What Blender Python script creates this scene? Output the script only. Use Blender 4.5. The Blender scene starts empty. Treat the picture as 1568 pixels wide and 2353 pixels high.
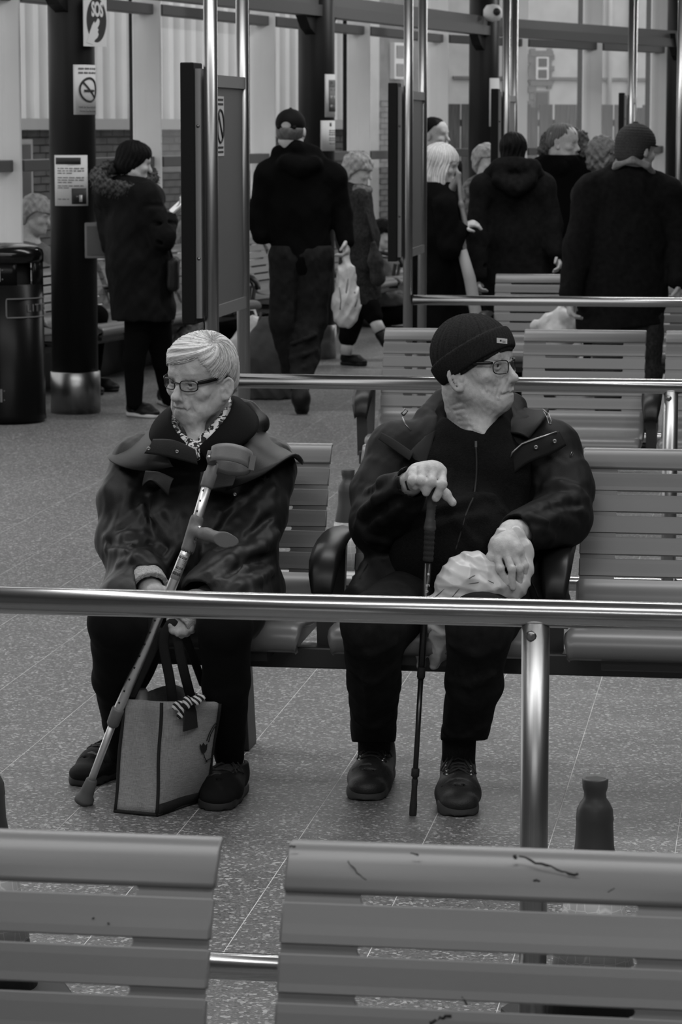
import bpy, bmesh, math, random
import numpy as np
from mathutils import Vector, Matrix
random.seed(7)
SC = bpy.context.scene
COL = SC.collection
# ---------------------------------------------------------------- camera
FPX, CXP, CYP, CAMH = 6600.0, 784.0, 1176.5, 1.7
PITCH = math.atan(886.5 / 6600.0)
cam = bpy.data.cameras.new('camera'); camo = bpy.data.objects.new('camera', cam); COL.objects.link(camo)
cam.sensor_fit = 'VERTICAL'; cam.sensor_height = 36.0; cam.lens = FPX / 2353.0 * 36.0
cam.clip_start = 0.05; cam.clip_end = 400
camo.location = (0, 0, CAMH); camo.rotation_euler = (math.pi / 2 - PITCH, 0, 0)
cam.dof.use_dof = True; cam.dof.focus_distance = 6.4; cam.dof.aperture_fstop = 16.0
SC.camera = camo
# ---------------------------------------------------------------- world, lamps, exposure
w = bpy.data.worlds.new('overcast'); SC.world = w; w.use_nodes = True
w.node_tree.nodes['Background'].inputs[0].default_value = (0.9, 0.9, 0.9, 1)
w.node_tree.nodes['Background'].inputs[1].default_value = 1.9
def area(name, loc, rot, sx, sy, power):
    l = bpy.data.lights.new(name, 'AREA'); l.shape = 'RECTANGLE'; l.size = sx; l.size_y = sy; l.energy = power
    o = bpy.data.objects.new(name, l); o.location = loc; o.rotation_euler = rot; COL.objects.link(o); return o
for lx, ly, lw, ll, lp in ((-2.6, 6.0, 0.3, 5.0, 75), (0.6, 8.3, 4.5, 0.3, 125), (2.6, 5.0, 0.3, 5.0, 75), (-0.8, 12.5, 4.5, 0.3, 110), (1.5, 16.5, 4.5, 0.3, 110), (0.0, 3.2, 4.5, 0.3, 120), (3.2, 21.0, 4.5, 0.3, 170), (5.0, 26.0, 4.5, 0.3, 190), (0.0, -0.5, 4.5, 0.3, 90)):
    area('ceiling_and_fill_light', (lx, ly, 3.85), (0, 0, 0), lw, ll, lp)  # the farthest lamp is a fill added to brighten the right-hand fins
SC.view_settings.view_transform = 'Standard'; SC.view_settings.look = 'None'
SC.view_settings.gamma = 1.0; SC.view_settings.use_curve_mapping = False
SC.view_settings.exposure = -0.35
# ---------------------------------------------------------------- frames
AN = math.atan(0.150)
U = Vector((math.cos(AN), -math.sin(AN), 0)); V = Vector((math.sin(AN), math.cos(AN), 0))
_fw = Vector((0, math.cos(PITCH), -math.sin(PITCH))); _up = Vector((0, math.sin(PITCH), math.cos(PITCH)))
def at(px, py, Y):
    """the point seen at a photograph pixel that stands at depth Y"""
    d = Vector((1, 0, 0)) * ((px - CXP) / FPX) + _up * ((CYP - py) / FPX) + _fw
    return Vector((0, 0, CAMH)) + d * (Y / d.y)
def atz(px, py, z):
    d = Vector((1, 0, 0)) * ((px - CXP) / FPX) + _up * ((CYP - py) / FPX) + _fw
    return Vector((0, 0, CAMH)) + d * ((z - CAMH) / d.z)
# ---------------------------------------------------------------- naming
def tag(o, label=None, cat=None, group=None, kind=None):
    if label: o['label'] = label
    if cat: o['category'] = cat
    if group: o['group'] = group
    if kind: o['kind'] = kind
    return o
def empty(name, loc=(0, 0, 0), rz=0.0, parent=None):
    o = bpy.data.objects.new(name, None); COL.objects.link(o); o.location = loc; o.rotation_euler = (0, 0, rz)
    o.empty_display_size = 0.1
    if parent: o.parent = parent
    return o
def thing(name, label, cat, loc=(0, 0, 0), rz=0.0, group=None):
    return tag(empty(name, loc, rz), label, cat, group)
def link(name, me, mat, parent=None, loc=None, world=False):
    """link a mesh; world=True when its vertices are world coordinates under a placed (unscaled) parent"""
    o = bpy.data.objects.new(name, me); COL.objects.link(o)
    if mat is not None:
        if len(me.materials) == 0: me.materials.append(mat)
    if parent is not None:
        o.parent = parent
        if world:
            m = Matrix.Identity(4); p = parent; chain = []
            while p is not None:
                chain.append(p); p = p.parent
            for p in reversed(chain): m = m @ p.matrix_parent_inverse @ p.matrix_basis
            o.matrix_parent_inverse = m.inverted()
    if loc is not None: o.location = loc
    return o
# ---------------------------------------------------------------- mesh helpers
class MB:
    def __init__(s): s.v = []; s.f = []; s.sm = []
    def add(s, vs, fs, smooth=False):
        b = len(s.v); s.v += [tuple(p) for p in vs]; s.f += [tuple(i + b for i in f) for f in fs]; s.sm += [smooth] * len(fs); return s
    def box(s, c, size, M=None):
        hx, hy, hz = size[0] / 2, size[1] / 2, size[2] / 2
        vs = [Vector((x, y, z)) for x in (-hx, hx) for y in (-hy, hy) for z in (-hz, hz)]
        if M is not None: vs = [M @ p for p in vs]
        vs = [p + Vector(c) for p in vs]
        return s.add(vs, [(0, 1, 3, 2), (4, 6, 7, 5), (0, 4, 5, 1), (2, 3, 7, 6), (0, 2, 6, 4), (1, 5, 7, 3)])
    def bar(s, a, b, wx, wz, up=(0, 0, 1)):
        a = Vector(a); b = Vector(b); d = (b - a).normalized(); upv = Vector(up)
        x = d.cross(upv)
        if x.length < 1e-4: x = d.cross(Vector((0, 1, 0)))
        x.normalize(); z = x.cross(d)
        vs = [p + x * (sx * wx / 2) + z * (sz * wz / 2) for p in (a, b) for sx in (-1, 1) for sz in (-1, 1)]
        return s.add(vs, [(0, 1, 3, 2), (4, 6, 7, 5), (0, 4, 5, 1), (2, 3, 7, 6), (0, 2, 6, 4), (1, 5, 7, 3)])
    def tube(s, pts, r, n=14, caps=True, smooth=True, flat=None):
        """tube along pts, radius scalar or list; flat=(vector, factor) squashes the section"""
        pts = [Vector(p) for p in pts]; m = len(pts)
        rs = r if isinstance(r, (list, tuple)) else [r] * m
        t0 = (pts[1] - pts[0]).normalized()
        ref = Vector((0, 0, 1)) if abs(t0.z) < 0.9 else Vector((1, 0, 0))
        if flat is not None: ref = Vector(flat[0])
        x = (ref - t0 * ref.dot(t0)).normalized(); vs = []
        for i in range(m):
            t = (pts[min(i + 1, m - 1)] - pts[max(i - 1, 0)]).normalized()
            if flat is not None: x = (ref - t * ref.dot(t)).normalized()
            else: x = (x - t * x.dot(t)).normalized()
            y = t.cross(x)
            k = flat[1] if flat is not None else 1.0
            for j in range(n):
                a = 2 * math.pi * j / n
                vs.append(pts[i] + x * (math.cos(a) * rs[i] * k) + y * (math.sin(a) * rs[i]))
        fs = [(i * n + j, i * n + (j + 1) % n, (i + 1) * n + (j + 1) % n, (i + 1) * n + j) for i in range(m - 1) for j in range(n)]
        s.add(vs, fs, smooth)
        if caps:
            b = len(s.v) - m * n
            s.f.append(tuple(b + j for j in range(n))[::-1]); s.sm.append(False)
            s.f.append(tuple(b + (m - 1) * n + j for j in range(n))); s.sm.append(False)
        return s
    def lathe(s, prof, n=24, c=(0, 0, 0), M=None, smooth=True):
        vs = []; c = Vector(c)
        for (r, z) in prof:
            for j in range(n):
                a = 2 * math.pi * j / n; p = Vector((r * math.cos(a), r * math.sin(a), z))
                if M is not None: p = M @ p
                vs.append(p + c)
        m = len(prof)
        fs = [(i * n + j, i * n + (j + 1) % n, (i + 1) * n + (j + 1) % n, (i + 1) * n + j) for i in range(m - 1) for j in range(n)]
        s.add(vs, fs, smooth); b = len(s.v) - m * n
        if prof[0][0] > 1e-5: s.f.append(tuple(b + j for j in range(n))[::-1]); s.sm.append(False)
        if prof[-1][0] > 1e-5: s.f.append(tuple(b + (m - 1) * n + j for j in range(n))); s.sm.append(False)
        return s
    def prism(s, poly, depth_vec, smooth=False):
        """extrude a planar polygon (list of points) along a vector"""
        n = len(poly); poly = [Vector(p) for p in poly]; d = Vector(depth_vec)
        vs = poly + [p + d for p in poly]
        fs = [tuple(range(n))[::-1], tuple(range(n, 2 * n))] + [(i, (i + 1) % n, n + (i + 1) % n, n + i) for i in range(n)]
        return s.add(vs, fs, smooth)
    def sheet(s, rows, thick=0.0, smooth=True, closed=False):
        """grid of points (list of rows); thick adds a back side along the normals"""
        R = len(rows); C = len(rows[0]); P = [[Vector(p) for p in r] for r in rows]
        if thick == 0.0:
            return s.add([p for r in P for p in r], [(i * C + j, i * C + j + 1, (i + 1) * C + j + 1, (i + 1) * C + j) for i in range(R - 1) for j in range(C - 1)], smooth)
        N = [[None] * C for _ in range(R)]
        for i in range(R):
            for j in range(C):
                a = P[min(i + 1, R - 1)][j] - P[max(i - 1, 0)][j]; b = P[i][min(j + 1, C - 1)] - P[i][max(j - 1, 0)]
                n = a.cross(b); N[i][j] = n.normalized() if n.length > 1e-9 else Vector((0, 0, 1))
        vs = [p for r in P for p in r] + [P[i][j] + N[i][j] * thick for i in range(R) for j in range(C)]
        o = R * C
        fs = [(i * C + j, i * C + j + 1, (i + 1) * C + j + 1, (i + 1) * C + j) for i in range(R - 1) for j in range(C - 1)]
        fs += [tuple(o + k for k in f[::-1]) for f in fs]
        for i in range(R - 1):
            fs.append((i * C, (i + 1) * C, o + (i + 1) * C, o + i * C)); k = C - 1
            fs.append((i * C + k, o + i * C + k, o + (i + 1) * C + k, (i + 1) * C + k))
        for j in range(C - 1):
            fs.append((j, o + j, o + j + 1, j + 1)); k = (R - 1) * C
            fs.append((k + j, k + j + 1, o + k + j + 1, o + k + j))
        return s.add(vs, fs, smooth)
    def mesh(s, name='m'):
        me = bpy.data.meshes.new(name); me.from_pydata([tuple(p) for p in s.v], [], s.f)
        me.polygons.foreach_set('use_smooth', s.sm); me.update()
        bm = bmesh.new(); bm.from_mesh(me); bmesh.ops.recalc_face_normals(bm, faces=bm.faces); bm.to_mesh(me); bm.free()
        return me
    def build(s, name, mat, parent=None, world=False, loc=None):
        return link(name, s.mesh(name), mat, parent, loc, world)
def bevel(o, wdt=0.004, seg=2):
    m = o.modifiers.new('bevel', 'BEVEL'); m.width = wdt; m.segments = seg; m.limit_method = 'ANGLE'; m.angle_limit = math.radians(40)
    return o
def copy_of(src, parent=None, loc=None, rz=None, label=None, group=None):
    o = src.copy(); COL.objects.link(o); o.parent = parent
    if loc is not None: o.location = loc
    if rz is not None: o.rotation_euler = (0, 0, rz)
    if label: o['label'] = label
    if group: o['group'] = group
    return o
def copy_tree(o, parent=None, kids=None):
    c = o.copy(); COL.objects.link(c); c.parent = parent
    for ch in (o.children if kids is None else kids): copy_tree(ch, c)
    return c
def text_mesh(txt, size, depth=0.0008, bold=0.0, align='CENTER', spacing=1.0):
    cu = bpy.data.curves.new('lettering', 'FONT'); cu.body = txt; cu.size = size; cu.extrude = depth / 2; cu.offset = bold
    cu.align_x = align; cu.align_y = 'CENTER'; cu.space_character = spacing; cu.resolution_u = 3
    o = bpy.data.objects.new('lettering', cu); COL.objects.link(o)
    dg = bpy.context.evaluated_depsgraph_get(); me = bpy.data.meshes.new_from_object(o.evaluated_get(dg))
    bpy.data.objects.remove(o); bpy.data.curves.remove(cu); me.materials.clear(); return me
# ---------------------------------------------------------------- materials
def mat(name, g, rough=0.6, metal=0.0, noise=0.0, scale=40.0, bump=0.0, bscale=None, spec=None, detail=4.0, coat=0.0, stretch=None, sheen=0.0):
    m = bpy.data.materials.new(name); m.use_nodes = True; nt = m.node_tree; b = nt.nodes['Principled BSDF']
    b.inputs['Base Color'].default_value = (g, g, g, 1); b.inputs['Roughness'].default_value = rough; b.inputs['Metallic'].default_value = metal
    if spec is not None: b.inputs['Specular IOR Level'].default_value = spec
    if coat: b.inputs['Coat Weight'].default_value = coat; b.inputs['Coat Roughness'].default_value = 0.15
    if sheen: b.inputs['Sheen Weight'].default_value = sheen; b.inputs['Sheen Roughness'].default_value = 0.5
    if noise or bump:
        tc = nt.nodes.new('ShaderNodeTexCoord'); src = tc.outputs['Object']
        if stretch:
            mp = nt.nodes.new('ShaderNodeMapping'); mp.inputs['Scale'].default_value = stretch; nt.links.new(src, mp.inputs['Vector']); src = mp.outputs[0]
        n = nt.nodes.new('ShaderNodeTexNoise'); n.inputs['Scale'].default_value = scale; n.inputs['Detail'].default_value = detail
        nt.links.new(src, n.inputs['Vector'])
        if noise:
            r = nt.nodes.new('ShaderNodeMapRange'); r.inputs['From Min'].default_value = 0.25; r.inputs['From Max'].default_value = 0.75
            r.inputs['To Min'].default_value = max(0, g * (1 - noise)); r.inputs['To Max'].default_value = g * (1 + noise)
            nt.links.new(n.outputs['Fac'], r.inputs['Value']); nt.links.new(r.outputs[0], b.inputs['Base Color'])
        if bump:
            n2 = n
            if bscale:
                n2 = nt.nodes.new('ShaderNodeTexNoise'); n2.inputs['Scale'].default_value = bscale; n2.inputs['Detail'].default_value = detail
                nt.links.new(src, n2.inputs['Vector'])
            bp = nt.nodes.new('ShaderNodeBump'); bp.inputs['Strength'].default_value = bump; bp.inputs['Distance'].default_value = 0.004
            nt.links.new(n2.outputs['Fac'], bp.inputs['Height']); nt.links.new(bp.outputs[0], b.inputs['Normal'])
    return m
def glass_mat(name, tint=0.9, refl=0.08, rough=0.02):
    m = bpy.data.materials.new(name); m.use_nodes = True; nt = m.node_tree; nt.nodes.clear()
    o = nt.nodes.new('ShaderNodeOutputMaterial'); mx = nt.nodes.new('ShaderNodeMixShader'); t = nt.nodes.new('ShaderNodeBsdfTransparent'); g = nt.nodes.new('ShaderNodeBsdfGlossy')
    t.inputs[0].default_value = (tint, tint, tint, 1); g.inputs['Roughness'].default_value = rough; mx.inputs[0].default_value = refl
    nt.links.new(t.outputs[0], mx.inputs[1]); nt.links.new(g.outputs[0], mx.inputs[2]); nt.links.new(mx.outputs[0], o.inputs[0]); return m
M = {}
M['steel'] = mat('brushed steel', 0.42, 0.2, 1.0, 0.10, 6.0, stretch=(0.4, 60, 60))
M['steel_v'] = mat('brushed steel upright', 0.30, 0.33, 1.0, 0.08, 6.0, stretch=(60, 60, 0.1))
M['seat'] = mat('grey powder coat', 0.125, 0.36, 0.0, 0.06, 3.0, bump=0.03, bscale=900.0, spec=0.5)
M['seat_dark'] = mat('dark grey bracket paint', 0.035, 0.45)
M['blackplastic'] = mat('black arm plastic', 0.010, 0.38, spec=0.3)
M['column'] = mat('black column paint', 0.008, 0.45, noise=0.15, scale=3.0, spec=0.25)
M['matte_black'] = mat('matte black metal', 0.006, 0.6, spec=0.12)
M['darkgrey'] = mat('dark grey frame paint', 0.07, 0.5)
M['midgrey'] = mat('mid grey frame paint', 0.16, 0.5)
M['fin'] = mat('pale fin paint', 0.74, 0.6, noise=0.05, scale=2.0)
M['paper'] = mat('notice paper', 0.62, 0.7)
M['ink'] = mat('black ink', 0.02, 0.7)
M['greyink'] = mat('grey ink', 0.16, 0.7)
M['glass'] = glass_mat('facade glass', 0.97, 0.04)
M['rubber'] = mat('grey rubber', 0.09, 0.75)
M['white'] = mat('white plastic', 0.7, 0.5)
# ================================================================ floor: 300 mm terrazzo tiles
def terrazzo():
    m = bpy.data.materials.new('terrazzo tile'); m.use_nodes = True; nt = m.node_tree; b = nt.nodes['Principled BSDF']
    g = nt.nodes.new('ShaderNodeNewGeometry')
    def vor(scale, lo, hi):
        v = nt.nodes.new('ShaderNodeTexVoronoi'); v.inputs['Scale'].default_value = scale; nt.links.new(g.outputs['Position'], v.inputs['Vector'])
        sp = nt.nodes.new('ShaderNodeSeparateColor'); nt.links.new(v.outputs['Color'], sp.inputs[0])
        r = nt.nodes.new('ShaderNodeMapRange'); r.inputs['From Min'].default_value = lo; r.inputs['From Max'].default_value = hi; r.clamp = True
        nt.links.new(sp.outputs[0], r.inputs['Value']); return r.outputs[0], v
    a, va = vor(135.0, 0.78, 0.97); c, vc = vor(290.0, 0.72, 1.0); d_, vd = vor(170.0, 0.86, 0.9)
    n = nt.nodes.new('ShaderNodeTexNoise'); n.inputs['Scale'].default_value = 0.9; n.inputs['Detail'].default_value = 5; nt.links.new(g.outputs['Position'], n.inputs['Vector'])
    def mth(op, x, y):
        q = nt.nodes.new('ShaderNodeMath'); q.operation = op
        for i, z in enumerate((x, y)):
            if isinstance(z, (int, float)): q.inputs[i].default_value = z
            else: nt.links.new(z, q.inputs[i])
        return q.outputs[0]
    base = mth('MULTIPLY_ADD', n.outputs['Fac'], 0.05); 
    q = base.node; q.inputs[2].default_value = 0.092
    s = mth('ADD', base, mth('MULTIPLY', a, 0.24)); s = mth('ADD', s, mth('MULTIPLY', c, 0.10)); s = mth('SUBTRACT', s, mth('MULTIPLY', d_, 0.045))
    s = mth('MAXIMUM', s, 0.03)
    nt.links.new(s, b.inputs['Base Color']); b.inputs['Roughness'].default_value = 0.42; b.inputs['Specular IOR Level'].default_value = 0.22
    n2 = nt.nodes.new('ShaderNodeTexNoise'); n2.inputs['Scale'].default_value = 2.5; nt.links.new(g.outputs['Position'], n2.inputs['Vector'])
    r2 = nt.nodes.new('ShaderNodeMapRange'); r2.inputs['To Min'].default_value = 0.34; r2.inputs['To Max'].default_value = 0.6
    nt.links.new(n2.outputs['Fac'], r2.inputs['Value']); nt.links.new(r2.outputs[0], b.inputs['Roughness'])
    return m
M['tile'] = terrazzo(); M['grout'] = mat('pale grout', 0.52, 0.8, noise=0.4, scale=8.0)
TS = 0.30
T0 = atz(692, 1921, 0)                       # a joint crossing read off the photograph
uv0 = (T0.dot(U), atz(560, 2075, 0).dot(V))
fl = MB()
def W(u, v, z=0.0): return U * u + V * v + Vector((0, 0, z))
fl.add([W(-9, -2, -0.0006), W(12, -2, -0.0006), W(12, 34, -0.0006), W(-9, 34, -0.0006)], [(0, 1, 2, 3)])
floor = fl.build('floor', M['grout']); tag(floor, 'grey terrazzo tile floor with pale joints', kind='structure')
g = 0.0022; tz = 0.0; tb = -0.012; ch = 0.0004
tm = MB(); h = TS / 2 - g * 0.5; hv = TS / 2 - g * 0.15
tm.add([(-h, -hv, tb), (h, -hv, tb), (h, hv, tb), (-h, hv, tb), (-h, -hv, tz - ch), (h, -hv, tz - ch), (h, hv, tz - ch), (-h, hv, tz - ch),
        (-h + ch, -hv + ch, tz), (h - ch, -hv + ch, tz), (h - ch, hv - ch, tz), (-h + ch, hv - ch, tz)],
       [(0, 1, 5, 4), (1, 2, 6, 5), (2, 3, 7, 6), (3, 0, 4, 7), (4, 5, 9, 8), (5, 6, 10, 9), (6, 7, 11, 10), (7, 4, 8, 11), (8, 9, 10, 11)])
tile_me = tm.mesh('tile'); tile_me.materials.append(M['tile'])
def frame_px(p):
    d = p - Vector((0, 0, CAMH)); z = d.dot(_fw)
    if z < 0.2: return None
    return CXP + FPX * d.x / z, CYP - FPX * d.dot(_up) / z, z
near = []; rest = []
for i in range(-28, 42):
    for j in range(-26, 92):
        c = W(uv0[0] + (i + 0.5) * TS, uv0[1] + (j + 0.5) * TS)
        if c.y < 2 or c.y > 31: continue
        if c.x < -2.9 + 0.33 * (c.y - 18.4) - 0.0: continue
        p = frame_px(c)
        if p and -220 < p[0] < 1790 and -200 < p[1] < 2500: near.append((p[2], c))
        elif p: rest.append(c)
near.sort(key=lambda t: t[0])
for k, (d, c) in enumerate(near[:300]):
    t = link('tile', tile_me, None, floor); t.location = c; t.rotation_euler = (0, 0, -AN)
tf = MB(); cz = 0.0
for c in [c for _, c in near[300:]] + rest:
    p = [c + U * sx * h + V * sy * hv for sx, sy in ((-1, -1), (1, -1), (1, 1), (-1, 1))]
    q = [a + Vector((0, 0, -0.004)) for a in p]
    tf.add(q + p, [(4, 5, 6, 7), (0, 1, 5, 4), (1, 2, 6, 5), (2, 3, 7, 6), (3, 0, 4, 7)])
tag(tf.build('tile_field', M['tile'], floor), kind='stuff')
# ================================================================ glazed facade
FK = []                                        # (right edge pixel, pixel per metre)
for x in (55, 375, 635, 850, 1028): FK.append((x, 0.1219 * (3000 - x)))
for x in (1208, 1377, 1530, 1672): FK.append((x, 240 * (5000 - x) / 3970.0))
FIN = [Vector(((x - CXP) / s, FPX / s, 0)) for x, s in FK]
FIN = [2 * FIN[0] - FIN[1]] + FIN
finw = 0.20; ZT, ZM, ZB = 2.52, 1.45, 0.34
M['sill'] = mat('grey sill paint', 0.11, 0.5)
for k in range(len(FIN) - 1):
    a, b = FIN[k], FIN[k + 1]; d = (b - a).normalized(); nrm = Vector((d.y, -d.x, 0))      # towards the hall
    wn = tag(empty('window_%d' % (k + 1), (a.x, a.y, 0)), 'tall glazed bay with pale fin and grey transoms', kind='structure')
    # pale fin stands square to the viewer's side of the bay, its dark mullion behind the left edge
    o = MB(); o.box(a + Vector((-finw / 2, 0, 1.97)), (finw, 0.07, 3.94)); bevel(o.build('fin', M['fin'], wn, world=True), 0.006)
    o = MB(); o.bar(a + Vector((-finw + 0.0, 0.16, 0)), a + Vector((-finw, 0.16, 3.94)), 0.045, 0.09, up=d); o.build('mullion', M['matte_black'], wn, world=True)
    A = a + nrm * (-0.05) + d * 0.04 ; B = b + Vector((-finw * 0.35, 0, 0)) - nrm * 0.02
    for nm, z, hh in (('transom', ZT, 0.075), ('transom', ZM, 0.075), ('sill', ZB, 0.09)):
        o = MB(); o.bar(A + Vector((0, 0, z)), B + Vector((0, 0, z)), 0.10, hh); bevel(o.build(nm, M['darkgrey'] if z > 1 else M['sill'], wn, world=True), 0.006)
    for z0, z1 in ((ZB, ZM), (ZM, ZT), (ZT, 3.94)):
        o = MB(); o.bar(A + Vector((0, 0, (z0 + z1) / 2)) , B + Vector((0, 0, (z0 + z1) / 2)), 0.012, z1 - z0 - 0.07); o.build('pane', M['glass'], wn, world=True)
    o = MB(); o.bar(A + Vector((0, 0, ZB / 2)), B + Vector((0, 0, ZB / 2)), 0.06, ZB); o.build('kick_panel', M['seat_dark'], wn, world=True)
cl = MB(); zc = 3.95
cl.prism([Vector((x, y, zc)) for x, y in ((-6, -3), (9, -3), (9, 33), (FIN[-1].x, FIN[-1].y + .3), (FIN[5].x, FIN[5].y + .3), (FIN[1].x, FIN[1].y + .3), (-6, FIN[1].y - 10))], (0, 0, 0.2))
tag(cl.build('ceiling', mat('grey ceiling', 0.4, 0.8)), 'unseen grey soffit added over the waiting hall to block the sky', kind='structure')  # out of view; added to keep sky light off the hall
wb = MB(); wb.box((1.5, -3.2, 1.97), (15, 0.2, 3.94)); tag(wb.build('added_wall_back', mat('added back wall', 0.14, 0.7)), 'unseen dark wall added behind the camera to darken reflections', kind='structure')  # out of view; added so the steel reflects something dark
for nm, x, y0, y1 in (('added_wall_left', -6.0, -3.1, 9.0), ('added_wall_right', 9.0, -3.1, 33.0)):  # unseen walls added to cut sky light from the sides and deepen blacks
    wl_ = MB(); wl_.box((x, (y0 + y1) / 2, 1.97), (0.2, y1 - y0, 3.94)); tag(wl_.build(nm, mat('added side wall', 0.16, 0.7)), 'unseen dark side wall added to block sky light', kind='structure')
# ================================================================ steel columns and the beam they carry
def column(px, Y, label, R=0.133, skirt=True):
    p = at(px, 600, Y); c = thing('steel_column', label, 'column', (p.x, p.y, 0), 0, 'columns along the glazed wall')
    o = MB(); o.lathe([(R, 0.0 if not skirt else 0.24), (R, 3.94)], 36); o.build('shaft', M['column'], c)
    if skirt:
        o = MB(); o.lathe([(R + 0.012, 0), (R + 0.012, 0.245), (R + 0.004, 0.25)], 36); o.build('steel_skirt', M['steel_v'], c)
    o = MB(); pr = [(0, 0, 2.62), (0, 0, 2.34), (0.16, 0, 2.40), (0.28, 0, 2.50), (0.34, 0, 2.62)]
    for s in (-1, 1):
        dd = (FIN[4] - FIN[1]).normalized(); pts = [dd * (s * (x + R * 0.6)) + Vector((0, 0, z)) for x, y, z in pr]
        o.prism([q - Vector((dd.y, -dd.x, 0)) * 0.04 for q in pts], Vector((dd.y, -dd.x, 0)) * 0.08)
    o.build('haunch_bracket', M['column'], c)
    return c
C1 = column(170, 17.15, 'black round column with steel skirt behind the litter bin', 0.138)
C2 = column(728, 21.2, 'black round column behind the man in a black cap')
C3 = column(1110, 25.6, 'black round column behind the blonde woman')
C4 = column(1556, 29.5, 'black round column past the bobble of the knitted hat', 0.133)
cp = [Vector(c.location) for c in (C1, C2, C3, C4)]
bt = thing('roof_beam', 'long dark grey steel beam running between the black columns', 'beam', cp[0])
for a, b in zip(cp[:-1], cp[1:]):
    o = MB(); zz = Vector((0, 0, 2.575)); o.bar(a + zz, b + zz, 0.12, 0.15); o.build('beam_span', M['darkgrey'], bt, world=True)
    o = MB(); zz = Vector((0, 0, 2.53)); n_ = (b - a).normalized(); o.bar(a + zz + Vector((n_.y, -n_.x, 0)) * 0.02, b + zz + Vector((n_.y, -n_.x, 0)) * 0.02, 0.13, 0.08); o.build('lower_flange', M['seat_dark'], bt, world=True)
# round white security camera dome on the third column
dome = thing('dome_camera', 'round white camera housing on a black column beside the beam', 'camera', at(1133, 28, 25.3))
o = MB(); o.lathe([(0.0, 0.07), (0.055, 0.06), (0.082, 0.02), (0.082, -0.03), (0.06, -0.07), (0.0, -0.085)], 20); o.build('housing', M['white'], dome)
o = MB(); o.lathe([(0.0, 0.03), (0.03, 0.02), (0.034, 0)], 14, c=(0.03, -0.075, 0.0), M=Matrix.Rotation(math.pi / 2, 3, 'X')); o.build('lens', M['ink'], dome)
# ================================================================ outside
M['asphalt'] = mat('asphalt', 0.12, 0.9, noise=0.3, scale=20)
gd = MB(); gd.add([(-40, 14, -0.16), (60, 14, -0.16), (60, 120, -0.16), (-40, 120, -0.16)], [(0, 1, 2, 3)])
tag(gd.build('ground_outside', M['asphalt']), 'dark tarmac yard outside the glass wall', 'ground', kind='structure')
M['clad'] = mat('pale profiled cladding', 0.70, 0.5, noise=0.08, scale=1.5)
M['band'] = mat('cladding trim', 0.35, 0.6)
M['brick'] = mat('dark brick', 0.085, 0.9, noise=0.45, scale=5.0)
M['brick2'] = mat('pale weathered brick', 0.15, 0.9, noise=0.4, scale=5.0)
M['mortar'] = mat('mortar', 0.22, 0.95)
M['darkglass'] = mat('dark window glass', 0.03, 0.15)
M['stone'] = mat('pale house render', 0.50, 0.9, noise=0.12, scale=4.0)
M['quoin'] = mat('grey dressed stone', 0.17, 0.9, noise=0.2, scale=9.0)
M['slate'] = mat('dark slate roof', 0.09, 0.8, noise=0.3, scale=6.0)
M['timber'] = mat('weathered fence board', 0.075, 0.9, noise=0.5, scale=6.0, stretch=(6, 6, 0.6))
def shed(name, label, p0, p1, ztop, zlap, pitch=0.235):
    p0 = Vector((p0[0], p0[1], 0)); p1 = Vector((p1[0], p1[1], 0)); L = (p1 - p0).length; d = (p1 - p0) / L; n = Vector((d.y, -d.x, 0))
    t = thing(name, label, 'building', p0)
    rows = [[], []]; x = 0.0
    while x < L:
        for xx, h in ((0, 0), (0.42, 0), (0.52, 0.10), (0.90, 0.10)):
            q = p0 + d * (x + xx * pitch) + n * h
            rows[0].append(q + Vector((0, 0, zlap))); rows[1].append(q + Vector((0, 0, ztop)))
        x += pitch
    o = MB(); o.sheet(rows, smooth=False); o.build('cladding', M['clad'], t, world=True)
    o = MB(); o.bar(p0 + n * 0.09 + Vector((0, 0, zlap)), p1 + n * 0.09 + Vector((0, 0, zlap)), 0.16, 0.11); o.build('drip_trim', M['band'], t, world=True)
    o = MB(); o.bar(p0 - n * 1.5 + Vector((0, 0, ztop / 2)), p1 - n * 1.5 + Vector((0, 0, ztop / 2)), 2.9, ztop); o.build('carcass', M['mortar'], t, world=True)
    return t, d, n, L
def brickwork(parent, p0, d, n, L, z0, z1, limit, mt, phase=0.0):
    bl, bh, bd, j = 0.215, 0.065, 0.06, 0.011
    bm_ = MB(); bm_.box((0, 0, 0), (bl, bd, bh)); me = bm_.mesh('brick'); me.materials.append(mt)
    rz = math.atan2(d.y, d.x); cnt = 0; rest = MB(); k = 0; z = z0 + bh / 2
    M3 = Matrix.Rotation(rz, 3, 'Z')
    while z < z1:
        x = -(bl / 2) * (k % 2) + phase
        while x < L:
            c = p0 + d * (x + bl / 2) + n * (0.0 + random.uniform(0, 0.008)) + Vector((0, 0, z)); pp = frame_px(c)
            vis = pp and -20 < pp[0] < 1588 and -20 < pp[1] < 700 and any(abs(pp[0] - q) < 60 for q in VISB)
            if vis and cnt < limit:
                b = link('brick', me, None, parent); b.parent = parent; b.location = c - Vector(parent.location); b.rotation_euler = (0, 0, rz); cnt += 1
            else: rest.box(c, (bl, bd, bh), M3)
            x += bl + j
        z += bh + j; k += 1
    if rest.v: tag(rest.build('brick_field', mt, parent, world=True), kind='stuff')
    return cnt
VISB = (85, 400, 610, 880)
sa = at(-150, 290, 27.0); sb = at(800, 290, 34.5)
S, d, n, L = shed('clad_shed', 'pale profiled metal shed with brick base outside the glass', (sa.x, sa.y), (sb.x, sb.y), 4.6, 1.72)
p0 = Vector((sa.x, sa.y, 0))
o = MB(); o.bar(p0 - n * 0.10 + Vector((0, 0, 0.85)), p0 + d * L - n * 0.10 + Vector((0, 0, 0.85)), 0.2, 1.7); o.build('mortar_bed', M['mortar'], S, world=True)
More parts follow.
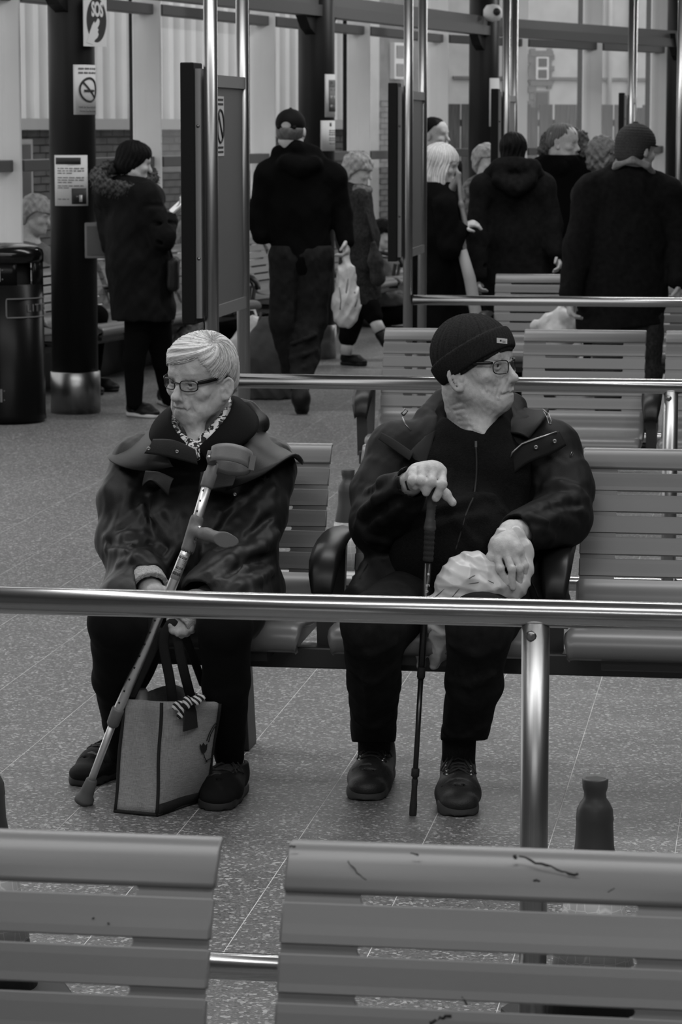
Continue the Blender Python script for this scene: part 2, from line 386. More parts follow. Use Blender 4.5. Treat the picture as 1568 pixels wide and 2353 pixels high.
brickwork(S, p0 + n * 0.02, d, n, L, 0.0, 1.66, 290, M['brick'])
for x0, x1 in ((0.25, 0.62), (0.95, 1.5)):
    o = MB(); o.bar(p0 + d * x0 + n * 0.08 + Vector((0, 0, 1.2)), p0 + d * x1 + n * 0.08 + Vector((0, 0, 1.2)), 0.03, 0.75); w_ = o.build('window', M['band'], S, world=True)
    o = MB(); o.bar(p0 + d * (x0 + 0.05) + n * 0.1 + Vector((0, 0, 1.2)), p0 + d * (x1 - 0.05) + n * 0.1 + Vector((0, 0, 1.2)), 0.02, 0.65); o.build('pane', M['darkglass'], w_, world=True)
# brick house gable between the second and third columns
def wall_block(name, label, pa, pb, ztop, mt, depth=4.0):
    a = Vector((pa.x, pa.y, 0)); b = Vector((pb.x, pb.y, 0)); d = (b - a).normalized(); n = Vector((d.y, -d.x, 0))
    t = thing(name, label, 'building', a)
    o = MB(); o.bar(a - n * depth / 2 + Vector((0, 0, ztop / 2)), b - n * depth / 2 + Vector((0, 0, ztop / 2)), depth, ztop); o.build('wall', mt, t, world=True)
    return t, a, d, n, (b - a).length
def sash(t, pc, wd, hg, d, n, frame=0.06, dark_top=False):
    o = MB(); o.bar(pc - d * wd / 2 + n * 0.03, pc + d * wd / 2 + n * 0.03, 0.08, hg); fr = o.build('window', M['white'], t, world=True)
    for s in (1, -1):
        q = pc + Vector((0, 0, s * hg / 4)) + n * 0.07
        o = MB(); o.bar(q - d * (wd / 2 - frame), q + d * (wd / 2 - frame), 0.02, hg / 2 - frame * 1.3); o.build('pane', M['darkglass'], fr, world=True)
Gb, a, d, n, L = wall_block('brick_house', 'grey brick house wall with white sash window behind the glass', at(868, 200, 40), at(985, 200, 41.5), 6.0, M['brick2'])
brickwork(Gb, a + n * 0.02, d, n, L, 0.3, 2.1, 60, M['brick2'])
pc = at(912, 140, 40.5); sash(Gb, Vector((a + d * ((pc - a).dot(d))).to_3d()) * 1.0 + Vector((0, 0, pc.z)), 0.34, 0.5, d, n)
Lb, a, d, n, L = wall_block('rendered_annex', 'pale rendered wall strip beside the grey brick house', at(764, 200, 38), at(872, 200, 39), 6.0, M['stone'])
Hs, a, d, n, L = wall_block('stone_house', 'pale stone house with quoins and white sash window behind the fence', at(1030, 200, 46), at(1700, 200, 48), 7.5, M['stone'])
def on_wall(px, py):
    r = at(px, py, 1.0) - Vector((0, 0, CAMH)); t = (a - Vector((0, 0, CAMH))).dot(n) / r.dot(n); return Vector((0, 0, CAMH)) + r * t
pc = on_wall(1243, 157); sash(Hs, pc, 0.22, 0.36, d, n, 0.035)
for i, z in enumerate(np.arange(-0.28, 0.30, 0.092)):       # dressed stones around the window
    for s in (-1, 1):
        wd = 0.12 if i % 2 else 0.075
        o = MB(); o.box(pc + d * s * (0.11 + wd / 2) + Vector((0, 0, float(z))) + n * 0.012, (wd, 0.05, 0.088), Matrix.Rotation(math.atan2(d.y, d.x), 3, 'Z')); o.build('quoin', M['quoin'], Hs, world=True)
for s in (1, -1):
    o = MB(); o.bar(pc + Vector((0, 0, s * 0.235)) - d * 0.2 + n * 0.02, pc + Vector((0, 0, s * 0.235)) + d * 0.2 + n * 0.02, 0.06, 0.09); o.build('lintel' if s > 0 else 'window_sill', M['quoin'], Hs, world=True)
pd_ = on_wall(1243, 232); o = MB(); o.box(pd_, (0.27, 0.08, 0.32), Matrix.Rotation(math.atan2(d.y, d.x), 3, 'Z')); w_ = o.build('window', M['quoin'], Hs, world=True)
o = MB(); o.box(pd_ + n * 0.04, (0.2, 0.03, 0.26), Matrix.Rotation(math.atan2(d.y, d.x), 3, 'Z')); o.build('pane', M['darkglass'], w_, world=True)
for yy in (180,):
    q0, q1 = on_wall(1040, yy - 2), on_wall(1600, yy + 4); o = MB(); o.bar(q0 + n * 0.02, q1 + n * 0.02, 0.08, 0.045); o.build('string_course', M['quoin'], Hs, world=True)
for i in range(9):                                             # corner stones by the fin
    q = on_wall(1222, 120 + i * 17); wd = 0.14 if i % 2 else 0.09
    o = MB(); o.box(q + n * 0.01, (wd, 0.05, 0.105), Matrix.Rotation(math.atan2(d.y, d.x), 3, 'Z')); o.build('quoin', M['quoin'], Hs, world=True)
for px in (1398, 1448):
    q = on_wall(px, 150); o = MB(); o.tube([q + n * 0.06 + Vector((0, 0, -1.2)), q + n * 0.06 + Vector((0, 0, 2))], 0.035, 10); o.build('downpipe', M['stone'] if px == 1398 else M['quoin'], Hs, world=True)
# slate roof block and dark gable over the stone house
Rf, a2, d2, n2, L2 = wall_block('slate_roof_house', 'dark stone house rising beyond the fence and pale house', at(1210, 30, 52), at(1500, 30, 53), 8.2, M['slate'])
# fence of vertical boards
fa, fb = at(975, 300, 38.5), at(1620, 300, 41.0); a = Vector((fa.x, fa.y, 0)); b = Vector((fb.x, fb.y, 0)); d = (b - a).normalized(); n = Vector((d.y, -d.x, 0)); L = (b - a).length
ft = thing('board_fence', 'weathered vertical board fence in front of the pale stone house', 'fence', a)
ztop = at(1275, 240, 39.6).z
bm_ = MB(); bm_.box((0, 0, ztop / 2), (0.112, 0.022, ztop)); bme = bm_.mesh('fence_board'); bme.materials.append(M['timber'])
bs_ = MB(); bs_.box((0, 0, ztop * 0.49), (0.112, 0.022, ztop * 0.98)); bme2 = bs_.mesh('fence_board'); bme2.materials.append(M['timber'])
x = 0.0; k = 0
while x < L:
    f = link('fence_board', bme if k % 7 else bme2, None, ft); f.location = d * x + n * (0.012 if k % 2 else 0.0); f.rotation_euler = (random.uniform(-.01, .01), 0, math.atan2(d.y, d.x)); x += 0.128; k += 1
for z in (0.4, ztop - 0.25):
    o = MB(); o.bar(a - n * 0.03 + Vector((0, 0, z)), b - n * 0.03 + Vector((0, 0, z)), 0.04, 0.09); o.build('fence_rail', M['timber'], ft, world=True)
# ================================================================ beam-mounted benches
SW, SPIT = 0.508, 0.590
# side profile of a seat: (v away from viewer, z); the back leans away, its top rolls over
BZ = [0.853, 0.804, 0.750, 0.697, 0.644, 0.590, 0.536, 0.455]
def backpt(z):                                     # front face of the backrest
    t = (z - 0.45) / 0.40
    return 0.155 * t + 0.02 * max(0, t - 0.8) / 0.2 + (0.02 * (1 - t / 0.15) ** 2 if t < 0.15 else 0) * -1.0
def slat_mesh(z0, z1, top=False):
    """a rounded horizontal slat between heights z1 (bottom) and z0 (top)"""
    n = 8 if top else 5; front = []
    for i in range(n):
        t = i / (n - 1); z = z1 + (z0 - z1) * t; v = backpt(z)
        if top and t > 0.45:                        # rolled-over head rail
            a = (t - 0.45) / 0.55 * math.radians(100); r = 0.026
            z = z1 + (z0 - z1) * 0.45 + r * math.sin(a) * 1.1; v = backpt(z1 + (z0 - z1) * 0.45) + 0.01 + r * (1 - math.cos(a)) * 1.25
        front.append((v, z))
    e = 0.0014
    if not top:
        (v0, za), (v1, zb) = front[0], front[-1]
        front = [(v0 + e, za - 0.0), (v0, za + e)] + front[1:-1] + [(v1, zb - e), (v1 + e, zb)]
    back = [(v + 0.011, z - 0.004) for v, z in front[::-1]]
    poly = front + back; m = MB(); n_ = len(poly); X = SW / 2; c = 0.003
    rings = [[(x, v, z) for v, z in poly] for x in (-X, -X + c, X - c, X)]
    for k, s in ((0, 1), (3, 1)):
        cv = sum(p[1] for p in rings[k]) / n_; cz = sum(p[2] for p in rings[k]) / n_
        rings[k] = [(p[0], p[1] + (cv - p[1]) * 0.18, p[2] + (cz - p[2]) * 0.08) for p in rings[k]]
    vs = [p for r in rings for p in r]
    fs = [(r * n_ + i, r * n_ + (i + 1) % n_, (r + 1) * n_ + (i + 1) % n_, (r + 1) * n_ + i) for r in range(3) for i in range(n_)]
    fs += [tuple(range(n_))[::-1], tuple(3 * n_ + i for i in range(n_))]
    m.add(vs, fs, False); me = m.mesh('slat'); me.materials.append(M['seat'])
    if top: me.polygons.foreach_set('use_smooth', [len(p.vertices) == 4 for p in me.polygons])
    return me
GR = 0.0105
SLATS = [slat_mesh(BZ[0], BZ[1] + GR / 2, True)] + [slat_mesh(BZ[i] - GR / 2, BZ[i + 1] + GR / 2) for i in range(1, 6)]
def shell_mesh():
    """recessed backing at both ends of the grooves with round slot ends, running down into the rolled seat pan"""
    m = MB(); X = SW / 2; ins = 0.092; r = GR / 2 + 0.001
    for s in (-1, 1):
        for i in range(1, 7):
            zc = BZ[i]; pts = []
            for t in range(9):
                a = -math.pi / 2 + math.pi * t / 8
                pts.append((X - ins - r + r * math.cos(a), zc + r * math.sin(a)))
            pts += [(X - 0.002, zc + r), (X - 0.002, zc - r)]
            poly = [Vector((s * x, backpt(z) + 0.0030, z)) for x, z in pts]
            m.prism(poly, Vector((0, 0.006, 0)))
    # seat pan: lowest back panel, curve, flat, waterfall front
    prof = [(backpt(BZ[6] - GR / 2), BZ[6] - GR / 2), (backpt(0.49), 0.49), (-0.002, 0.465), (-0.03, 0.447), (-0.08, 0.436), (-0.15, 0.434), (-0.22, 0.440), (-0.29, 0.450), (-0.335, 0.455), (-0.362, 0.452), (-0.382, 0.441), (-0.389, 0.427), (-0.384, 0.410), (-0.37, 0.402)]
    xs = [-X, -X + 0.006, -X + 0.02, -X * 0.5, 0, X * 0.5, X - 0.02, X - 0.006, X]
    rows = [[Vector((x, v, z - (0.008 if abs(x) > X - 0.001 else 0.0015 if abs(x) > X - 0.01 else 0))) for x in xs] for v, z in prof]
    m.sheet(rows, 0.010, True)
    for s in (-1, 1):                                  # side lips of the pan
        lip = [Vector((s * X, v, z - 0.004)) for v, z in prof[3:12]] + [Vector((s * X, -0.35, 0.408)), Vector((s * X, -0.05, 0.410))]
        m.prism(lip, Vector((-s * 0.006, 0, 0)))
    me = m.mesh('seat_shell'); me.materials.append(M['seat']); return me
SHELL = shell_mesh()
def arm_mesh():
    pad = MB(); rows = []
    # broad rounded pad that slopes down to the front, then the post below it
    cl = [(0.10, 0.630), (0.02, 0.634), (-0.06, 0.630), (-0.14, 0.618), (-0.195, 0.598), (-0.222, 0.570), (-0.230, 0.54), (-0.230, 0.525)]
    hw = [0.024, 0.026, 0.026, 0.026, 0.026, 0.026, 0.025, 0.025]
    for (v, z), h in zip(cl, hw): rows.append([Vector((x * h, v + 0.0, z - (0.010 if abs(x) > 0.95 else 0.003 if abs(x) > .7 else 0))) for x in (-1, -0.75, 0, 0.75, 1)])
    pad.sheet(rows, 0.022, True); pm = pad.mesh('arm_pad'); pm.materials.append(M['blackplastic'])
    leg = MB(); leg.bar((0, -0.218, 0.545), (0, -0.185, 0.36), 0.042, 0.018, up=(0, 1, 0)); leg.bar((0, -0.18, 0.545), (0, -0.15, 0.36), 0.012, 0.03, up=(0, 1, 0)); leg.bar((0, 0.08, 0.615), (0, 0.03, 0.40), 0.03, 0.03, up=(0, 1, 0)); leg.bar((0, 0.06, 0.612), (0, -0.19, 0.585), 0.03, 0.014)
    lm = leg.mesh('arm_post'); lm.materials.append(M['seat_dark']); return pm, lm
ARM_PAD, ARM_POST = arm_mesh()
BENCH = {}
def bench(Yr, u0, nseat, label, legs, arms, org=None, rz=None):
    """Yr: depth where the line of the backrest tops crosses the view axis; u0: middle of the gap before the first seat"""
    if org is None: org = Vector((0, Yr, 0)) - V * 0.175
    b = thing('seat_bench', label, 'bench', org, -AN if rz is None else rz)
    o = MB(); o.box((u0 + nseat * SPIT / 2, -0.20, 0.355), (nseat * SPIT + 0.02, 0.075, 0.055)); bevel(o.build('beam', M['seat_dark'], b), 0.005)
    for k in range(nseat):
        uc = u0 + (k + 0.5) * SPIT
        s = link('seat_shell', SHELL, None, b); s.location = (uc, 0, 0)
        for me in SLATS: link('slat', me, None, s)
        o = MB(); o.bar((uc - 0.17, -0.2, 0.38), (uc + 0.17, -0.2, 0.38), 0.3, 0.03); o.build('seat_bracket', M['seat_dark'], b)
        o = MB(); o.bar((uc, -0.05, 0.40), (uc, 0.06, 0.47), 0.34, 0.012); o.build('back_bracket', M['seat_dark'], b)
    for k in arms:
        uu = u0 + k * SPIT
        p = link('arm_pad', ARM_PAD, None, b); p.location = (uu, 0, 0); q = link('arm_post', ARM_POST, None, b); q.location = (uu, 0, 0)
    for uu in legs:
        o = MB(); o.box((uu, 0.02, 0.345), (0.06, 0.5, 0.03)); o.prism([(uu - 0.045, 0.16, 0.345), (uu - 0.045, 0.27, 0.345), (uu - 0.045, 0.36, 0.0), (uu - 0.045, 0.24, 0.0)], (0.09, 0, 0)); bevel(o.build('leg', M['seat_dark'], b), 0.004)
    return b
B0 = bench(3.30, -0.106 - SPIT, 3, 'grey slatted bench with black scratches on its top rail', [-0.40, 0.78], [0, 3])
BA = bench(7.62, 0.015 - SPIT, 4, 'grey slatted bench that the couple sit on', [-0.31, 1.2], [1, 2])
BB = bench(12.12, 0.145, 4, 'empty grey slatted bench behind the man in the knitted hat', [0.45, 1.65], [0, 2, 4])
BC = bench(16.70, 0.86, 4, 'grey slatted bench holding the white carrier bag', [1.2, 2.4], [0, 4])
dF = (FIN[5] - FIN[1]).normalized(); nF = Vector((dF.y, -dF.x, 0)); rzF = math.atan2(dF.y, dF.x)
BW1 = bench(0, 0, 6, 'grey slatted wall bench behind the litter bin', [0.9, 2.7], [0, 3, 6], org=FIN[1] + nF * 0.27 - dF * 0.9, rz=rzF)
BW2 = bench(0, 0, 6, 'grey slatted wall bench beyond the man in a black cap', [0.9, 2.7], [0, 3, 6], org=FIN[1] + nF * 0.27 + dF * 2.95, rz=rzF)
# scratches worn into the paint of the front bench
M['scratch'] = mat('bare black scratch', 0.008, 0.7)
def scratch(name, pts, r):
    P = []
    for px, py in pts:
        z = None
        lo, hi = 0.55, 0.86
        for _ in range(40):
            z = (lo + hi) / 2; vv = Vector((0, 3.30, 0)) - V * 0.175 + V * backpt(z)
            rr = at(px, py, 1.0) - Vector((0, 0, CAMH)); t = (vv - Vector((0, 0, CAMH))).dot(V) / rr.dot(V); q = Vector((0, 0, CAMH)) + rr * t
            if q.z > z: lo = z
            else: hi = z
        P.append(q - V * 0.0002)
    o = MB(); Q = [P[0]]
    for a, b in zip(P[:-1], P[1:]):
        for k in range(1, 5): Q.append(a.lerp(b, k / 4) + Vector((random.uniform(-1, 1), 0, random.uniform(-1, 1))) * r * 0.9)
    o.tube(Q, [r * random.uniform(0.5, 1.2) for _ in Q], 6, flat=(V, 0.35)); o.build(name, M['scratch'], B0, world=True)
scratch('scratch', [(800, 1978), (822, 2005), (843, 2022)], 0.0010)
scratch('scratch', [(1193, 1967), (1245, 1985), (1290, 2000), (1329, 2010)], 0.0017)
scratch('scratch', [(944, 1961), (963, 1964)], 0.0014)
scratch('scratch', [(1180, 1969), (1187, 1972)], 0.0026)
scratch('scratch', [(1226, 2022), (1240, 2024)], 0.0012)
scratch('scratch', [(1397, 2050), (1412, 2041)], 0.0008)
scratch('scratch', [(1062, 2290), (1076, 2308)], 0.0014)
scratch('scratch', [(988, 2352), (1008, 2340), (1035, 2336)], 0.0026)
scratch('scratch', [(667, 1944), (677, 1945)], 0.0016)
scratch('scratch', [(212, 2110), (217, 2111)], 0.0016)
scratch('scratch', [(250, 2122), (252, 2123)], 0.0014)
# ================================================================ barrier rails
RZ = 0.85; RR = 0.0248
def rail(Yr, ua, ub, posts, label, low=True, endpost=False):
    org = Vector((0, Yr, 0)); t = thing('barrier_rail', label, 'railing', org, -AN)
    o = MB(); o.tube([(ua, 0, RZ), (ub, 0, RZ)], RR, 28); o.build('top_rail', M['steel'], t)
    if low: o = MB(); o.tube([(ua, 0, 0.185), (ub, 0, 0.185)], RR, 24); o.build('lower_rail', M['steel'], t)
    for p in posts:
        o = MB(); o.tube([(p, 0, 0.0), (p, 0, RZ - RR * 0.6)], RR, 28); o.build('post', M['steel_v'], t)
        o = MB(); o.lathe([(0.055, 0), (0.055, 0.008), (0.03, 0.012)], 24, c=(p, 0, 0)); o.build('foot_plate', M['steel_v'], t)
        o = MB(); o.lathe([(0, 0.003), (0.006, 0.002), (0.010, 0)], 12, c=(p - 0.006, -RR * 0.98, RZ - RR - 0.012), M=Matrix.Rotation(math.pi / 2, 3, 'X')); o.build('weld_spot', M['steel_v'], t)
    return t
def upos(px, Yr, z=RZ):
    lo, hi = -4, 6
    for _ in range(50):
        m_ = (lo + hi) / 2; p = frame_px(Vector((0, Yr, z)) + U * m_)
        if p[0] < px: lo = m_
        else: hi = m_
    return lo
rail(5.04, -1.6, 2.0, [upos(1228, 5.04, .5), -1.45], 'steel barrier rail crossing in front of the seated couple')
rail(9.60, upos(487, 9.6) + 0.026, 3.4, [upos(1539, 9.6, .5), 3.3], 'steel barrier rail right behind the seated couple')
rail(14.25, upos(938, 14.25) + 0.026, 4.6, [upos(938, 14.25) + 2.4, 4.5], 'steel barrier rail crossing the coat of the man in a long coat')
# ================================================================ gate screens: two tall posts, a notice board and a slim black case
M['board'] = mat('grey board', 0.10, 0.55)
def screen(px, Yr, label, top, bottom, dep=0.58, boxw=0.05, case=True):
    u = upos(px, Yr, 1.2); t = thing('gate_screen', label, 'screen', Vector((0, Yr, 0)) + U * u, -AN)
    for v in (0, dep):
        o = MB(); o.tube([(0, v, 0), (0, v, 2.75)], 0.0235, 20); o.build('post', M['steel_v'], t)
        o = MB(); o.lathe([(0.05, 0), (0.05, 0.01)], 20, c=(0, v, 0)); o.build('foot_plate', M['steel_v'], t)
    for z in (top - 0.02, bottom + 0.02):
        o = MB(); o.bar((0, 0.02, z), (0, dep - 0.02, z), 0.03, 0.04); o.build('cross_bar', M['midgrey'], t)
    o = MB(); o.box((0.0, dep / 2, (top + bottom) / 2), (0.012, dep - 0.07, top - bottom - 0.05)); o.build('board', M['board'], t)
    if case:
        o = MB(); o.box((-0.072, 0.03, (top + bottom) / 2 + 0.01), (0.046, 0.15, top - bottom + 0.06)); k = bevel(o.build('display_case', M['matte_black'], t), 0.004)
        o = MB(); o.box((-0.040, 0.04, (top + bottom) / 2 + 0.01), (0.018, 0.12, top - bottom + 0.02)); o.build('case_back', M['midgrey'], t)
        for z in (top - 0.17, bottom + 0.2):
            o = MB(); o.lathe([(0, 0.002), (0.006, 0)], 10, c=(-0.040, -0.0205, z), M=Matrix.Rotation(math.pi / 2, 3, 'X')); o.build('bolt', M['steel'], t)
    return t
G1 = screen(487, 9.60, 'tall steel gate screen with slim black case behind the grey haired woman', 1.87, 1.06)
G2 = screen(938, 14.25, 'tall steel gate screen beside the blonde woman in black', 1.87, 1.06)
G3 = screen(1162, 18.9, 'tall steel gate screen behind the person with black hair', 1.90, 1.06)
G4 = screen(1447, 24.0, 'tall steel gate screen above the man in a knitted hat', 1.93, 1.06)
G5 = screen(1560, 18.4, 'tall steel gate posts behind the man in a long coat', 1.93, 1.06, case=False)
# ================================================================ distance-field modelling for bodies and cloth
class Sdf:
    def __init__(s, lo, hi, h):
        s.lo = np.array(lo, float); s.h = h; n = np.ceil((np.array(hi, float) - s.lo) / h).astype(int) + 1; s.n = n
        s.ax = [(s.lo[i] + h * np.arange(n[i])).astype(np.float32) for i in range(3)]
        s.D = np.full(n, 0.2, np.float32)
    def sub(s, lo, hi):
        i0 = np.clip(np.floor((np.array(lo) - s.lo) / s.h).astype(int), 0, s.n); i1 = np.clip(np.ceil((np.array(hi) - s.lo) / s.h).astype(int) + 1, 0, s.n)
        if np.any(i1 <= i0): return None, None
        sl = tuple(slice(a, b) for a, b in zip(i0, i1))
        return sl, (s.ax[0][sl[0]][:, None, None], s.ax[1][sl[1]][None, :, None], s.ax[2][sl[2]][None, None, :])
    def blend(s, sl, d, k, op):
        a = s.D[sl]
        if op == 'u':
            if k > 0: hh = np.maximum(k - np.abs(a - d), 0) / k; s.D[sl] = np.minimum(a, d) - hh * hh * k * 0.25
            else: s.D[sl] = np.minimum(a, d)
        elif op == 's':
            d = -d
            if k > 0: hh = np.maximum(k - np.abs(a - d), 0) / k; s.D[sl] = np.maximum(a, d) + hh * hh * k * 0.25
            else: s.D[sl] = np.maximum(a, d)
    def cap(s, a, b, r1, r2=None, k=0.02, op='u', flat=None):
        """round cone from a to b; flat=(direction, factor) squeezes it along a direction"""
        a = np.array(a, float); b = np.array(b, float); r2 = r1 if r2 is None else r2
        m = max(r1, r2) * (max(1, flat[1]) if flat else 1) + k + 3 * s.h
        sl, g = s.sub(np.minimum(a, b) - m, np.maximum(a, b) + m)
        if sl is None: return s
        ba = b - a; L = float(ba @ ba) + 1e-12
        p = [g[i] - np.float32(a[i]) for i in range(3)]
        t = np.clip((p[0] * ba[0] + p[1] * ba[1] + p[2] * ba[2]) / L, 0, 1).astype(np.float32)
        q = [p[i] - t * np.float32(ba[i]) for i in range(3)]
        if flat:
            f = np.array(flat[0], float); f /= np.linalg.norm(f); w_ = q[0] * f[0] + q[1] * f[1] + q[2] * f[2]; e = np.float32(1.0 / flat[1] - 1.0)
            q = [q[i] + w_ * np.float32(f[i]) * e for i in range(3)]
        d = np.sqrt(q[0] ** 2 + q[1] ** 2 + q[2] ** 2) - (r1 + (r2 - r1) * t).astype(np.float32)
        if flat and flat[1] < 1: d = d * np.float32(flat[1] ** 0.5)
        s.blend(sl, d.astype(np.float32), k, op); return s
    def path(s, pts, rs, k=0.02, op='u', flat=None):
        if not isinstance(rs, (list, tuple)): rs = [rs] * len(pts)
        for i in range(len(pts) - 1): s.cap(pts[i], pts[i + 1], rs[i], rs[i + 1], k, op, flat)
        return s
    def ell(s, c, r, R=None, k=0.02, op='u'):
        c = np.array(c, float); r = np.array(r if hasattr(r, '__len__') else (r, r, r), float); m = r.max() + k + 3 * s.h
        sl, g = s.sub(c - m, c + m)
        if sl is None: return s
        p = [g[i] - np.float32(c[i]) for i in range(3)]
        if R is not None:
            R = np.array(R, float); p = [p[0] * R[0, i] + p[1] * R[1, i] + p[2] * R[2, i] for i in range(3)]
        k0 = np.sqrt((p[0] / r[0]) ** 2 + (p[1] / r[1]) ** 2 + (p[2] / r[2]) ** 2); k1 = np.sqrt((p[0] / r[0] ** 2) ** 2 + (p[1] / r[1] ** 2) ** 2 + (p[2] / r[2] ** 2) ** 2)
        d = k0 * (k0 - 1.0) / np.maximum(k1, 1e-6)
        s.blend(sl, d.astype(np.float32), k, op); return s
    def box(s, c, half, r=0.005, R=None, k=0.01, op='u'):
        c = np.array(c, float); half = np.array(half, float) - r; m = np.linalg.norm(half) + r + k + 3 * s.h
        sl, g = s.sub(c - m, c + m)
        if sl is None: return s
        p = [g[i] - np.float32(c[i]) for i in range(3)]
        if R is not None:
            R = np.array(R, float); p = [p[0] * R[0, i] + p[1] * R[1, i] + p[2] * R[2, i] for i in range(3)]
        q = [np.abs(p[i]) - np.float32(half[i]) for i in range(3)]
        d = np.sqrt(np.maximum(q[0], 0) ** 2 + np.maximum(q[1], 0) ** 2 + np.maximum(q[2], 0) ** 2) + np.minimum(np.maximum(np.maximum(q[0], q[1]), q[2]), 0) - r
        s.blend(sl, d.astype(np.float32), k, op); return s
    def plane(s, p, n, op='s', k=0.0):
        """cut away the side the normal points to"""
        n = np.array(n, float); n /= np.linalg.norm(n); p = np.array(p, float)
        d = (s.ax[0][:, None, None] - p[0]) * n[0] + (s.ax[1][None, :, None] - p[1]) * n[1] + (s.ax[2][None, None, :] - p[2]) * n[2]
        s.blend((slice(None),) * 3, -d.astype(np.float32), k, 's'); return s
    def disp(s, fn, band=0.03):
        """add fn(x,y,z) to the distance near the surface"""
        i = np.where(np.abs(s.D) < band); s.D[i] += fn(s.ax[0][i[0]], s.ax[1][i[1]], s.ax[2][i[2]]).astype(np.float32); return s
    def mesh(s, name, origin=(0, 0, 0), keep_largest=False):
        D = s.D.copy(); D[0], D[-1], D[:, 0], D[:, -1], D[:, :, 0], D[:, :, -1] = (0.2,) * 6
        neg = D < 0; nx, ny, nz = D.shape
        c = np.zeros((nx - 1, ny - 1, nz - 1), np.int8)
        for i in (0, 1):
            for j in (0, 1):
                for k in (0, 1): c += neg[i:nx - 1 + i, j:ny - 1 + j, k:nz - 1 + k]
        act = np.argwhere((c > 0) & (c < 8)); idx = np.full(c.shape, -1, np.int32); idx[tuple(act.T)] = np.arange(len(act))
        pos = np.zeros((len(act), 3)); cnt = np.zeros(len(act))
        cor = {}
        for i in (0, 1):
            for j in (0, 1):
                for k in (0, 1): cor[(i, j, k)] = D[act[:, 0] + i, act[:, 1] + j, act[:, 2] + k]
        for a in cor:
            for axis in range(3):
                if a[axis] == 0:
                    b = list(a); b[axis] = 1; b = tuple(b); da, db = cor[a], cor[b]; m = (da < 0) != (db < 0)
                    t = np.where(m, da / np.where(m, da - db, 1), 0)
                    for q in range(3): pos[:, q] += np.where(m, (t if q == axis else a[q]), 0)
                    cnt += m
        pos = (pos / cnt[:, None] + act) * s.h + s.lo - np.array(origin)
        quads = []
        for axis in range(3):
            o1, o2 = [(1, 2), (2, 0), (0, 1)][axis]
            sa = [slice(None)] * 3; sb = [slice(None)] * 3; sa[axis] = slice(0, -1); sb[axis] = slice(1, None)
            e = np.argwhere(neg[tuple(sa)] != neg[tuple(sb)])
            ok = (e[:, o1] > 0) & (e[:, o2] > 0) & (e[:, o1] < D.shape[o1] - 1) & (e[:, o2] < D.shape[o2] - 1); e = e[ok]
            ins = neg[tuple(e.T)]
            def cell(d1, d2):
                t = e.copy(); t[:, o1] -= d1; t[:, o2] -= d2; return idx[tuple(t.T)]
            q = np.stack([cell(1, 1), cell(0, 1), cell(0, 0), cell(1, 0)], 1); q[~ins] = q[~ins][:, ::-1]; quads.append(q)
        F = np.concatenate(quads); F = F[(F >= 0).all(1)]
        me = bpy.data.meshes.new(name); me.vertices.add(len(pos)); me.vertices.foreach_set('co', pos.astype(np.float32).ravel())
        me.loops.add(F.size); me.loops.foreach_set('vertex_index', F.astype(np.int32).ravel())
        me.polygons.add(len(F)); me.polygons.foreach_set('loop_start', np.arange(0, F.size, 4, dtype=np.int32)); me.polygons.foreach_set('use_smooth', np.ones(len(F), bool))
        me.update(calc_edges=True); me.validate(); s.pos = pos + np.array(origin); return me
def tone_attr(me, vals):
    a = me.color_attributes.new('tone', 'FLOAT_COLOR', 'POINT'); v = np.clip(np.asarray(vals, np.float32), 0, 4); a.data.foreach_set('color', np.stack([v, v, v, np.ones_like(v)], 1).ravel())
def tone_mat(name, g, rough=0.5, bump=0.0, bscale=300.0, noise=0.0, nscale=60.0, sss=0.0, sheen=0.0, stretch=None, spec=0.4):
    m = mat(name, g, rough, 0, noise, nscale, bump, bscale, spec, stretch=stretch, sheen=sheen); nt = m.node_tree; b = nt.nodes['Principled BSDF']
    at_ = nt.nodes.new('ShaderNodeAttribute'); at_.attribute_name = 'tone'
    mx = nt.nodes.new('ShaderNodeMix'); mx.data_type = 'RGBA'; mx.blend_type = 'MULTIPLY'; mx.inputs['Factor'].default_value = 1.0
    ins = b.inputs['Base Color']
    if ins.is_linked: src = ins.links[0].from_socket; nt.links.new(src, mx.inputs['A'])
    else: mx.inputs['A'].default_value = (g, g, g, 1)
    nt.links.new(at_.outputs['Color'], mx.inputs['B']); nt.links.new(mx.outputs['Result'], ins)
    if sss: b.inputs['Subsurface Weight'].default_value = sss; b.inputs['Subsurface Radius'].default_value = (0.008, 0.008, 0.008); b.inputs['Subsurface Scale'].default_value = 1.0
    return m
def wob(x, y, z, f, seed=0.0):
    """cheap smooth noise in about [-1,1]"""
    s1, s2, s3 = seed * 1.7, seed * 2.3 + 1, seed * 0.9 + 2
    a = np.sin(x * f + 1.3 * np.sin(y * f * 0.83 + s1) + s2) * np.cos(z * f * 1.07 + 1.1 * np.sin(x * f * 0.71 + s3))
    b = np.sin(y * f * 1.9 + 1.7 * np.sin(z * f * 1.3 + s2) + s1) * np.cos(x * f * 2.1 + s3)
    return 0.7 * a + 0.4 * b
def frame(yaw, pitch=0.0, roll=0.0):
    """head frame: columns = person's right, forward, up. yaw 0 looks at the viewer, positive turns to picture right"""
    Rz = Matrix.Rotation(yaw, 3, 'Z'); base = Matrix(((-1, 0, 0), (0, -1, 0), (0, 0, 1)))
    Rp = Matrix.Rotation(pitch, 3, 'X'); Rr = Matrix.Rotation(roll, 3, 'Y')
    return np.array(Rz @ base @ Rp @ Rr)
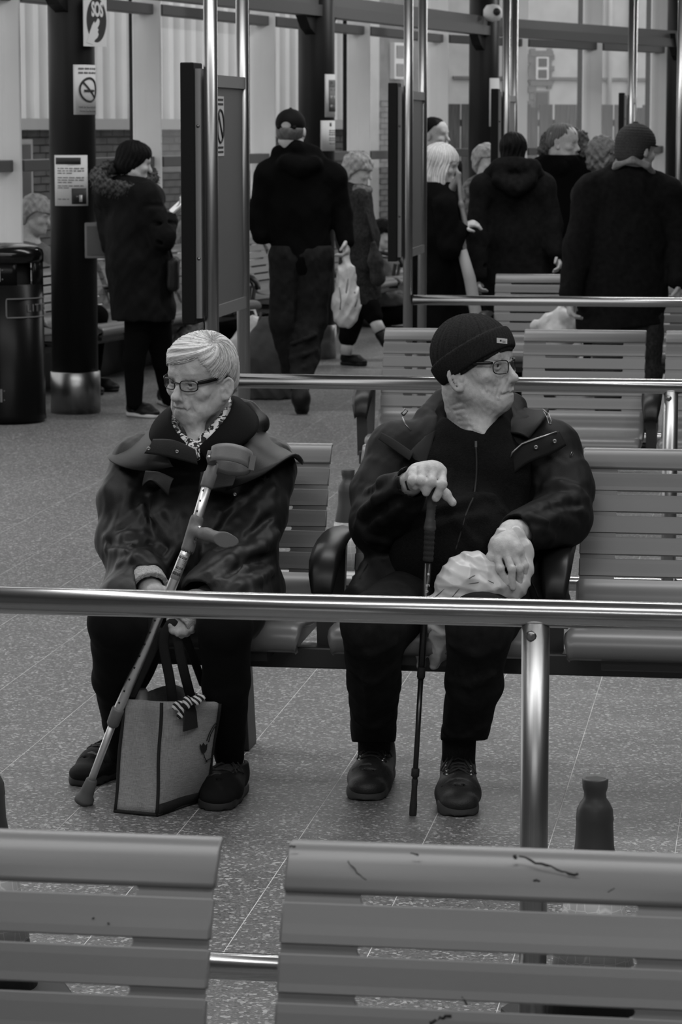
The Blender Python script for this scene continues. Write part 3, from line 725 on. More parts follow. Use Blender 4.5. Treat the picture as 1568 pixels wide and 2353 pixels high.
def head(F, c, R, S=1.0, old=1.0, neck=None, fine=True, ears=True, male=False, mouth=True, lower=1.0, nr=None, ear_dz=0.0, prof=0.0):
    """a head into the field: c = point between the eyes' pivots at eye height, R from frame()"""
    c = np.array(c, float)
    def L(x, y, z): return c + R @ (np.array((x, y, z if z > 0 else z * lower)) * S)
    def E(p, r, k, op='u', R2=None): F.ell(L(*p), np.array(r) * S, R if R2 is None else R2, k * S, op)
    def C(a, b, r1, r2, k, op='u'): F.cap(L(*a), L(*b), r1 * S, r2 * S, k * S, op)
    E((0, -0.014, 0.034), (0.0755, 0.096, 0.082), 0.02)
    E((0, 0.042, 0.038), (0.058, 0.044, 0.05), 0.03)
    E((0, 0.026, -0.035), (0.060, 0.060, 0.072), 0.03)
    E((0, 0.034, -0.078), (0.047, 0.045, 0.034), 0.03)
    E((0, 0.070, -0.101), (0.021, 0.016, 0.014), 0.022)
    for s in (-1, 1):
        C((s * 0.056, -0.004, -0.062), (s * 0.022, 0.064, -0.100), 0.017, 0.013, 0.03)
        E((s * 0.044, 0.058, -0.030), (0.022, 0.020, 0.017), 0.022)
        E((s * 0.031, 0.098, -0.001), (0.019, 0.019, 0.0115), 0.014, 's')
    C((-0.032, 0.0765, 0.021), (0.032, 0.0765, 0.021), 0.0115, 0.0115, 0.016)
    if not fine:
        C((0, 0.084, 0.004), (0, 0.107, -0.036), 0.008, 0.0125, 0.012); C((-0.018, 0.084, -0.072), (0.018, 0.084, -0.072), 0.008, 0.008, 0.012)
    else:
        for s in (-1, 1):
            E((s * 0.031, 0.0690, -0.001), (0.0150, 0.0120, 0.0120), 0.004)
            E((s * 0.031, 0.0900, -0.001), (0.0150, 0.0130, 0.0062), 0.004, 's')
            # heavy upper lid, crease above it and a bag below the eye
            C((s * 0.0165, 0.0810, 0.0030), (s * 0.031, 0.0850, 0.0068), 0.0030, 0.0040, 0.003); C((s * 0.031, 0.0850, 0.0068), (s * 0.047, 0.0745, 0.0010), 0.0040, 0.0032, 0.003)
            C((s * 0.018, 0.0800, -0.0075), (s * 0.032, 0.0815, -0.0108), 0.0030, 0.0042, 0.004); C((s * 0.032, 0.0815, -0.0108), (s * 0.046, 0.0735, -0.0065), 0.0042, 0.0030, 0.004)
            C((s * 0.018, 0.0850, 0.0105), (s * 0.046, 0.0790, 0.0095), 0.0014, 0.0014, 0.004, 's'); C((s * 0.020, 0.0850, -0.0165), (s * 0.044, 0.0790, -0.0150), 0.0014, 0.0014, 0.004, 's')
        C((0, 0.086, 0.006), (0, 0.104, -0.030), 0.0075, 0.0105, 0.012)
        E((0, 0.1085, -0.0375), (0.0125, 0.0125, 0.0105), 0.010)
        for s in (-1, 1):
            E((s * 0.0135, 0.0965, -0.0415), (0.0085, 0.0105, 0.0085), 0.006)
            E((s * 0.0068, 0.1065, -0.0505), (0.0042, 0.0055, 0.0045), 0.003, 's')
        E((0, 0.074 + prof, -0.069), (0.033, 0.021, 0.025), 0.02)
        if prof: E((0, 0.072 + prof, -0.099), (0.021, 0.017, 0.016), 0.02)
        if mouth:
            C((-0.023, 0.083 + prof * 0.8, -0.0715), (-0.006, 0.0945 + prof * 0.8, -0.0675), 0.003, 0.0042, 0.005); C((-0.006, 0.0945 + prof * 0.8, -0.0675), (0.006, 0.0945 + prof * 0.8, -0.0675), 0.0042, 0.0042, 0.005); C((0.006, 0.0945 + prof * 0.8, -0.0675), (0.023, 0.083 + prof * 0.8, -0.0715), 0.0042, 0.003, 0.005)
            C((-0.020, 0.083 + prof * 0.8, -0.0785), (0, 0.0925 + prof * 0.8, -0.0790), 0.0032, 0.0046, 0.005); C((0, 0.0925 + prof * 0.8, -0.0790), (0.020, 0.083 + prof * 0.8, -0.0785), 0.0046, 0.0032, 0.005)
            for s in (-1, 1):
                C((0, 0.0985 + prof * 0.8, -0.0732), (s * 0.015, 0.0935 + prof * 0.8, -0.0740), 0.0022, 0.0022, 0.003, 's'); C((s * 0.015, 0.0935 + prof * 0.8, -0.0740), (s * 0.0265, 0.0860 + prof * 0.8, -0.0770), 0.0022, 0.0016, 0.004, 's')
        if old:
            for s in (-1, 1):
                q = 0.0022 + 0.0016 * old
                C((s * 0.019, 0.0960, -0.040), (s * 0.031, 0.0880, -0.058), q, q, 0.007, 's'); C((s * 0.031, 0.0880, -0.058), (s * 0.036, 0.0770, -0.083), q, q * 0.7, 0.007, 's')
                C((s * 0.0285, 0.0850, -0.080), (s * 0.031, 0.0740, -0.099), q * 0.6, q * 0.5, 0.010, 's')
                E((s * 0.041, 0.052, -0.082), (0.017, 0.018, 0.020), 0.02)                # jowl
                C((s * 0.014, 0.0875, -0.010), (s * 0.036, 0.0795, -0.0215), 0.0018, 0.0015, 0.005, 's')
            C((-0.012, 0.0845, -0.0895), (0.012, 0.0845, -0.0895), 0.0030, 0.0030, 0.006, 's')
    if ears:
        for s in (-1, 1):
            at0 = np.array((s * 0.072, 0.004, -0.012 + ear_dz)); eb = np.array((s * 0.55, -0.83, 0.0)); eu = np.array((0, -0.16, 0.98)); n_ = 14
            rim = [at0 + eb * (0.0145 + 0.0155 * math.cos(a) * (1.0 + 0.15 * math.sin(a))) + eu * (0.0300 * math.sin(a) - 0.002) for a in np.linspace(-2.3, 2.5, n_)]
            if fine:
                for a, b in zip(rim[:-1], rim[1:]): C(a, b, 0.0046, 0.0046, 0.003)
                for t_ in (-0.018, -0.009, 0.0, 0.009, 0.017): C(at0 + eb * 0.001 + eu * t_ + np.array((-s * 0.006, 0, 0)), at0 + eb * (0.026 - 18 * t_ * t_) + eu * t_ + np.array((-s * 0.005, 0, 0)), 0.0050, 0.0036, 0.004)
                E(at0 + eb * 0.006 + eu * -0.027, (0.0065, 0.0075, 0.0095), 0.006)                      # lobe
                C(at0 + eb * 0.019 + eu * 0.015, at0 + eb * 0.017 + eu * -0.012, 0.0030, 0.0028, 0.003)  # inner fold
                C(at0 + eb * 0.002 + eu * -0.004, at0 + eb * 0.003 + eu * -0.012, 0.0042, 0.0042, 0.003) # tragus
            else:
                E(at0 + eb * 0.013, (0.010, 0.018, 0.030), 0.006)
    if neck is not None:
        nr = (nr or (0.060 if male else 0.052)) * S
        F.cap(L(0, -0.03, -0.06), neck, nr, nr * 1.12, 0.03)
    return L
def limb(F, pts, rs, k=0.02, flat=None): F.path([np.array(p) for p in pts], rs, k, 'u', flat)
def finger(F, pts, r0, r1=None, k=0.004):
    n = len(pts); r1 = r1 or r0 * 0.8
    F.path([np.array(p) for p in pts], [r0 + (r1 - r0) * i / (n - 1) for i in range(n)], k)
    for p in pts[1:-1]: F.ell(np.array(p), (r0 * 1.03,) * 3, None, k)
def eye(parent, c, R, S, L, s):
    m = MB(); m.lathe([(0.0, 0.0120), (0.0045, 0.0111), (0.0085, 0.0085), (0.0112, 0.0043), (0.012, 0.0), (0.0085, -0.0085), (0.0, -0.012)], 16)
    me = m.mesh('eye'); Rm = Matrix(R.tolist()); p = L(s * 0.031, 0.0722, -0.0005)
    o = link('eye', me, M['eye'], parent); mw = Matrix.Translation(Vector(p)) @ (Rm @ Matrix.Rotation(-math.pi / 2, 3, 'X')).to_4x4() @ Matrix.Scale(S, 4)
    o.matrix_parent_inverse = (Matrix.Translation(parent.location) @ Matrix.Rotation(parent.rotation_euler.z, 4, 'Z')).inverted(); o.matrix_basis = mw
    return o
def eye_material():
    m = mat('eye', 0.5, 0.15); nt = m.node_tree; b = nt.nodes['Principled BSDF']; tc = nt.nodes.new('ShaderNodeTexCoord'); sp = nt.nodes.new('ShaderNodeSeparateXYZ'); nt.links.new(tc.outputs['Object'], sp.inputs[0])
    r = nt.nodes.new('ShaderNodeValToRGB'); r.color_ramp.interpolation = 'CONSTANT'; mr = nt.nodes.new('ShaderNodeMapRange'); mr.inputs['From Min'].default_value = -0.012; mr.inputs['From Max'].default_value = 0.012
    nt.links.new(sp.outputs['Z'], mr.inputs['Value']); nt.links.new(mr.outputs[0], r.inputs[0])
    e = r.color_ramp.elements; e[0].position = 0; e[0].color = (.45, .45, .45, 1); e[1].position = 0.90; e[1].color = (.05, .05, .05, 1); x = e.new(0.985); x.color = (.005, .005, .005, 1)
    nt.links.new(r.outputs[0], b.inputs['Base Color']); return m
M['eye'] = eye_material()
M['skin'] = tone_mat('skin', 0.46, 0.5, bump=0.25, bscale=420.0, noise=0.10, nscale=90.0, sss=0.0)
def wp(px, py, Y): return np.array(at(px, py, Y))
def surf(F, px, py, y0=6.3, y1=8.0):
    """first point of a field's surface on the sight line of a pixel"""
    a = wp(px, py, y0); b = wp(px, py, y1); t = np.linspace(0, 1, 900)[:, None]; P = a + (b - a) * t
    i = np.round((P - F.lo) / F.h).astype(int); ok = ((i >= 0) & (i < F.n)).all(1); i = np.clip(i, 0, F.n - 1)
    d = np.where(ok, F.D[i[:, 0], i[:, 1], i[:, 2]], 1.0); k = np.where(d < 0)[0]
    return P[k[0]] if len(k) else wp(px, py, 7.3)
def fold(F, pts, r=0.012, sink=0.5, k=0.018, op='u', y0=6.3):
    P = [surf(F, x, y, y0) for x, y in pts]; P = [p + np.array((0, r * sink, 0)) for p in P]
    n = len(P); rs = [r * (0.45 + 0.55 * math.sin(math.pi * (i + 0.5) / n)) for i in range(n)]
    F.path(P, rs, k, op)
def groove(F, pts, r=0.008, k=0.012, y0=6.3): fold(F, pts, r, -0.3, k, 's', y0)
def custom(F, fn):
    """fn(D, P) -> D over the whole (small) grid, P = (x,y,z) broadcast arrays"""
    F.D = fn(F.D, (F.ax[0][:, None, None], F.ax[1][None, :, None], F.ax[2][None, None, :])).astype(np.float32); return F
def local(P, c, R, S=1.0):
    q = [P[i] - c[i] for i in range(3)]
    return [(q[0] * R[0, i] + q[1] * R[1, i] + q[2] * R[2, i]) / S for i in range(3)]
def smooth_obj(o, it=4, f=0.5):
    m = o.modifiers.new('smooth', 'SMOOTH'); m.iterations = it; m.factor = f; return o
def shoe(parent, heel, toe, wd, mats, h=0.10, lace=True, sole_h=0.026, world=True, tread=True, lift=0.0, name='shoe', boot=0.0, vox=0.004):
    """a laced shoe on the floor from heel to toe (world points); parts: upper, sole, lace"""
    heel = Vector((heel[0], heel[1], lift)); toe = Vector((toe[0], toe[1], lift)); d = (toe - heel); Ln = d.length; d.normalize(); x = Vector((d.y, -d.x, 0))
    R = np.array([[x.x, d.x, 0], [x.y, d.y, 0], [0, 0, 1.0]]); o = np.array(heel)
    def P(a, b, c): return o + R @ np.array((a * wd, b * Ln, c))
    lo = np.minimum(o, np.array(toe)) - 0.09; hi = np.maximum(o, np.array(toe)) + 0.09; lo[2] = lift - 0.01; hi[2] = lift + h + 0.09
    F = Sdf(lo, hi, vox)
    F.cap(P(0, 0.80, 0.030), P(0.02, 0.62, 0.036), wd * 0.44, wd * 0.46, 0.02, flat=((0, 0, 1), 0.62))
    F.cap(P(0.02, 0.62, 0.036), P(0, 0.16, 0.05), wd * 0.44, wd * 0.34, 0.03)
    F.cap(P(0, 0.60, 0.045), P(0, 0.26, h * 0.82), wd * 0.36, wd * 0.33, 0.03)
    F.cap(P(0, 0.22, 0.045), P(0, 0.22, h + boot), wd * 0.36, wd * 0.36, 0.02)
    F.cap(P(0, 0.24, h * 0.8), P(0, 0.22, h + boot + 0.03), wd * 0.27, wd * 0.29, 0.004, 's')
    F.plane(P(0, 0.2, h + boot), (0, 0, 1)); F.plane(P(0, 0, sole_h * 0.6), (0, 0, -1))
    groove_pts = [P(-0.40, 0.68, 0.05), P(0, 0.76, 0.072), P(0.40, 0.68, 0.05)]
    F.path(groove_pts, 0.003, 0.003, 's')
    root = empty(name, heel, 0, None); root.parent = parent
    root.location = heel - Vector(parent.location)
    link('upper', F.mesh('upper', heel), mats[0], root)
    S2 = Sdf(lo, hi, vox)
    S2.cap(P(0.02, 0.78, sole_h * 0.5), P(0.03, 0.55, sole_h * 0.5), wd * 0.47, wd * 0.46, 0.01); S2.cap(P(0.03, 0.55, sole_h * 0.5), P(0, 0.17, sole_h * 0.5), wd * 0.46, wd * 0.38, 0.01)
    S2.plane(P(0, 0, sole_h), (0, -0.0, 1)); S2.plane(P(0, 0, 0.001), (0, 0, -1))
    if tread:
        for b in np.arange(0.1, 0.95, 0.09): S2.cap(P(-0.6, b, 0.0), P(0.6, b, 0.0), 0.005, 0.005, 0.002, 's')
    link('sole', S2.mesh('sole', heel), mats[1], root)
    if lace:
        def top(a, b, up=0.0):
            q = P(a, b, 0.0); ij = np.clip(np.round((q - F.lo) / F.h).astype(int), 0, F.n - 1); col = F.D[ij[0], ij[1], :]; k = np.where(col < 0)[0]
            q[2] = F.ax[2][k[-1]] + F.h * 0.5 + up if len(k) else sole_h; return Vector(q)
        rows_ = [(0.62 - i * 0.062) for i in range(5)]
        for i, b in enumerate(rows_):
            m = MB(); m.tube([top(-0.24, b, 0.0), top(-0.12, b - 0.012, 0.002), top(0, b - 0.022, 0.003), top(0.12, b - 0.034, 0.002), top(0.24, b - 0.045, 0.0)], 0.0026, 6); m.tube([top(0.24, b, 0.0), top(0.12, b - 0.012, 0.002), top(0, b - 0.022, 0.004), top(-0.12, b - 0.034, 0.002), top(-0.24, b - 0.045, 0.0)], 0.0026, 6)
            l = m.build('lace', mats[2], root); l.matrix_parent_inverse = Matrix.Translation(-heel)
            for sg in (-1, 1):
                e = MB(); e.lathe([(0, 0.003), (0.0024, 0.003), (0.0042, 0.0)], 8, c=top(sg * 0.27, b, 0.0)); l = e.build('eyelet', mats[3] if len(mats) > 3 else mats[2], root); l.matrix_parent_inverse = Matrix.Translation(-heel)
        m = MB(); c = top(0, rows_[-1] - 0.03, 0.005)
        for sg in (-1, 1):
            m.tube([c, top(sg * 0.22, 0.36, 0.008), top(sg * 0.40, 0.42, 0.004), top(sg * 0.34, 0.50, 0.004), top(sg * 0.12, 0.40, 0.010), c], 0.0024, 6); m.tube([c, top(sg * 0.16, 0.46, 0.008), top(sg * 0.34, 0.58, 0.003)], 0.0022, 6)
        l = m.build('bow', mats[2], root); l.matrix_parent_inverse = Matrix.Translation(-heel)
        m = MB(); m.sheet([[top(a, b, 0.0012) for a in (-0.40, -0.2, 0, 0.2, 0.40)] for b in (0.70, 0.715)], 0.0012, True); l = m.build('toe_seam', mats[1], root); l.matrix_parent_inverse = Matrix.Translation(-heel)
    return root
def glasses(parent, L, R, S, mframe, mlens, wl=0.048, hl=0.031, rt=0.0019, y=0.097, zc=-0.004, arm_z=0.006, rim_bottom=True, templ=0.0045, name='glasses'):
    m = MB(); root = None; lens = []
    for s in (-1, 1):
        pts = []; lp = []
        for i in range(28):
            a = 2 * math.pi * i / 28; ca, sa = math.cos(a), math.sin(a); e = 0.66
            X = s * 0.0335 + abs(ca) ** e * math.copysign(1, ca) * wl / 2; Z = zc + abs(sa) ** e * math.copysign(1, sa) * hl / 2
            Yy = y - 5.0 * (X * X) - 0.05 * (zc - Z) * 0; pts.append(Vector(L(X, Yy, Z))); lp.append(Vector(L(s * 0.0335 + (X - s * 0.0335) * .97, Yy, zc + (Z - zc) * .97)))
        m.tube(pts + [pts[0]], rt * S, 8, caps=False); lens.append(lp)
        o = s * (0.0335 + wl / 2); yo = y - 5 * o * o
        m.tube([Vector(L(o, yo, arm_z)), Vector(L(o + s * 0.006, yo - 0.006, arm_z + 0.001)), Vector(L(o + s * 0.014, yo - 0.03, arm_z + 0.001)), Vector(L(s * 0.0785, 0.0, arm_z + 0.001)), Vector(L(s * 0.079, -0.022, arm_z - 0.002)), Vector(L(s * 0.077, -0.034, arm_z - 0.022))], [templ * 0.8 * S, templ * S, templ * S, templ * 0.8 * S, templ * .7 * S, templ * 0.6 * S], 8, flat=(Vector(R[:, 0]), 0.45))
    m.tube([Vector(L(-0.0335 + wl / 2 - 0.001, y - 0.0005, 0.003)), Vector(L(0, y + 0.004, 0.006)), Vector(L(0.0335 - wl / 2 + 0.001, y - 0.0005, 0.003))], rt * 1.1 * S, 8)
    fr = m.build(name, mframe, parent, world=True)
    for lp in lens:
        l = MB(); c = sum(lp, Vector()) / len(lp); n = len(lp); l.add(lp + [c], [(i, (i + 1) % n, n) for i in range(n)], True); l.build('lens', mlens, fr, world=True)
    return fr
M['lens'] = glass_mat('spectacle lens', 0.93, 0.07, 0.02)
# ================================================================ the woman with the crutch
M['wax'] = mat('dark waxed jacket cloth', 0.0115, 0.48, noise=0.25, scale=14.0, bump=0.12, bscale=500.0, spec=0.24)
M['cord'] = mat('black corduroy collar', 0.005, 0.9, spec=0.1, bump=0.2, scale=400.0)
M['wax_in'] = mat('black jacket lining', 0.006, 0.7)
M['blacktrouser'] = mat('black trouser knit', 0.005, 0.9, spec=0.12, bump=0.2, scale=900.0, noise=0.2, sheen=0.0)
M['blackshoe'] = mat('black mesh shoe', 0.007, 0.7, spec=0.2, bump=0.6, scale=1200.0, noise=0.4)
M['lace'] = mat('black lace', 0.016, 0.8)
M['blacksole'] = mat('dark rubber sole', 0.022, 0.6)
M['greyhair'] = tone_mat('silver hair', 0.60, 0.45, bump=0.3, bscale=500.0, spec=0.5)
M['wool'] = mat('pale grey wool cuff', 0.38, 0.95, noise=0.35, scale=250.0, bump=0.9, bscale=400.0)
M['frame_black'] = mat('black spectacle frame', 0.006, 0.25)
WR = Vector((at(440, 1380, 7.22).x, 7.22, 0))
woman = thing('person', 'grey haired person in glasses and dark caped jacket holding a crutch', 'person', WR)
WHC = wp(463, 866, 7.31); WHR = frame(math.radians(-38), math.radians(-8), math.radians(-3)); WS = 0.96; WLOW = 0.90
# body: head, neck, trunk, arms, gloved hands in one skin
B = Sdf((-0.66, 6.80, 0.40), (0.02, 7.60, 1.20), 0.0031)
WL = head(B, WHC, WHR, WS, old=1.3, neck=wp(470, 1010, 7.40), lower=WLOW, ear_dz=-0.014)
# sagging neck and thin tight mouth
B.cap(WL(0, 0.045, -0.100), wp(452, 1010, 7.27), 0.022, 0.024, 0.03)
B.cap(wp(470, 1010, 7.40), wp(445, 1370, 7.28), 0.075, 0.10, 0.03, flat=((0, 1, 0), 0.7))
B.cap(wp(330, 1065, 7.38), wp(600, 1070, 7.38), 0.045, 0.045, 0.04)
limb(B, [wp(330, 1070, 7.38), wp(275, 1245, 7.28), wp(338, 1335, 7.06)], [0.045, 0.038, 0.026])
limb(B, [wp(600, 1075, 7.38), wp(592, 1265, 7.22), wp(440, 1402, 6.97)], [0.045, 0.038, 0.026])
# right hand lies in the lap beside the crutch, left hand closes on the bag handles
h0 = wp(338, 1335, 7.06); B.cap(h0, wp(352, 1368, 7.0), 0.028, 0.034, 0.015)
for i, (a, b, c) in enumerate((((338, 1375, 6.985), (352, 1396, 6.965), (366, 1412, 6.975)), ((350, 1378, 6.98), (365, 1400, 6.96), (378, 1415, 6.97)), ((362, 1377, 6.98), (376, 1398, 6.955), (388, 1410, 6.965)), ((372, 1372, 6.985), (386, 1388, 6.96), (396, 1398, 6.965)))): finger(B, [wp(*a), wp(*b), wp(*c)], 0.0095, 0.008)
finger(B, [wp(375, 1355, 7.0), wp(392, 1366, 6.985), wp(400, 1380, 6.975)], 0.010, 0.009)
B.cap(wp(440, 1402, 6.97), wp(420, 1424, 6.955), 0.026, 0.030, 0.015)
for a, b, c in (((400, 1432, 6.935), (398, 1448, 6.93), (405, 1455, 6.945)), ((411, 1436, 6.93), (410, 1453, 6.925), (417, 1460, 6.94)), ((423, 1436, 6.93), (424, 1452, 6.925), (430, 1457, 6.94)), ((434, 1430, 6.935), (438, 1443, 6.93), (441, 1449, 6.945))): finger(B, [wp(*a), wp(*b), wp(*c)], 0.0092, 0.008)
finger(B, [wp(402, 1415, 6.95), wp(392, 1424, 6.935), wp(393, 1436, 6.93)], 0.010, 0.009)
B.disp(lambda x, y, z: 0.0006 * wob(x, y, z, 260.0) + 0.0009 * wob(x, y, z, 110.0, 3))
me = B.mesh('body', WR); p = local(B.pos.T, WHC, WHR, WS); p[2] = np.where(p[2] < 0, p[2] / WLOW, p[2])
tone = np.ones(len(B.pos)); x_, y_, z_ = p
lip = np.exp(-((z_ + 0.0735) / 0.006) ** 2) * (np.abs(x_) < 0.023) * (y_ > 0.075); tone *= 1 - 0.30 * lip
tone *= 1 - 0.35 * np.exp(-(((np.abs(x_) - 0.033) / 0.02) ** 2 + ((z_ - 0.026) / 0.004) ** 2)) * (y_ > 0.06)
tone *= 1 + 0.05 * wob(*B.pos.T, 70.0, 5) + 0.06 * wob(*B.pos.T, 190.0, 8)
tone *= np.where((z_ < -0.2), 0.75, 1.0)
tone_attr(me, tone); wbody = link('body', me, M['skin'], woman)
for s in (-1, 1): eye(woman, WHC, WHR, WS, WL, s)
# hair: short crop combed away from a whorl near the crown
Hh = Sdf(WHC - 0.15, WHC + 0.17, 0.0026)
HE = np.array((0.0865, 0.1010, 0.0850)); HO = np.array((0.0, -0.010, 0.036))
Hh.ell(WL(*HO), HE * WS, WHR, 0.0); Hh.ell(WL(0.0, 0.040, 0.062), np.array((0.062, 0.050, 0.042)) * WS, WHR, 0.03); Hh.ell(WL(0, -0.068, -0.02), np.array((0.060, 0.038, 0.060)) * WS, WHR, 0.03)
CR = np.array((-0.60, 0.08, 0.79)); CR /= np.linalg.norm(CR)
e1 = np.cross(CR, (0, 1, 0)); e1 /= np.linalg.norm(e1); e2 = np.cross(CR, e1)
def hairang(lx, ly, lz):
    ly = ly - HO[1]; lz = lz - HO[2]; a = lx * e1[0] + ly * e1[1] + lz * e1[2]; b = lx * e2[0] + ly * e2[1] + lz * e2[2]; cc = lx * CR[0] + ly * CR[1] + lz * CR[2]
    th = np.arctan2(np.sqrt(a * a + b * b), cc); return np.arctan2(a, b) - 0.8 * th, th
AZ = [-180, -150, -128, -108, -98, -84, -74, -60, -46, -33, -15, 10, 40, 60, 75, 84, 98, 108, 128, 150, 180]
LZ = [-0.085, -0.080, -0.050, -0.010, 0.010, 0.004, -0.012, 0.006, 0.040, 0.066, 0.058, 0.048, 0.038, 0.020, -0.008, 0.004, 0.010, -0.010, -0.050, -0.080, -0.085]
def hairline(lx, ly): return np.interp(np.degrees(np.arctan2(lx, ly + 0.004)), AZ, LZ)
def hairf(D, P):
    lx, ly, lz = local(P, WHC, WHR, WS); lx = lx + 0 * D; ly = ly + 0 * D; lz = lz + 0 * D; ph, th = hairang(lx, ly, lz)
    g = 0.0016 * np.sin(ph * 13 + 2.0 * np.sin(ph * 5)) + 0.0011 * np.sin(ph * 37 + 3 * np.sin(ph * 7 + th * 3)) + 0.0006 * np.sin(ph * 83 + 4 * np.sin(th * 9))
    D = D + g * np.clip(th * 1.3, 0.2, 1) + 0.008 * np.exp(-(th / 0.20) ** 2)        # dip at the whorl
    line = hairline(lx, ly)
    D = D + 0.010 * np.clip(1 - (lz - line) / 0.030, 0, 1) ** 2
    line = line + 0.003 * np.sin(ph * 31) + 0.002 * np.sin(ph * 73)
    return np.maximum(D, (line - lz) * 0.7)
custom(Hh, hairf); me = Hh.mesh('hair', WR)
lx, ly, lz = local(Hh.pos.T, WHC, WHR, WS); ph, th = hairang(lx, ly, lz)
st = 0.80 + 0.20 * np.sin(ph * 29 + 2.5 * np.sin(ph * 9)) + 0.16 * np.sin(ph * 67 + 2 * np.sin(th * 6)) + 0.12 * np.sin(ph * 131 + th * 4)
st *= np.where(th < 0.28, 0.35 + 2.3 * th, 1.0); st *= np.clip(1.05 - 0.35 * np.clip((0.03 - lz) / 0.08, 0, 1), 0.5, 1.1)
tone_attr(me, st); link('hair', me, M['greyhair'], woman)
# single strands over the crop
hs = MB(); rng = random.Random(3); tones = []
for i in range(5200):
    ph0 = rng.uniform(0, 2 * math.pi); th0 = 0.05 + 2.2 * math.sqrt(rng.uniform(0.0, 1)); pts = []; n_s = 6; stp = rng.uniform(0.06, 0.10); lift = rng.uniform(0.993, 1.012); wv = rng.uniform(-0.06, 0.06); ok = True
    for k in range(n_s):
        t_ = th0 + k * stp; a_ = ph0 + 0.8 * t_ + wv * k * 0.4; d_ = CR * math.cos(t_) + (e1 * math.sin(a_) + e2 * math.cos(a_)) * math.sin(t_)
        q = WHR.T @ (np.array((0, 0, 0.0))); lp = d_ * HE * (lift + 0.0025 * k) + HO
        if lp[1] > 0.0 and lp[2] > 0.03: lp = lp + np.array((0, 0.004, 0.004)) * min(1, lp[1] / 0.05)
        if lp[2] < float(hairline(lp[0], lp[1])) + rng.uniform(-0.004, 0.008): break
        pts.append(Vector(WL(lp[0], lp[1], lp[2]) if lp[2] > 0 else WHC + WHR @ (lp * WS)))
    if len(pts) < 3: continue
    m_ = len(pts); r_ = rng.uniform(0.00045, 0.0008); hs.tube(pts, [r_ * 0.7] + [r_] * (m_ - 2) + [r_ * 0.25], 3, caps=False); tones += [rng.uniform(0.6, 1.35) * (0.55 if th0 < 0.25 else 1.0)] * (3 * m_)
o = hs.build('hair_strands', M['greyhair'], woman, world=True); tone_attr(o.data, np.array(tones)); tag(o, kind='stuff')
glasses(woman, WL, WHR, WS, M['frame_black'], M['lens'], wl=0.048, hl=0.031, rt=0.0016, y=0.099, zc=-0.003, arm_z=0.007, templ=0.0060)
# jacket
J = Sdf((-0.74, 6.80, 0.40), (0.02, 7.66, 1.08), 0.0046)
J.cap(wp(440, 1365, 7.27), wp(455, 1120, 7.37), 0.175, 0.160, 0.03, flat=((0, 1, 0), 0.70))
J.cap(wp(330, 1062, 7.40), wp(605, 1070, 7.40), 0.072, 0.076, 0.06)
J.ell(wp(440, 1255, 7.25), (0.17, 0.125, 0.15), None, 0.04)
J.cap(wp(345, 1352, 7.24), wp(560, 1352, 7.24), 0.105, 0.105, 0.05)
J.cap(wp(330, 1362, 7.2), wp(300, 1400, 7.02), 0.100, 0.092, 0.04); J.cap(wp(545, 1362, 7.2), wp(530, 1400, 7.0), 0.100, 0.09, 0.04)
J.cap(wp(470, 1030, 7.42), wp(470, 990, 7.44), 0.085, 0.075, 0.04)
limb(J, [wp(315, 1075, 7.37), wp(292, 1150, 7.32), wp(283, 1245, 7.27), wp(334, 1322, 7.07)], [0.074, 0.070, 0.066, 0.054], 0.03)
limb(J, [wp(610, 1085, 7.37), wp(588, 1180, 7.29), wp(566, 1268, 7.20), wp(470, 1362, 7.0)], [0.080, 0.076, 0.074, 0.060], 0.03)
J.cap(wp(334, 1330, 7.06), wp(350, 1366, 6.99), 0.042, 0.048, 0.012, 's'); J.cap(wp(462, 1372, 6.985), wp(430, 1405, 6.93), 0.046, 0.052, 0.012, 's')
J.ell(wp(468, 985, 7.40), (0.074, 0.080, 0.075), None, 0.01, 's')
# folds read from the photograph
for pts, r in ((((300, 1130), (285, 1180), (262, 1225)), 0.016), (((330, 1165), (305, 1195), (270, 1215)), 0.013), (((245, 1235), (290, 1240), (345, 1235)), 0.015), (((250, 1262), (300, 1268), (335, 1300)), 0.014), (((275, 1300), (310, 1285), (335, 1270)), 0.010),
               (((375, 1130), (385, 1180), (400, 1220)), 0.012), (((360, 1190), (390, 1240), (430, 1265)), 0.012), (((365, 1265), (395, 1280), (420, 1300)), 0.012), (((420, 1200), (410, 1250), (380, 1300)), 0.011),
               (((590, 1110), (560, 1150), (520, 1180)), 0.014), (((625, 1130), (590, 1165), (555, 1195)), 0.013), (((620, 1165), (585, 1190), (550, 1230)), 0.013), (((635, 1230), (600, 1262), (560, 1275)), 0.015), (((600, 1300), (560, 1315), (500, 1340)), 0.014), (((625, 1310), (590, 1335), (550, 1350)), 0.012), (((560, 1245), (530, 1290), (480, 1320)), 0.011), (((500, 1180), (480, 1230), (470, 1275)), 0.010)): fold(J, pts, r)
for pts in (((340, 1140), (345, 1210), (360, 1275)), ((545, 1160), (510, 1215), (480, 1245)), ((620, 1190), (560, 1240), (500, 1262)), ((250, 1250), (300, 1255), (345, 1250)), ((630, 1275), (580, 1290), (520, 1322))): groove(J, pts, 0.008)
J.disp(lambda x, y, z: 0.0028 * wob(x, y, z, 34.0, 1) + 0.0016 * wob(x, y, z * 0.6, 80.0, 2))
wj = link('jacket', J.mesh('jacket', WR), M['wax'], woman)
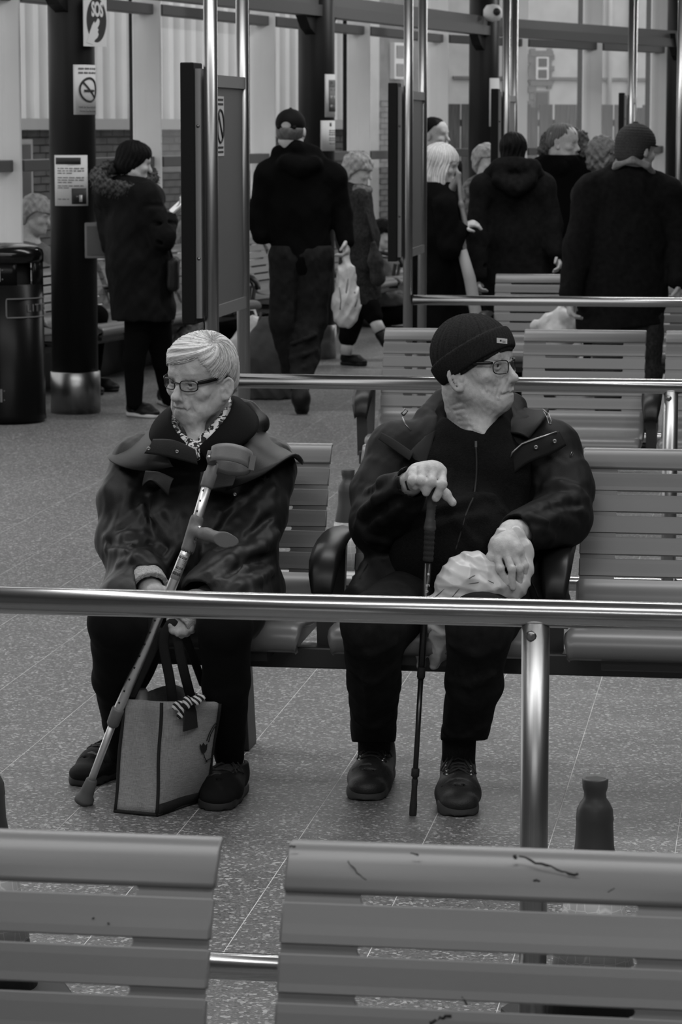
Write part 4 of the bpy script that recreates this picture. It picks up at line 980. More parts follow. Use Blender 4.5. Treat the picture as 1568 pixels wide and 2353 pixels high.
# shoulder cape: a stiff flared yoke whose hem stands off the arms
def cape(name, neck, mid, hem, parent, thick=0.006, mt='wax'):
    def smooth_row(r, n=26):
        P = [Vector(wp(*q)) for q in r]; out = []
        for i in range(n):
            t = i / (n - 1) * (len(P) - 1); k = min(int(t), len(P) - 2); f = t - k
            p0 = P[max(k - 1, 0)]; p1 = P[k]; p2 = P[k + 1]; p3 = P[min(k + 2, len(P) - 1)]
            out.append(0.5 * ((2 * p1) + (p2 - p0) * f + (2 * p0 - 5 * p1 + 4 * p2 - p3) * f * f + (3 * p1 - p0 - 3 * p2 + p3) * f ** 3))
        return out
    a, b, c = smooth_row(neck), smooth_row(mid), smooth_row(hem); rows = []
    for i in range(9):
        t = i / 8; row = []
        for j in range(len(a)):
            q = a[j].lerp(b[j], t * 2) if t < 0.5 else b[j].lerp(c[j], t * 2 - 1)
            q = (1 - t) ** 2 * a[j] + 2 * t * (1 - t) * (2 * b[j] - 0.5 * a[j] - 0.5 * c[j]) + t * t * c[j]
            row.append(q)
        rows.append(row)
    m = MB(); m.sheet(rows, thick, True); o = m.build(name, M[mt], parent, world=True); return o
cape('shoulder_cape', [(405, 1003, 7.22), (392, 990, 7.25), (385, 975, 7.32), (392, 960, 7.40), (420, 950, 7.47)],
     [(385, 1035, 7.19), (350, 1030, 7.20), (320, 1020, 7.30), (320, 1000, 7.42), (360, 985, 7.50)],
     [(398, 1072, 7.165), (335, 1082, 7.18), (275, 1068, 7.25), (247, 1046, 7.37), (290, 1020, 7.52)], woman)
cape('shoulder_cape', [(495, 1008, 7.24), (530, 985, 7.28), (548, 968, 7.34), (550, 955, 7.42), (520, 945, 7.48)],
     [(530, 1055, 7.20), (580, 1040, 7.22), (625, 1035, 7.29), (620, 1005, 7.42), (585, 985, 7.50)],
     [(520, 1128, 7.185), (600, 1095, 7.17), (676, 1048, 7.24), (694, 1068, 7.36), (655, 1020, 7.53)], woman)
cape('collar', [(448, 1035, 7.185), (415, 1005, 7.20), (394, 970, 7.25), (394, 940, 7.34), (410, 925, 7.42)], [(430, 1045, 7.175), (390, 1015, 7.19), (366, 985, 7.24), (362, 960, 7.34), (380, 940, 7.45)], [(420, 1060, 7.17), (375, 1040, 7.18), (345, 1010, 7.23), (345, 985, 7.34), (362, 962, 7.46)], woman, 0.008, 'cord')
cape('collar', [(452, 1035, 7.185), (490, 1003, 7.21), (520, 965, 7.25), (533, 930, 7.33), (530, 915, 7.42)], [(470, 1050, 7.18), (515, 1015, 7.19), (550, 980, 7.24), (562, 945, 7.34), (552, 922, 7.45)], [(480, 1075, 7.18), (535, 1035, 7.19), (580, 1003, 7.25), (590, 970, 7.36), (575, 940, 7.47)], woman, 0.008, 'cord')
# hood rolled behind the near shoulder, with a pale printed lining
Hd = Sdf(wp(520, 1010, 7.3) - 0.12, wp(610, 940, 7.5) + 0.12, 0.005)
Hd.path([wp(535, 930, 7.45), wp(570, 945, 7.44), (wp(598, 972, 7.42)), wp(575, 992, 7.36), wp(540, 1010, 7.30)], [0.022, 0.024, 0.022, 0.020, 0.016], 0.02); Hd.disp(lambda x, y, z: 0.003 * wob(x, y, z, 60.0, 4)); link('hood', Hd.mesh('hood', WR), M['wax'], woman)
M['lining'] = mat('printed hood lining', 0.22, 0.8, noise=0.95, scale=45.0)
o = MB(); o.sheet([[wp(556, 936, 7.415), wp(575, 948, 7.41), wp(592, 966, 7.40)], [wp(554, 952, 7.40), wp(570, 962, 7.395), wp(586, 974, 7.39)], [wp(552, 966, 7.385), wp(566, 973, 7.38), wp(578, 981, 7.375)]], 0.004, True); o.build('hood_lining', M['lining'], woman, world=True)
# pocket flap, placket flap and pressed studs
cape('placket_flap', [(352, 1010, 7.165), (400, 1012, 7.155), (448, 1032, 7.15)], [(345, 1025, 7.16), (395, 1030, 7.15), (452, 1050, 7.147)], [(332, 1042, 7.158), (385, 1050, 7.148), (455, 1068, 7.145)], woman, 0.005)
cape('pocket_flap', [(335, 1082, 7.165), (365, 1085, 7.16), (400, 1100, 7.155)], [(330, 1100, 7.16), (362, 1098, 7.155), (392, 1118, 7.15)], [(328, 1118, 7.155), (350, 1106, 7.15), (388, 1140, 7.148)], woman, 0.004)
cape('pocket_flap', [(462, 1085, 7.165), (500, 1080, 7.16), (545, 1090, 7.16)], [(458, 1110, 7.16), (500, 1105, 7.155), (540, 1105, 7.155)], [(455, 1135, 7.155), (495, 1125, 7.15), (535, 1118, 7.15)], woman, 0.004)
M['brass'] = mat('dull metal stud', 0.3, 0.45, 1.0)
for px, py, Y in ((342, 1031, 7.153), (407, 1038, 7.142), (540, 1136, 7.19)):
    o = MB(); o.lathe([(0, 0.001), (0.0018, 0.001), (0.0024, 0.0025), (0.0042, 0.002), (0.0055, 0)], 14, c=at(px, py, Y), M=Matrix.Rotation(math.pi / 2, 3, 'X')); o.build('stud', M['brass'], woman, world=True)
o = MB(); zz = [wp(449, 1030, 7.155), wp(451, 1042, 7.15), wp(455, 1054, 7.145)]; o.tube([Vector(q) for q in zz], 0.0035, 6); o.build('zip', M['brass'], woman, world=True)
# star badge stitched on the sleeve
q = surf(J, 610, 1105); o = MB(); pts = [Vector(q) + Vector((math.sin(a * math.pi / 6) * (0.014 if a % 2 == 0 else 0.007), -0.004, math.cos(a * math.pi / 6) * (0.016 if a % 2 == 0 else 0.008))) for a in range(12)]; o.prism(pts, (0, 0.006, 0)); o.build('badge', M['wax_in'], woman, world=True)
# scarf
def houndstooth():
    m = mat('black and white scarf print', 0.6, 0.8); nt = m.node_tree; b = nt.nodes['Principled BSDF']; tc = nt.nodes.new('ShaderNodeTexCoord'); mp = nt.nodes.new('ShaderNodeMapping'); mp.inputs['Rotation'].default_value = (0.4, 0.2, 0.7); nt.links.new(tc.outputs['Object'], mp.inputs[0])
    w1 = nt.nodes.new('ShaderNodeTexWave'); w1.inputs['Scale'].default_value = 16; w1.inputs['Distortion'].default_value = 5.0; w1.inputs['Detail Scale'].default_value = 6; w1.inputs['Detail'].default_value = 1; w1.wave_profile = 'TRI'; nt.links.new(mp.outputs[0], w1.inputs[0])
    r = nt.nodes.new('ShaderNodeValToRGB'); r.color_ramp.interpolation = 'CONSTANT'; e = r.color_ramp.elements; e[0].color = (.008, .008, .008, 1); e[1].position = 0.42; e[1].color = (.62, .62, .62, 1)
    nt.links.new(w1.outputs['Fac'], r.inputs[0]); nt.links.new(r.outputs[0], b.inputs['Base Color']); return m
M['hound'] = houndstooth()
Sc = Sdf(wp(385, 1070, 7.12) - 0.05, wp(545, 915, 7.5) + 0.06, 0.004)
Sc.path([wp(532, 930, 7.42), wp(522, 955, 7.33), wp(503, 985, 7.265), wp(476, 1010, 7.225), wp(452, 1030, 7.20)], [0.018, 0.019, 0.019, 0.017, 0.012], 0.01)
Sc.path([wp(398, 968, 7.38), wp(394, 984, 7.31), wp(406, 1002, 7.26), wp(432, 1022, 7.215), wp(452, 1032, 7.20)], [0.014, 0.015, 0.016, 0.014, 0.012], 0.01)
Sc.path([wp(436, 1020, 7.20), wp(445, 1035, 7.185), wp(450, 1050, 7.175)], [0.014, 0.018, 0.010], 0.01); Sc.path([wp(400, 965, 7.40), wp(465, 940, 7.47), wp(532, 930, 7.42)], 0.016, 0.01)
Sc.disp(lambda x, y, z: 0.003 * wob(x, y, z, 120.0, 6)); link('scarf', Sc.mesh('scarf', WR), M['hound'], woman)
# trousers
T = Sdf((-0.72, 6.72, 0.02), (-0.1, 7.55, 0.64), 0.005)
limb(T, [wp(360, 1385, 7.27), wp(268, 1432, 6.935), wp(268, 1560, 7.10), wp(288, 1722, 7.345)], [0.09, 0.068, 0.058, 0.044], 0.02)
limb(T, [wp(520, 1385, 7.27), wp(516, 1432, 6.92), wp(520, 1570, 7.03), wp(527, 1738, 7.21)], [0.09, 0.066, 0.058, 0.038], 0.02)
T.disp(lambda x, y, z: 0.002 * wob(x, y, z, 40.0, 2)); link('trousers', T.mesh('trousers', WR), M['blacktrouser'], woman)
M['sock_white'] = mat('white ankle sock', 0.6, 0.9)
o = MB(); o.tube([at(529, 1738, 7.215), at(529, 1768, 7.22)], [0.036, 0.034], 16); o.build('sock', M['sock_white'], woman, world=True)
shoe(woman, atz(548, 1812, 0), atz(488, 1868, 0), 0.104, [M['blackshoe'], M['blacksole'], M['lace'], M['lace']], h=0.085)
shoe(woman, atz(312, 1752, 0), atz(168, 1815, 0), 0.10, [M['blackshoe'], M['blacksole'], M['lace'], M['lace']], h=0.085)
# pale wool cuffs
C_ = Sdf(wp(338, 1335, 7.05) - 0.09, wp(338, 1335, 7.05) + 0.09, 0.0035)
C_.cap(wp(331, 1322, 7.07), wp(345, 1356, 7.01), 0.046, 0.050, 0.005); C_.cap(wp(336, 1336, 7.05), wp(352, 1375, 6.985), 0.036, 0.042, 0.004, 's'); C_.plane(wp(344, 1352, 7.015), np.array(wp(352, 1375, 6.985) - wp(331, 1322, 7.07))); C_.disp(lambda x, y, z: 0.0012 * wob(x, y, z, 330.0)); link('cuff', C_.mesh('cuff', WR), M['wool'], woman)
C_ = Sdf(wp(425, 1420, 6.95) - 0.08, wp(425, 1420, 6.95) + 0.08, 0.0035)
C_.cap(wp(452, 1390, 6.98), wp(414, 1428, 6.945), 0.040, 0.038, 0.005); C_.plane(wp(408, 1434, 6.94), np.array(wp(408, 1434, 6.94) - wp(452, 1390, 6.98))); C_.cap(wp(420, 1425, 6.95), wp(395, 1450, 6.93), 0.030, 0.030, 0.004, 's'); C_.disp(lambda x, y, z: 0.0012 * wob(x, y, z, 330.0)); link('cuff', C_.mesh('cuff', WR), M['wool'], woman)
# ================================================================ the man with the walking pole
M['coat_black'] = mat('black cotton jacket', 0.0075, 0.62, noise=0.25, scale=12.0, bump=0.15, bscale=600.0, spec=0.18)
M['coat_lining'] = mat('dark grey collar lining', 0.030, 0.8, spec=0.15)
M['fleece'] = mat('black fleece', 0.0075, 0.95, noise=0.4, scale=220.0, bump=0.5, bscale=320.0, spec=0.1)
M['jeans'] = mat('dark denim', 0.010, 0.9, noise=0.3, scale=60.0, bump=0.3, bscale=700.0, spec=0.12)
M['knit'] = mat('black ribbed knit', 0.020, 0.95, noise=0.4, scale=300.0, bump=0.5, bscale=500.0, spec=0.1)
M['boot'] = mat('dark leather walking shoe', 0.017, 0.5, noise=0.35, scale=40.0, bump=0.3, bscale=300.0, spec=0.35)
M['bootsole'] = mat('grey shoe sole', 0.045, 0.7)
M['alu0'] = mat('bright eyelet', 0.8, 0.3, 1.0); M['zip'] = mat('zip metal', 0.25, 0.35, 1.0)
MR = Vector((at(1060, 1380, 7.22).x, 7.22, 0))
man = thing('person', 'person in glasses and black knitted hat holding a walking pole', 'person', MR)
MHC = wp(1089, 836, 7.37); MHR = frame(math.radians(60), math.radians(2), math.radians(0)); MS = 1.05; MLOW = 0.94
B = Sdf((-0.10, 6.86, 0.42), (0.70, 7.60, 1.24), 0.0031)
ML = head(B, MHC, MHR, MS, old=1.4, neck=wp(1090, 1010, 7.42), male=True, lower=MLOW, nr=0.054, ear_dz=-0.018, prof=0.007)
B.cap(ML(0, 0.03, -0.105), wp(1098, 1010, 7.31), 0.030, 0.034, 0.04)                    # slack throat
B.ell(ML(0, 0.045, -0.098), (0.030, 0.030, 0.022), MHR, 0.03)
B.cap(wp(1082, 1010, 7.43), wp(1050, 1350, 7.28), 0.085, 0.11, 0.03, flat=((0, 1, 0), 0.7))
B.cap(wp(930, 1050, 7.40), wp(1250, 1050, 7.40), 0.05, 0.05, 0.04)
limb(B, [wp(930, 1055, 7.40), wp(862, 1205, 7.27), wp(940, 1116, 7.06)], [0.05, 0.042, 0.030])
limb(B, [wp(1250, 1055, 7.40), wp(1312, 1195, 7.28), wp(1178, 1228, 7.06)], [0.05, 0.042, 0.031])
# right hand closed over the pole's head
B.cap(wp(940, 1112, 7.06), wp(968, 1094, 7.02), 0.031, 0.036, 0.015, flat=((0, 0, 1), 0.8)); B.cap(wp(968, 1094, 7.02), wp(995, 1088, 7.0), 0.034, 0.033, 0.015)
for a, b, c in (((950, 1084, 6.995), (949, 1104, 6.968), (955, 1117, 6.975)), ((971, 1077, 6.99), (969, 1105, 6.958), (974, 1122, 6.966)), ((994, 1076, 6.99), (993, 1108, 6.954), (979, 1132, 6.962)), ((1016, 1082, 6.995), (1016, 1114, 6.956), (1002, 1145, 6.960))):
    finger(B, [wp(*a), wp(*b), wp(*c)], 0.0126, 0.0100, 0.004)
finger(B, [wp(1002, 1110, 7.0), wp(1026, 1136, 6.975), wp(1041, 1155, 6.97)], 0.0125, 0.0095, 0.006)
# left hand resting on the carrier bag
B.cap(wp(1178, 1228, 7.06), wp(1160, 1262, 7.0), 0.033, 0.036, 0.02, flat=((0, 1, 0), 0.75)); B.cap(wp(1150, 1262, 6.995), wp(1182, 1268, 6.995), 0.026, 0.024, 0.02)
for a, b, c in (((1140, 1268, 6.985), (1150, 1306, 6.958), (1165, 1340, 6.958)), ((1161, 1266, 6.980), (1176, 1308, 6.952), (1179, 1350, 6.956)), ((1180, 1268, 6.985), (1194, 1306, 6.966), (1194, 1340, 6.975)), ((1194, 1272, 6.995), (1206, 1300, 6.985), (1205, 1326, 6.992))):
    finger(B, [wp(*a), wp(*b), wp(*c)], 0.0108, 0.0086, 0.0035)
finger(B, [wp(1150, 1250, 7.0), wp(1130, 1280, 6.985), wp(1124, 1306, 6.98)], 0.0125, 0.0095, 0.006)
# neck creases
for i in range(5):
    q = wp(1042 + i * 6, 935 + i * 13, 7.30); B.cap(surf(B, 1040 + i * 5, 932 + i * 12), surf(B, 1062 + i * 6, 925 + i * 14), 0.0012, 0.0010, 0.006, 's')
for pts in (((1118, 872), (1112, 895), (1122, 915)), ((1128, 880), (1124, 900), (1132, 918)), ((1138, 888), (1134, 905), (1142, 922)), ((1060, 960), (1085, 990), (1110, 1000))): groove(B, pts, 0.0028, 0.006)
B.disp(lambda x, y, z: 0.0006 * wob(x, y, z, 260.0) + 0.0010 * wob(x, y, z, 105.0, 3))
me = B.mesh('body', MR); x_, y_, z_ = local(B.pos.T, MHC, MHR, MS); z_ = np.where(z_ < 0, z_ / MLOW, z_); tone = np.ones(len(B.pos))
tone *= 1 - 0.22 * np.exp(-((z_ + 0.0735) / 0.005) ** 2) * (np.abs(x_) < 0.024) * (y_ > 0.075)
tone *= 1 - 0.30 * np.exp(-(((np.abs(x_) - 0.033) / 0.02) ** 2 + ((z_ - 0.024) / 0.005) ** 2)) * (y_ > 0.06)
tone *= 1 - 0.14 * np.clip(wob(*B.pos.T, 45.0, 9), 0, 1) * (z_ < 0.0) * (z_ > -0.2)
tone *= 1 + 0.05 * wob(*B.pos.T, 190.0, 8)
tone_attr(me, tone); link('body', me, M['skin'], man)
for s in (-1, 1): eye(man, MHC, MHR, MS, ML, s)
glasses(man, ML, MHR, MS, M['frame_black'], M['lens'], wl=0.050, hl=0.034, rt=0.0013, y=0.100, zc=-0.006, arm_z=0.006, templ=0.0042)
# ribbed hat with a deep turned-up cuff
Ht = Sdf(MHC - 0.17, MHC + 0.19, 0.0024)
Ht.ell(ML(0, -0.002, 0.034), (0.091, 0.106, 0.094), MHR, 0.0); Ht.ell(ML(0, -0.030, 0.022), (0.088, 0.074, 0.086), MHR, 0.03)
def hatf(D, P):
    lx, ly, lz = local(P, MHC, MHR, MS); ang = np.arctan2(lx, ly + 0.016); tl = lz - 0.60 * ly + 0.012      # tl: height above the tilted brim plane
    rad = np.sqrt(lx ** 2 + (ly + 0.02) ** 2)
    rib = 0.0032 * np.abs(np.cos(ang * 15)) ** 0.5 * -1 + 0.003 + 0.0 * np.cos(ang * 26) * np.clip(rad / 0.05, 0, 1) + 0.0009 * np.cos(ang * 78)
    body_ = D + rib * 1.0 * MS
    cuff = D - 0.0075 + 0.0011 * np.cos(ang * 78)
    edge = np.maximum(np.abs(tl - 0.028) - 0.034, 0)
    cuff = np.maximum(cuff, (np.abs(tl - 0.026) - 0.0325) * 0.8) ; cuff = cuff + 0.0025 * np.clip((np.abs(tl - 0.026) - 0.026) / 0.006, 0, 1)
    cut = (-0.012 - tl) * 0.85
    out = np.minimum(np.maximum(body_, cut), cuff)
    inner = np.sqrt(((lx) / 0.072) ** 2 + ((ly + 0.012) / 0.090) ** 2 + ((lz - 0.034) / 0.074) ** 2) - 1
    return np.maximum(out, -inner * 0.08)
custom(Ht, hatf); link('knitted_hat', Ht.mesh('knitted_hat', MR), M['knit'], man)
q = surf(Ht, 1153, 783); o = MB(); nn = Vector((0.55, -0.8, 0.2)).normalized(); rt_ = Vector((0.82, 0.57, 0)).normalized(); up_ = nn.cross(rt_) * -1
q = Vector(surf(Ht, 1153, 783)); a_ = Vector(surf(Ht, 1139, 781)); b_ = Vector(surf(Ht, 1167, 784)); rt_ = (b_ - a_).normalized(); nn = rt_.cross(Vector((0, 0, 1))).normalized(); up_ = Vector((0, 0, 1))
if nn.y > 0: nn = -nn
def patch(name, c, w_, h_, t_, mt, parent): o = MB(); o.prism([c + rt_ * sx * w_ + up_ * sz * h_ + nn * 0.001 for sx, sz in ((-.5, -.5), (.5, -.5), (.5, .5), (-.5, .5))], nn * t_); return o.build(name, mt, parent, world=True)
pt = patch('hat_label', q, 0.032, 0.013, 0.0022, M['paper'], man)
patch('label_mark', q - rt_ * 0.005 + nn * 0.002, 0.005, 0.004, 0.0008, M['ink'], pt); patch('label_mark', q + rt_ * 0.005 + nn * 0.002, 0.010, 0.0012, 0.0008, M['greyink'], pt); patch('label_mark', q + rt_ * 0.005 - up_ * 0.003 + nn * 0.002, 0.010, 0.0012, 0.0008, M['greyink'], pt)
# fleece
Fl = Sdf((-0.08, 6.90, 0.42), (0.66, 7.64, 1.06), 0.0045)
Fl.cap(wp(1035, 1350, 7.26), wp(1085, 1110, 7.35), 0.170, 0.160, 0.03, flat=((0, 1, 0), 0.74)); Fl.ell(wp(1045, 1255, 7.22), (0.17, 0.135, 0.15), None, 0.04)
Fl.cap(wp(950, 1060, 7.41), wp(1225, 1060, 7.41), 0.065, 0.065, 0.05)
Fl.path([wp(1020, 985, 7.40), wp(1035, 1005, 7.33), wp(1090, 1030, 7.29), wp(1145, 1000, 7.33), wp(1160, 965, 7.40)], [0.022, 0.022, 0.020, 0.022, 0.022], 0.03)
Fl.path([wp(1022, 930, 7.45), wp(1018, 950, 7.42), wp(1026, 980, 7.345), wp(1048, 1006, 7.30)], [0.013, 0.015, 0.017, 0.013], 0.02); Fl.path([wp(1164, 940, 7.42), wp(1152, 975, 7.345), wp(1118, 1008, 7.30)], [0.014, 0.016, 0.012], 0.02)
Fl.ell(wp(1088, 968, 7.38), (0.070, 0.076, 0.062), None, 0.012, 's')
for pts, r in ((((985, 1180), (1040, 1165), (1095, 1150)), 0.014), (((1000, 1215), (1050, 1200), (1110, 1190)), 0.012), (((1090, 1140), (1130, 1150), (1150, 1175)), 0.014), (((1060, 1215), (1090, 1250), (1110, 1285)), 0.012), (((1010, 1050), (1030, 1100), (1020, 1150)), 0.010)): fold(Fl, pts, r)
Fl.disp(lambda x, y, z: 0.003 * wob(x, y, z, 30.0, 3))
link('fleece', Fl.mesh('fleece', MR), M['fleece'], man)
zq = [(1094, 1022), (1096, 1060), (1095, 1100), (1090, 1140), (1078, 1165), (1068, 1190), (1058, 1230), (1045, 1270)]
zp = [surf(Fl, np.interp(t, range(8), [q[0] for q in zq]), np.interp(t, range(8), [q[1] for q in zq])) for t in np.linspace(0, 7, 40)]
zp = [np.mean(zp[max(0, i - 2):i + 3], axis=0) for i in range(40)]
o = MB(); o.tube([Vector(q) + Vector((0, -0.0005, 0)) for q in zp], 0.0024, 6); o.build('zip', M['coat_lining'], man, world=True)
o = MB(); q = Vector(surf(Fl, 1094, 1020)) + Vector((0, -0.004, 0)); o.box(q, (0.006, 0.004, 0.016)); o.box(q + Vector((0, 0, -0.016)), (0.008, 0.003, 0.010)); o.build('zip_pull', M['zip'], man, world=True)
# open jacket
J = Sdf((-0.10, 6.88, 0.40), (0.74, 7.72, 1.14), 0.0046)
J.cap(wp(1035, 1350, 7.30), wp(1085, 1110, 7.42), 0.195, 0.185, 0.03, flat=((0, 1, 0), 0.74))
J.cap(wp(925, 1040, 7.42), wp(1255, 1035, 7.42), 0.082, 0.085, 0.06)
J.cap(wp(905, 1320, 7.27), wp(850, 1385, 7.18), 0.085, 0.07, 0.05); J.cap(wp(1200, 1320, 7.27), wp(1250, 1390, 7.2), 0.085, 0.07, 0.05)
# keep the front open over the fleece
J.cap(wp(1075, 1010, 7.15), wp(1085, 1130, 7.10), 0.085, 0.090, 0.03, 's', flat=((0, 1, 0), 3.0)); J.cap(wp(1085, 1130, 7.10), wp(1045, 1420, 7.05), 0.085, 0.135, 0.03, 's', flat=((0, 1, 0), 3.0))
J.ell(wp(1088, 960, 7.40), (0.088, 0.095, 0.085), None, 0.012, 's')
limb(J, [wp(915, 1050, 7.41), wp(880, 1130, 7.36), wp(872, 1208, 7.26), wp(920, 1145, 7.12), wp(946, 1110, 7.05)], [0.085, 0.078, 0.072, 0.054, 0.043], 0.03)
limb(J, [wp(1262, 1050, 7.41), wp(1290, 1120, 7.36), wp(1290, 1190, 7.28), wp(1195, 1222, 7.09)], [0.085, 0.082, 0.074, 0.054], 0.03)
J.cap(wp(944, 1112, 7.055), wp(974, 1080, 6.99), 0.036, 0.044, 0.006, 's'); J.cap(wp(1188, 1224, 7.07), wp(1160, 1248, 7.0), 0.042, 0.046, 0.010, 's')
J.path([wp(1000, 1000, 7.40), wp(985, 960, 7.46), wp(1020, 925, 7.50), wp(1100, 915, 7.53), wp(1180, 935, 7.50), wp(1200, 985, 7.42)], [0.026, 0.028, 0.030, 0.032, 0.030, 0.028], 0.03)
for pts, r in ((((830, 1180), (870, 1150), (910, 1130)), 0.015), (((845, 1225), (880, 1190), (915, 1160)), 0.014), (((880, 1255), (920, 1215), (950, 1175)), 0.014), (((850, 1130), (880, 1110), (920, 1100)), 0.013), (((825, 1210), (850, 1235), (890, 1245)), 0.012),
               (((1340, 1145), (1290, 1150), (1240, 1165)), 0.016), (((1330, 1175), (1280, 1172), (1225, 1185)), 0.014), (((1320, 1205), (1270, 1195), (1230, 1215)), 0.013), (((1325, 1125), (1290, 1118), (1255, 1122)), 0.013), (((1270, 1235), (1250, 1205), (1215, 1190)), 0.012), (((1200, 1070), (1195, 1110), (1185, 1150)), 0.012), (((1165, 1060), (1160, 1110), (1160, 1160)), 0.012), (((1255, 1050), (1240, 1080), (1235, 1110)), 0.012)): fold(J, pts, r)
for pts in (((1335, 1160), (1285, 1162), (1235, 1175)), ((840, 1205), (880, 1170), (915, 1148)), ((1300, 1215), (1260, 1210), (1225, 1200))): groove(J, pts, 0.008)
J.disp(lambda x, y, z: 0.0028 * wob(x, y, z, 34.0, 5) + 0.0016 * wob(x, y, z, 80.0, 2))
mj = link('jacket', J.mesh('jacket', MR), M['coat_black'], man)
# turned-back fronts: collar wings, storm flap with zip and studs
cape('collar_wing', [(1000, 985, 7.36), (1002, 960, 7.42), (1018, 935, 7.47)], [(978, 1010, 7.335), (972, 975, 7.40), (990, 945, 7.47)], [(938, 1055, 7.33), (935, 1000, 7.38), (955, 960, 7.46)], man, 0.006, 'coat_black')
cape('front_facing', [(1000, 990, 7.325), (990, 1030, 7.30), (978, 1068, 7.285)], [(985, 1000, 7.315), (968, 1035, 7.295), (965, 1062, 7.285)], [(975, 1012, 7.312), (945, 1040, 7.30), (955, 1056, 7.29)], man, 0.005, 'coat_lining')
cape('storm_flap', [(878, 995, 7.315), (905, 1010, 7.30), (950, 1042, 7.285)], [(874, 1003, 7.312), (902, 1020, 7.296), (946, 1050, 7.28)], [(872, 1008, 7.312), (900, 1028, 7.296), (942, 1058, 7.28)], man, 0.005, 'coat_lining')
cape('collar_wing', [(1165, 1000, 7.34), (1175, 960, 7.40), (1170, 925, 7.47)], [(1190, 1000, 7.32), (1215, 975, 7.37), (1215, 945, 7.46)], [(1215, 1010, 7.315), (1250, 970, 7.345), (1262, 945, 7.45)], man, 0.008, 'coat_black')
cape('storm_flap', [(1172, 1062, 7.285), (1200, 1020, 7.285), (1250, 1003, 7.29), (1283, 992, 7.31)], [(1172, 1075, 7.275), (1205, 1040, 7.275), (1255, 1020, 7.28), (1290, 1005, 7.305)], [(1172, 1098, 7.27), (1215, 1065, 7.265), (1265, 1045, 7.275), (1300, 1025, 7.30)], man, 0.006, 'coat_black')
o = MB(); o.tube([Vector(wp(*q)) for q in ((1170, 1060, 7.272), (1178, 1040, 7.27), (1200, 1020, 7.272), (1240, 1006, 7.278), (1280, 993, 7.298))], 0.0028, 8); o.build('zip', M['zip'], man, world=True)
for px, py, Y in ((1232, 1028, 7.262), (1275, 1014, 7.275)):
    o = MB(); o.lathe([(0, 0.001), (0.002, 0.0012), (0.0028, 0.004), (0.005, 0.0035), (0.0062, 0)], 14, c=at(px, py, Y), M=Matrix.Rotation(math.pi / 2, 3, 'X')); o.build('stud', M['brass'], man, world=True)
o = MB(); o.tube([at(1248, 940, 7.37), at(1262, 952, 7.34), at(1268, 968, 7.325), at(1262, 974, 7.32), at(1257, 958, 7.335), at(1250, 945, 7.36)], 0.0012, 6); o.lathe([(0, .004), (.004, 0), (0, -.004)], 10, c=at(1266, 974, 7.318)); o.build('drawcord', M['zip'], man, world=True)
o = MB(); q = Vector(at(928, 955, 7.33)); o.tube([q, q + Vector((0.010, 0, 0.012)), q + Vector((0.004, 0, 0.018)), q + Vector((-0.006, 0, 0.006)), q], 0.0022, 6); o.build('zip_pull', M['zip'], man, world=True)
o = MB(); o.tube([at(925, 958, 7.325), at(932, 975, 7.315), at(945, 990, 7.305)], 0.002, 6); o.build('zip', M['zip'], man, world=True)
q = Vector(surf(J, 1315, 1046)); o = MB(); o.lathe([(0.006, 0), (0.0085, 0.001), (0.010, 0.0)], 16, c=q + Vector((0, -.001, 0)), M=Matrix.Rotation(math.radians(65), 3, 'Z') @ Matrix.Rotation(math.pi / 2, 3, 'X')); o.bar(q + Vector((-.003, -.002, -.006)), q + Vector((.003, -.002, .006)), .0025, .002); o.build('badge', M['zip'], man, world=True)
for pts in (((845, 1295), (835, 1310), (828, 1330)), ((1222, 1335), (1232, 1355), (1238, 1372))):
    o = MB(); o.tube([Vector(surf(J, *p)) + Vector((0, -.002, 0)) for p in pts], 0.0022, 6); o.build('zip', M['coat_lining'], man, world=True)
# jeans
T = Sdf((-0.08, 6.68, 0.06), (0.62, 7.60, 0.66), 0.005)
limb(T, [wp(965, 1378, 7.28), wp(858, 1436, 6.93), wp(860, 1560, 7.08), wp(858, 1690, 7.28)], [0.105, 0.078, 0.066, 0.058], 0.02)
limb(T, [wp(1150, 1378, 7.28), wp(1102, 1440, 6.90), wp(1090, 1570, 7.00), (wp(1064, 1706, 7.15))], [0.105, 0.080, 0.068, 0.058], 0.02)
for pts, r in ((((800, 1490), (850, 1500), (900, 1480)), 0.010), (((810, 1540), (860, 1560), (905, 1530)), 0.009), (((820, 1650), (860, 1665), (900, 1640)), 0.011), (((1040, 1480), (1090, 1500), (1140, 1490)), 0.010), (((1030, 1560), (1080, 1570), (1130, 1550)), 0.008), (((1025, 1680), (1065, 1700), (1105, 1670)), 0.011), (((850, 1450), (845, 1560), (850, 1650)), 0.008), (((1100, 1450), (1095, 1560), (1080, 1650)), 0.008)): fold(T, pts, r)
T.disp(lambda x, y, z: 0.0024 * wob(x, y, z, 42.0, 7)); T.plane(wp(858, 1704, 7.25), (0.0, -0.25, -1))
link('jeans', T.mesh('jeans', MR), M['jeans'], man)
for px, py, Y in ((862, 1715, 7.30), (1056, 1740, 7.17)):
    o = MB(); o.tube([at(px, py - 60, Y), at(px - 2, py + 25, Y + 0.02)], [0.044, 0.042], 18); o.build('sock', M['knit'], man, world=True)
for h_, t_ in (((880, 1778), (835, 1848)), ((1052, 1812), (1056, 1884))):
    shoe(man, atz(h_[0], h_[1], 0), atz(t_[0], t_[1], 0), 0.112, [M['boot'], M['bootsole'], M['lace'], M['alu0']], h=0.10, sole_h=0.032, boot=0.01)
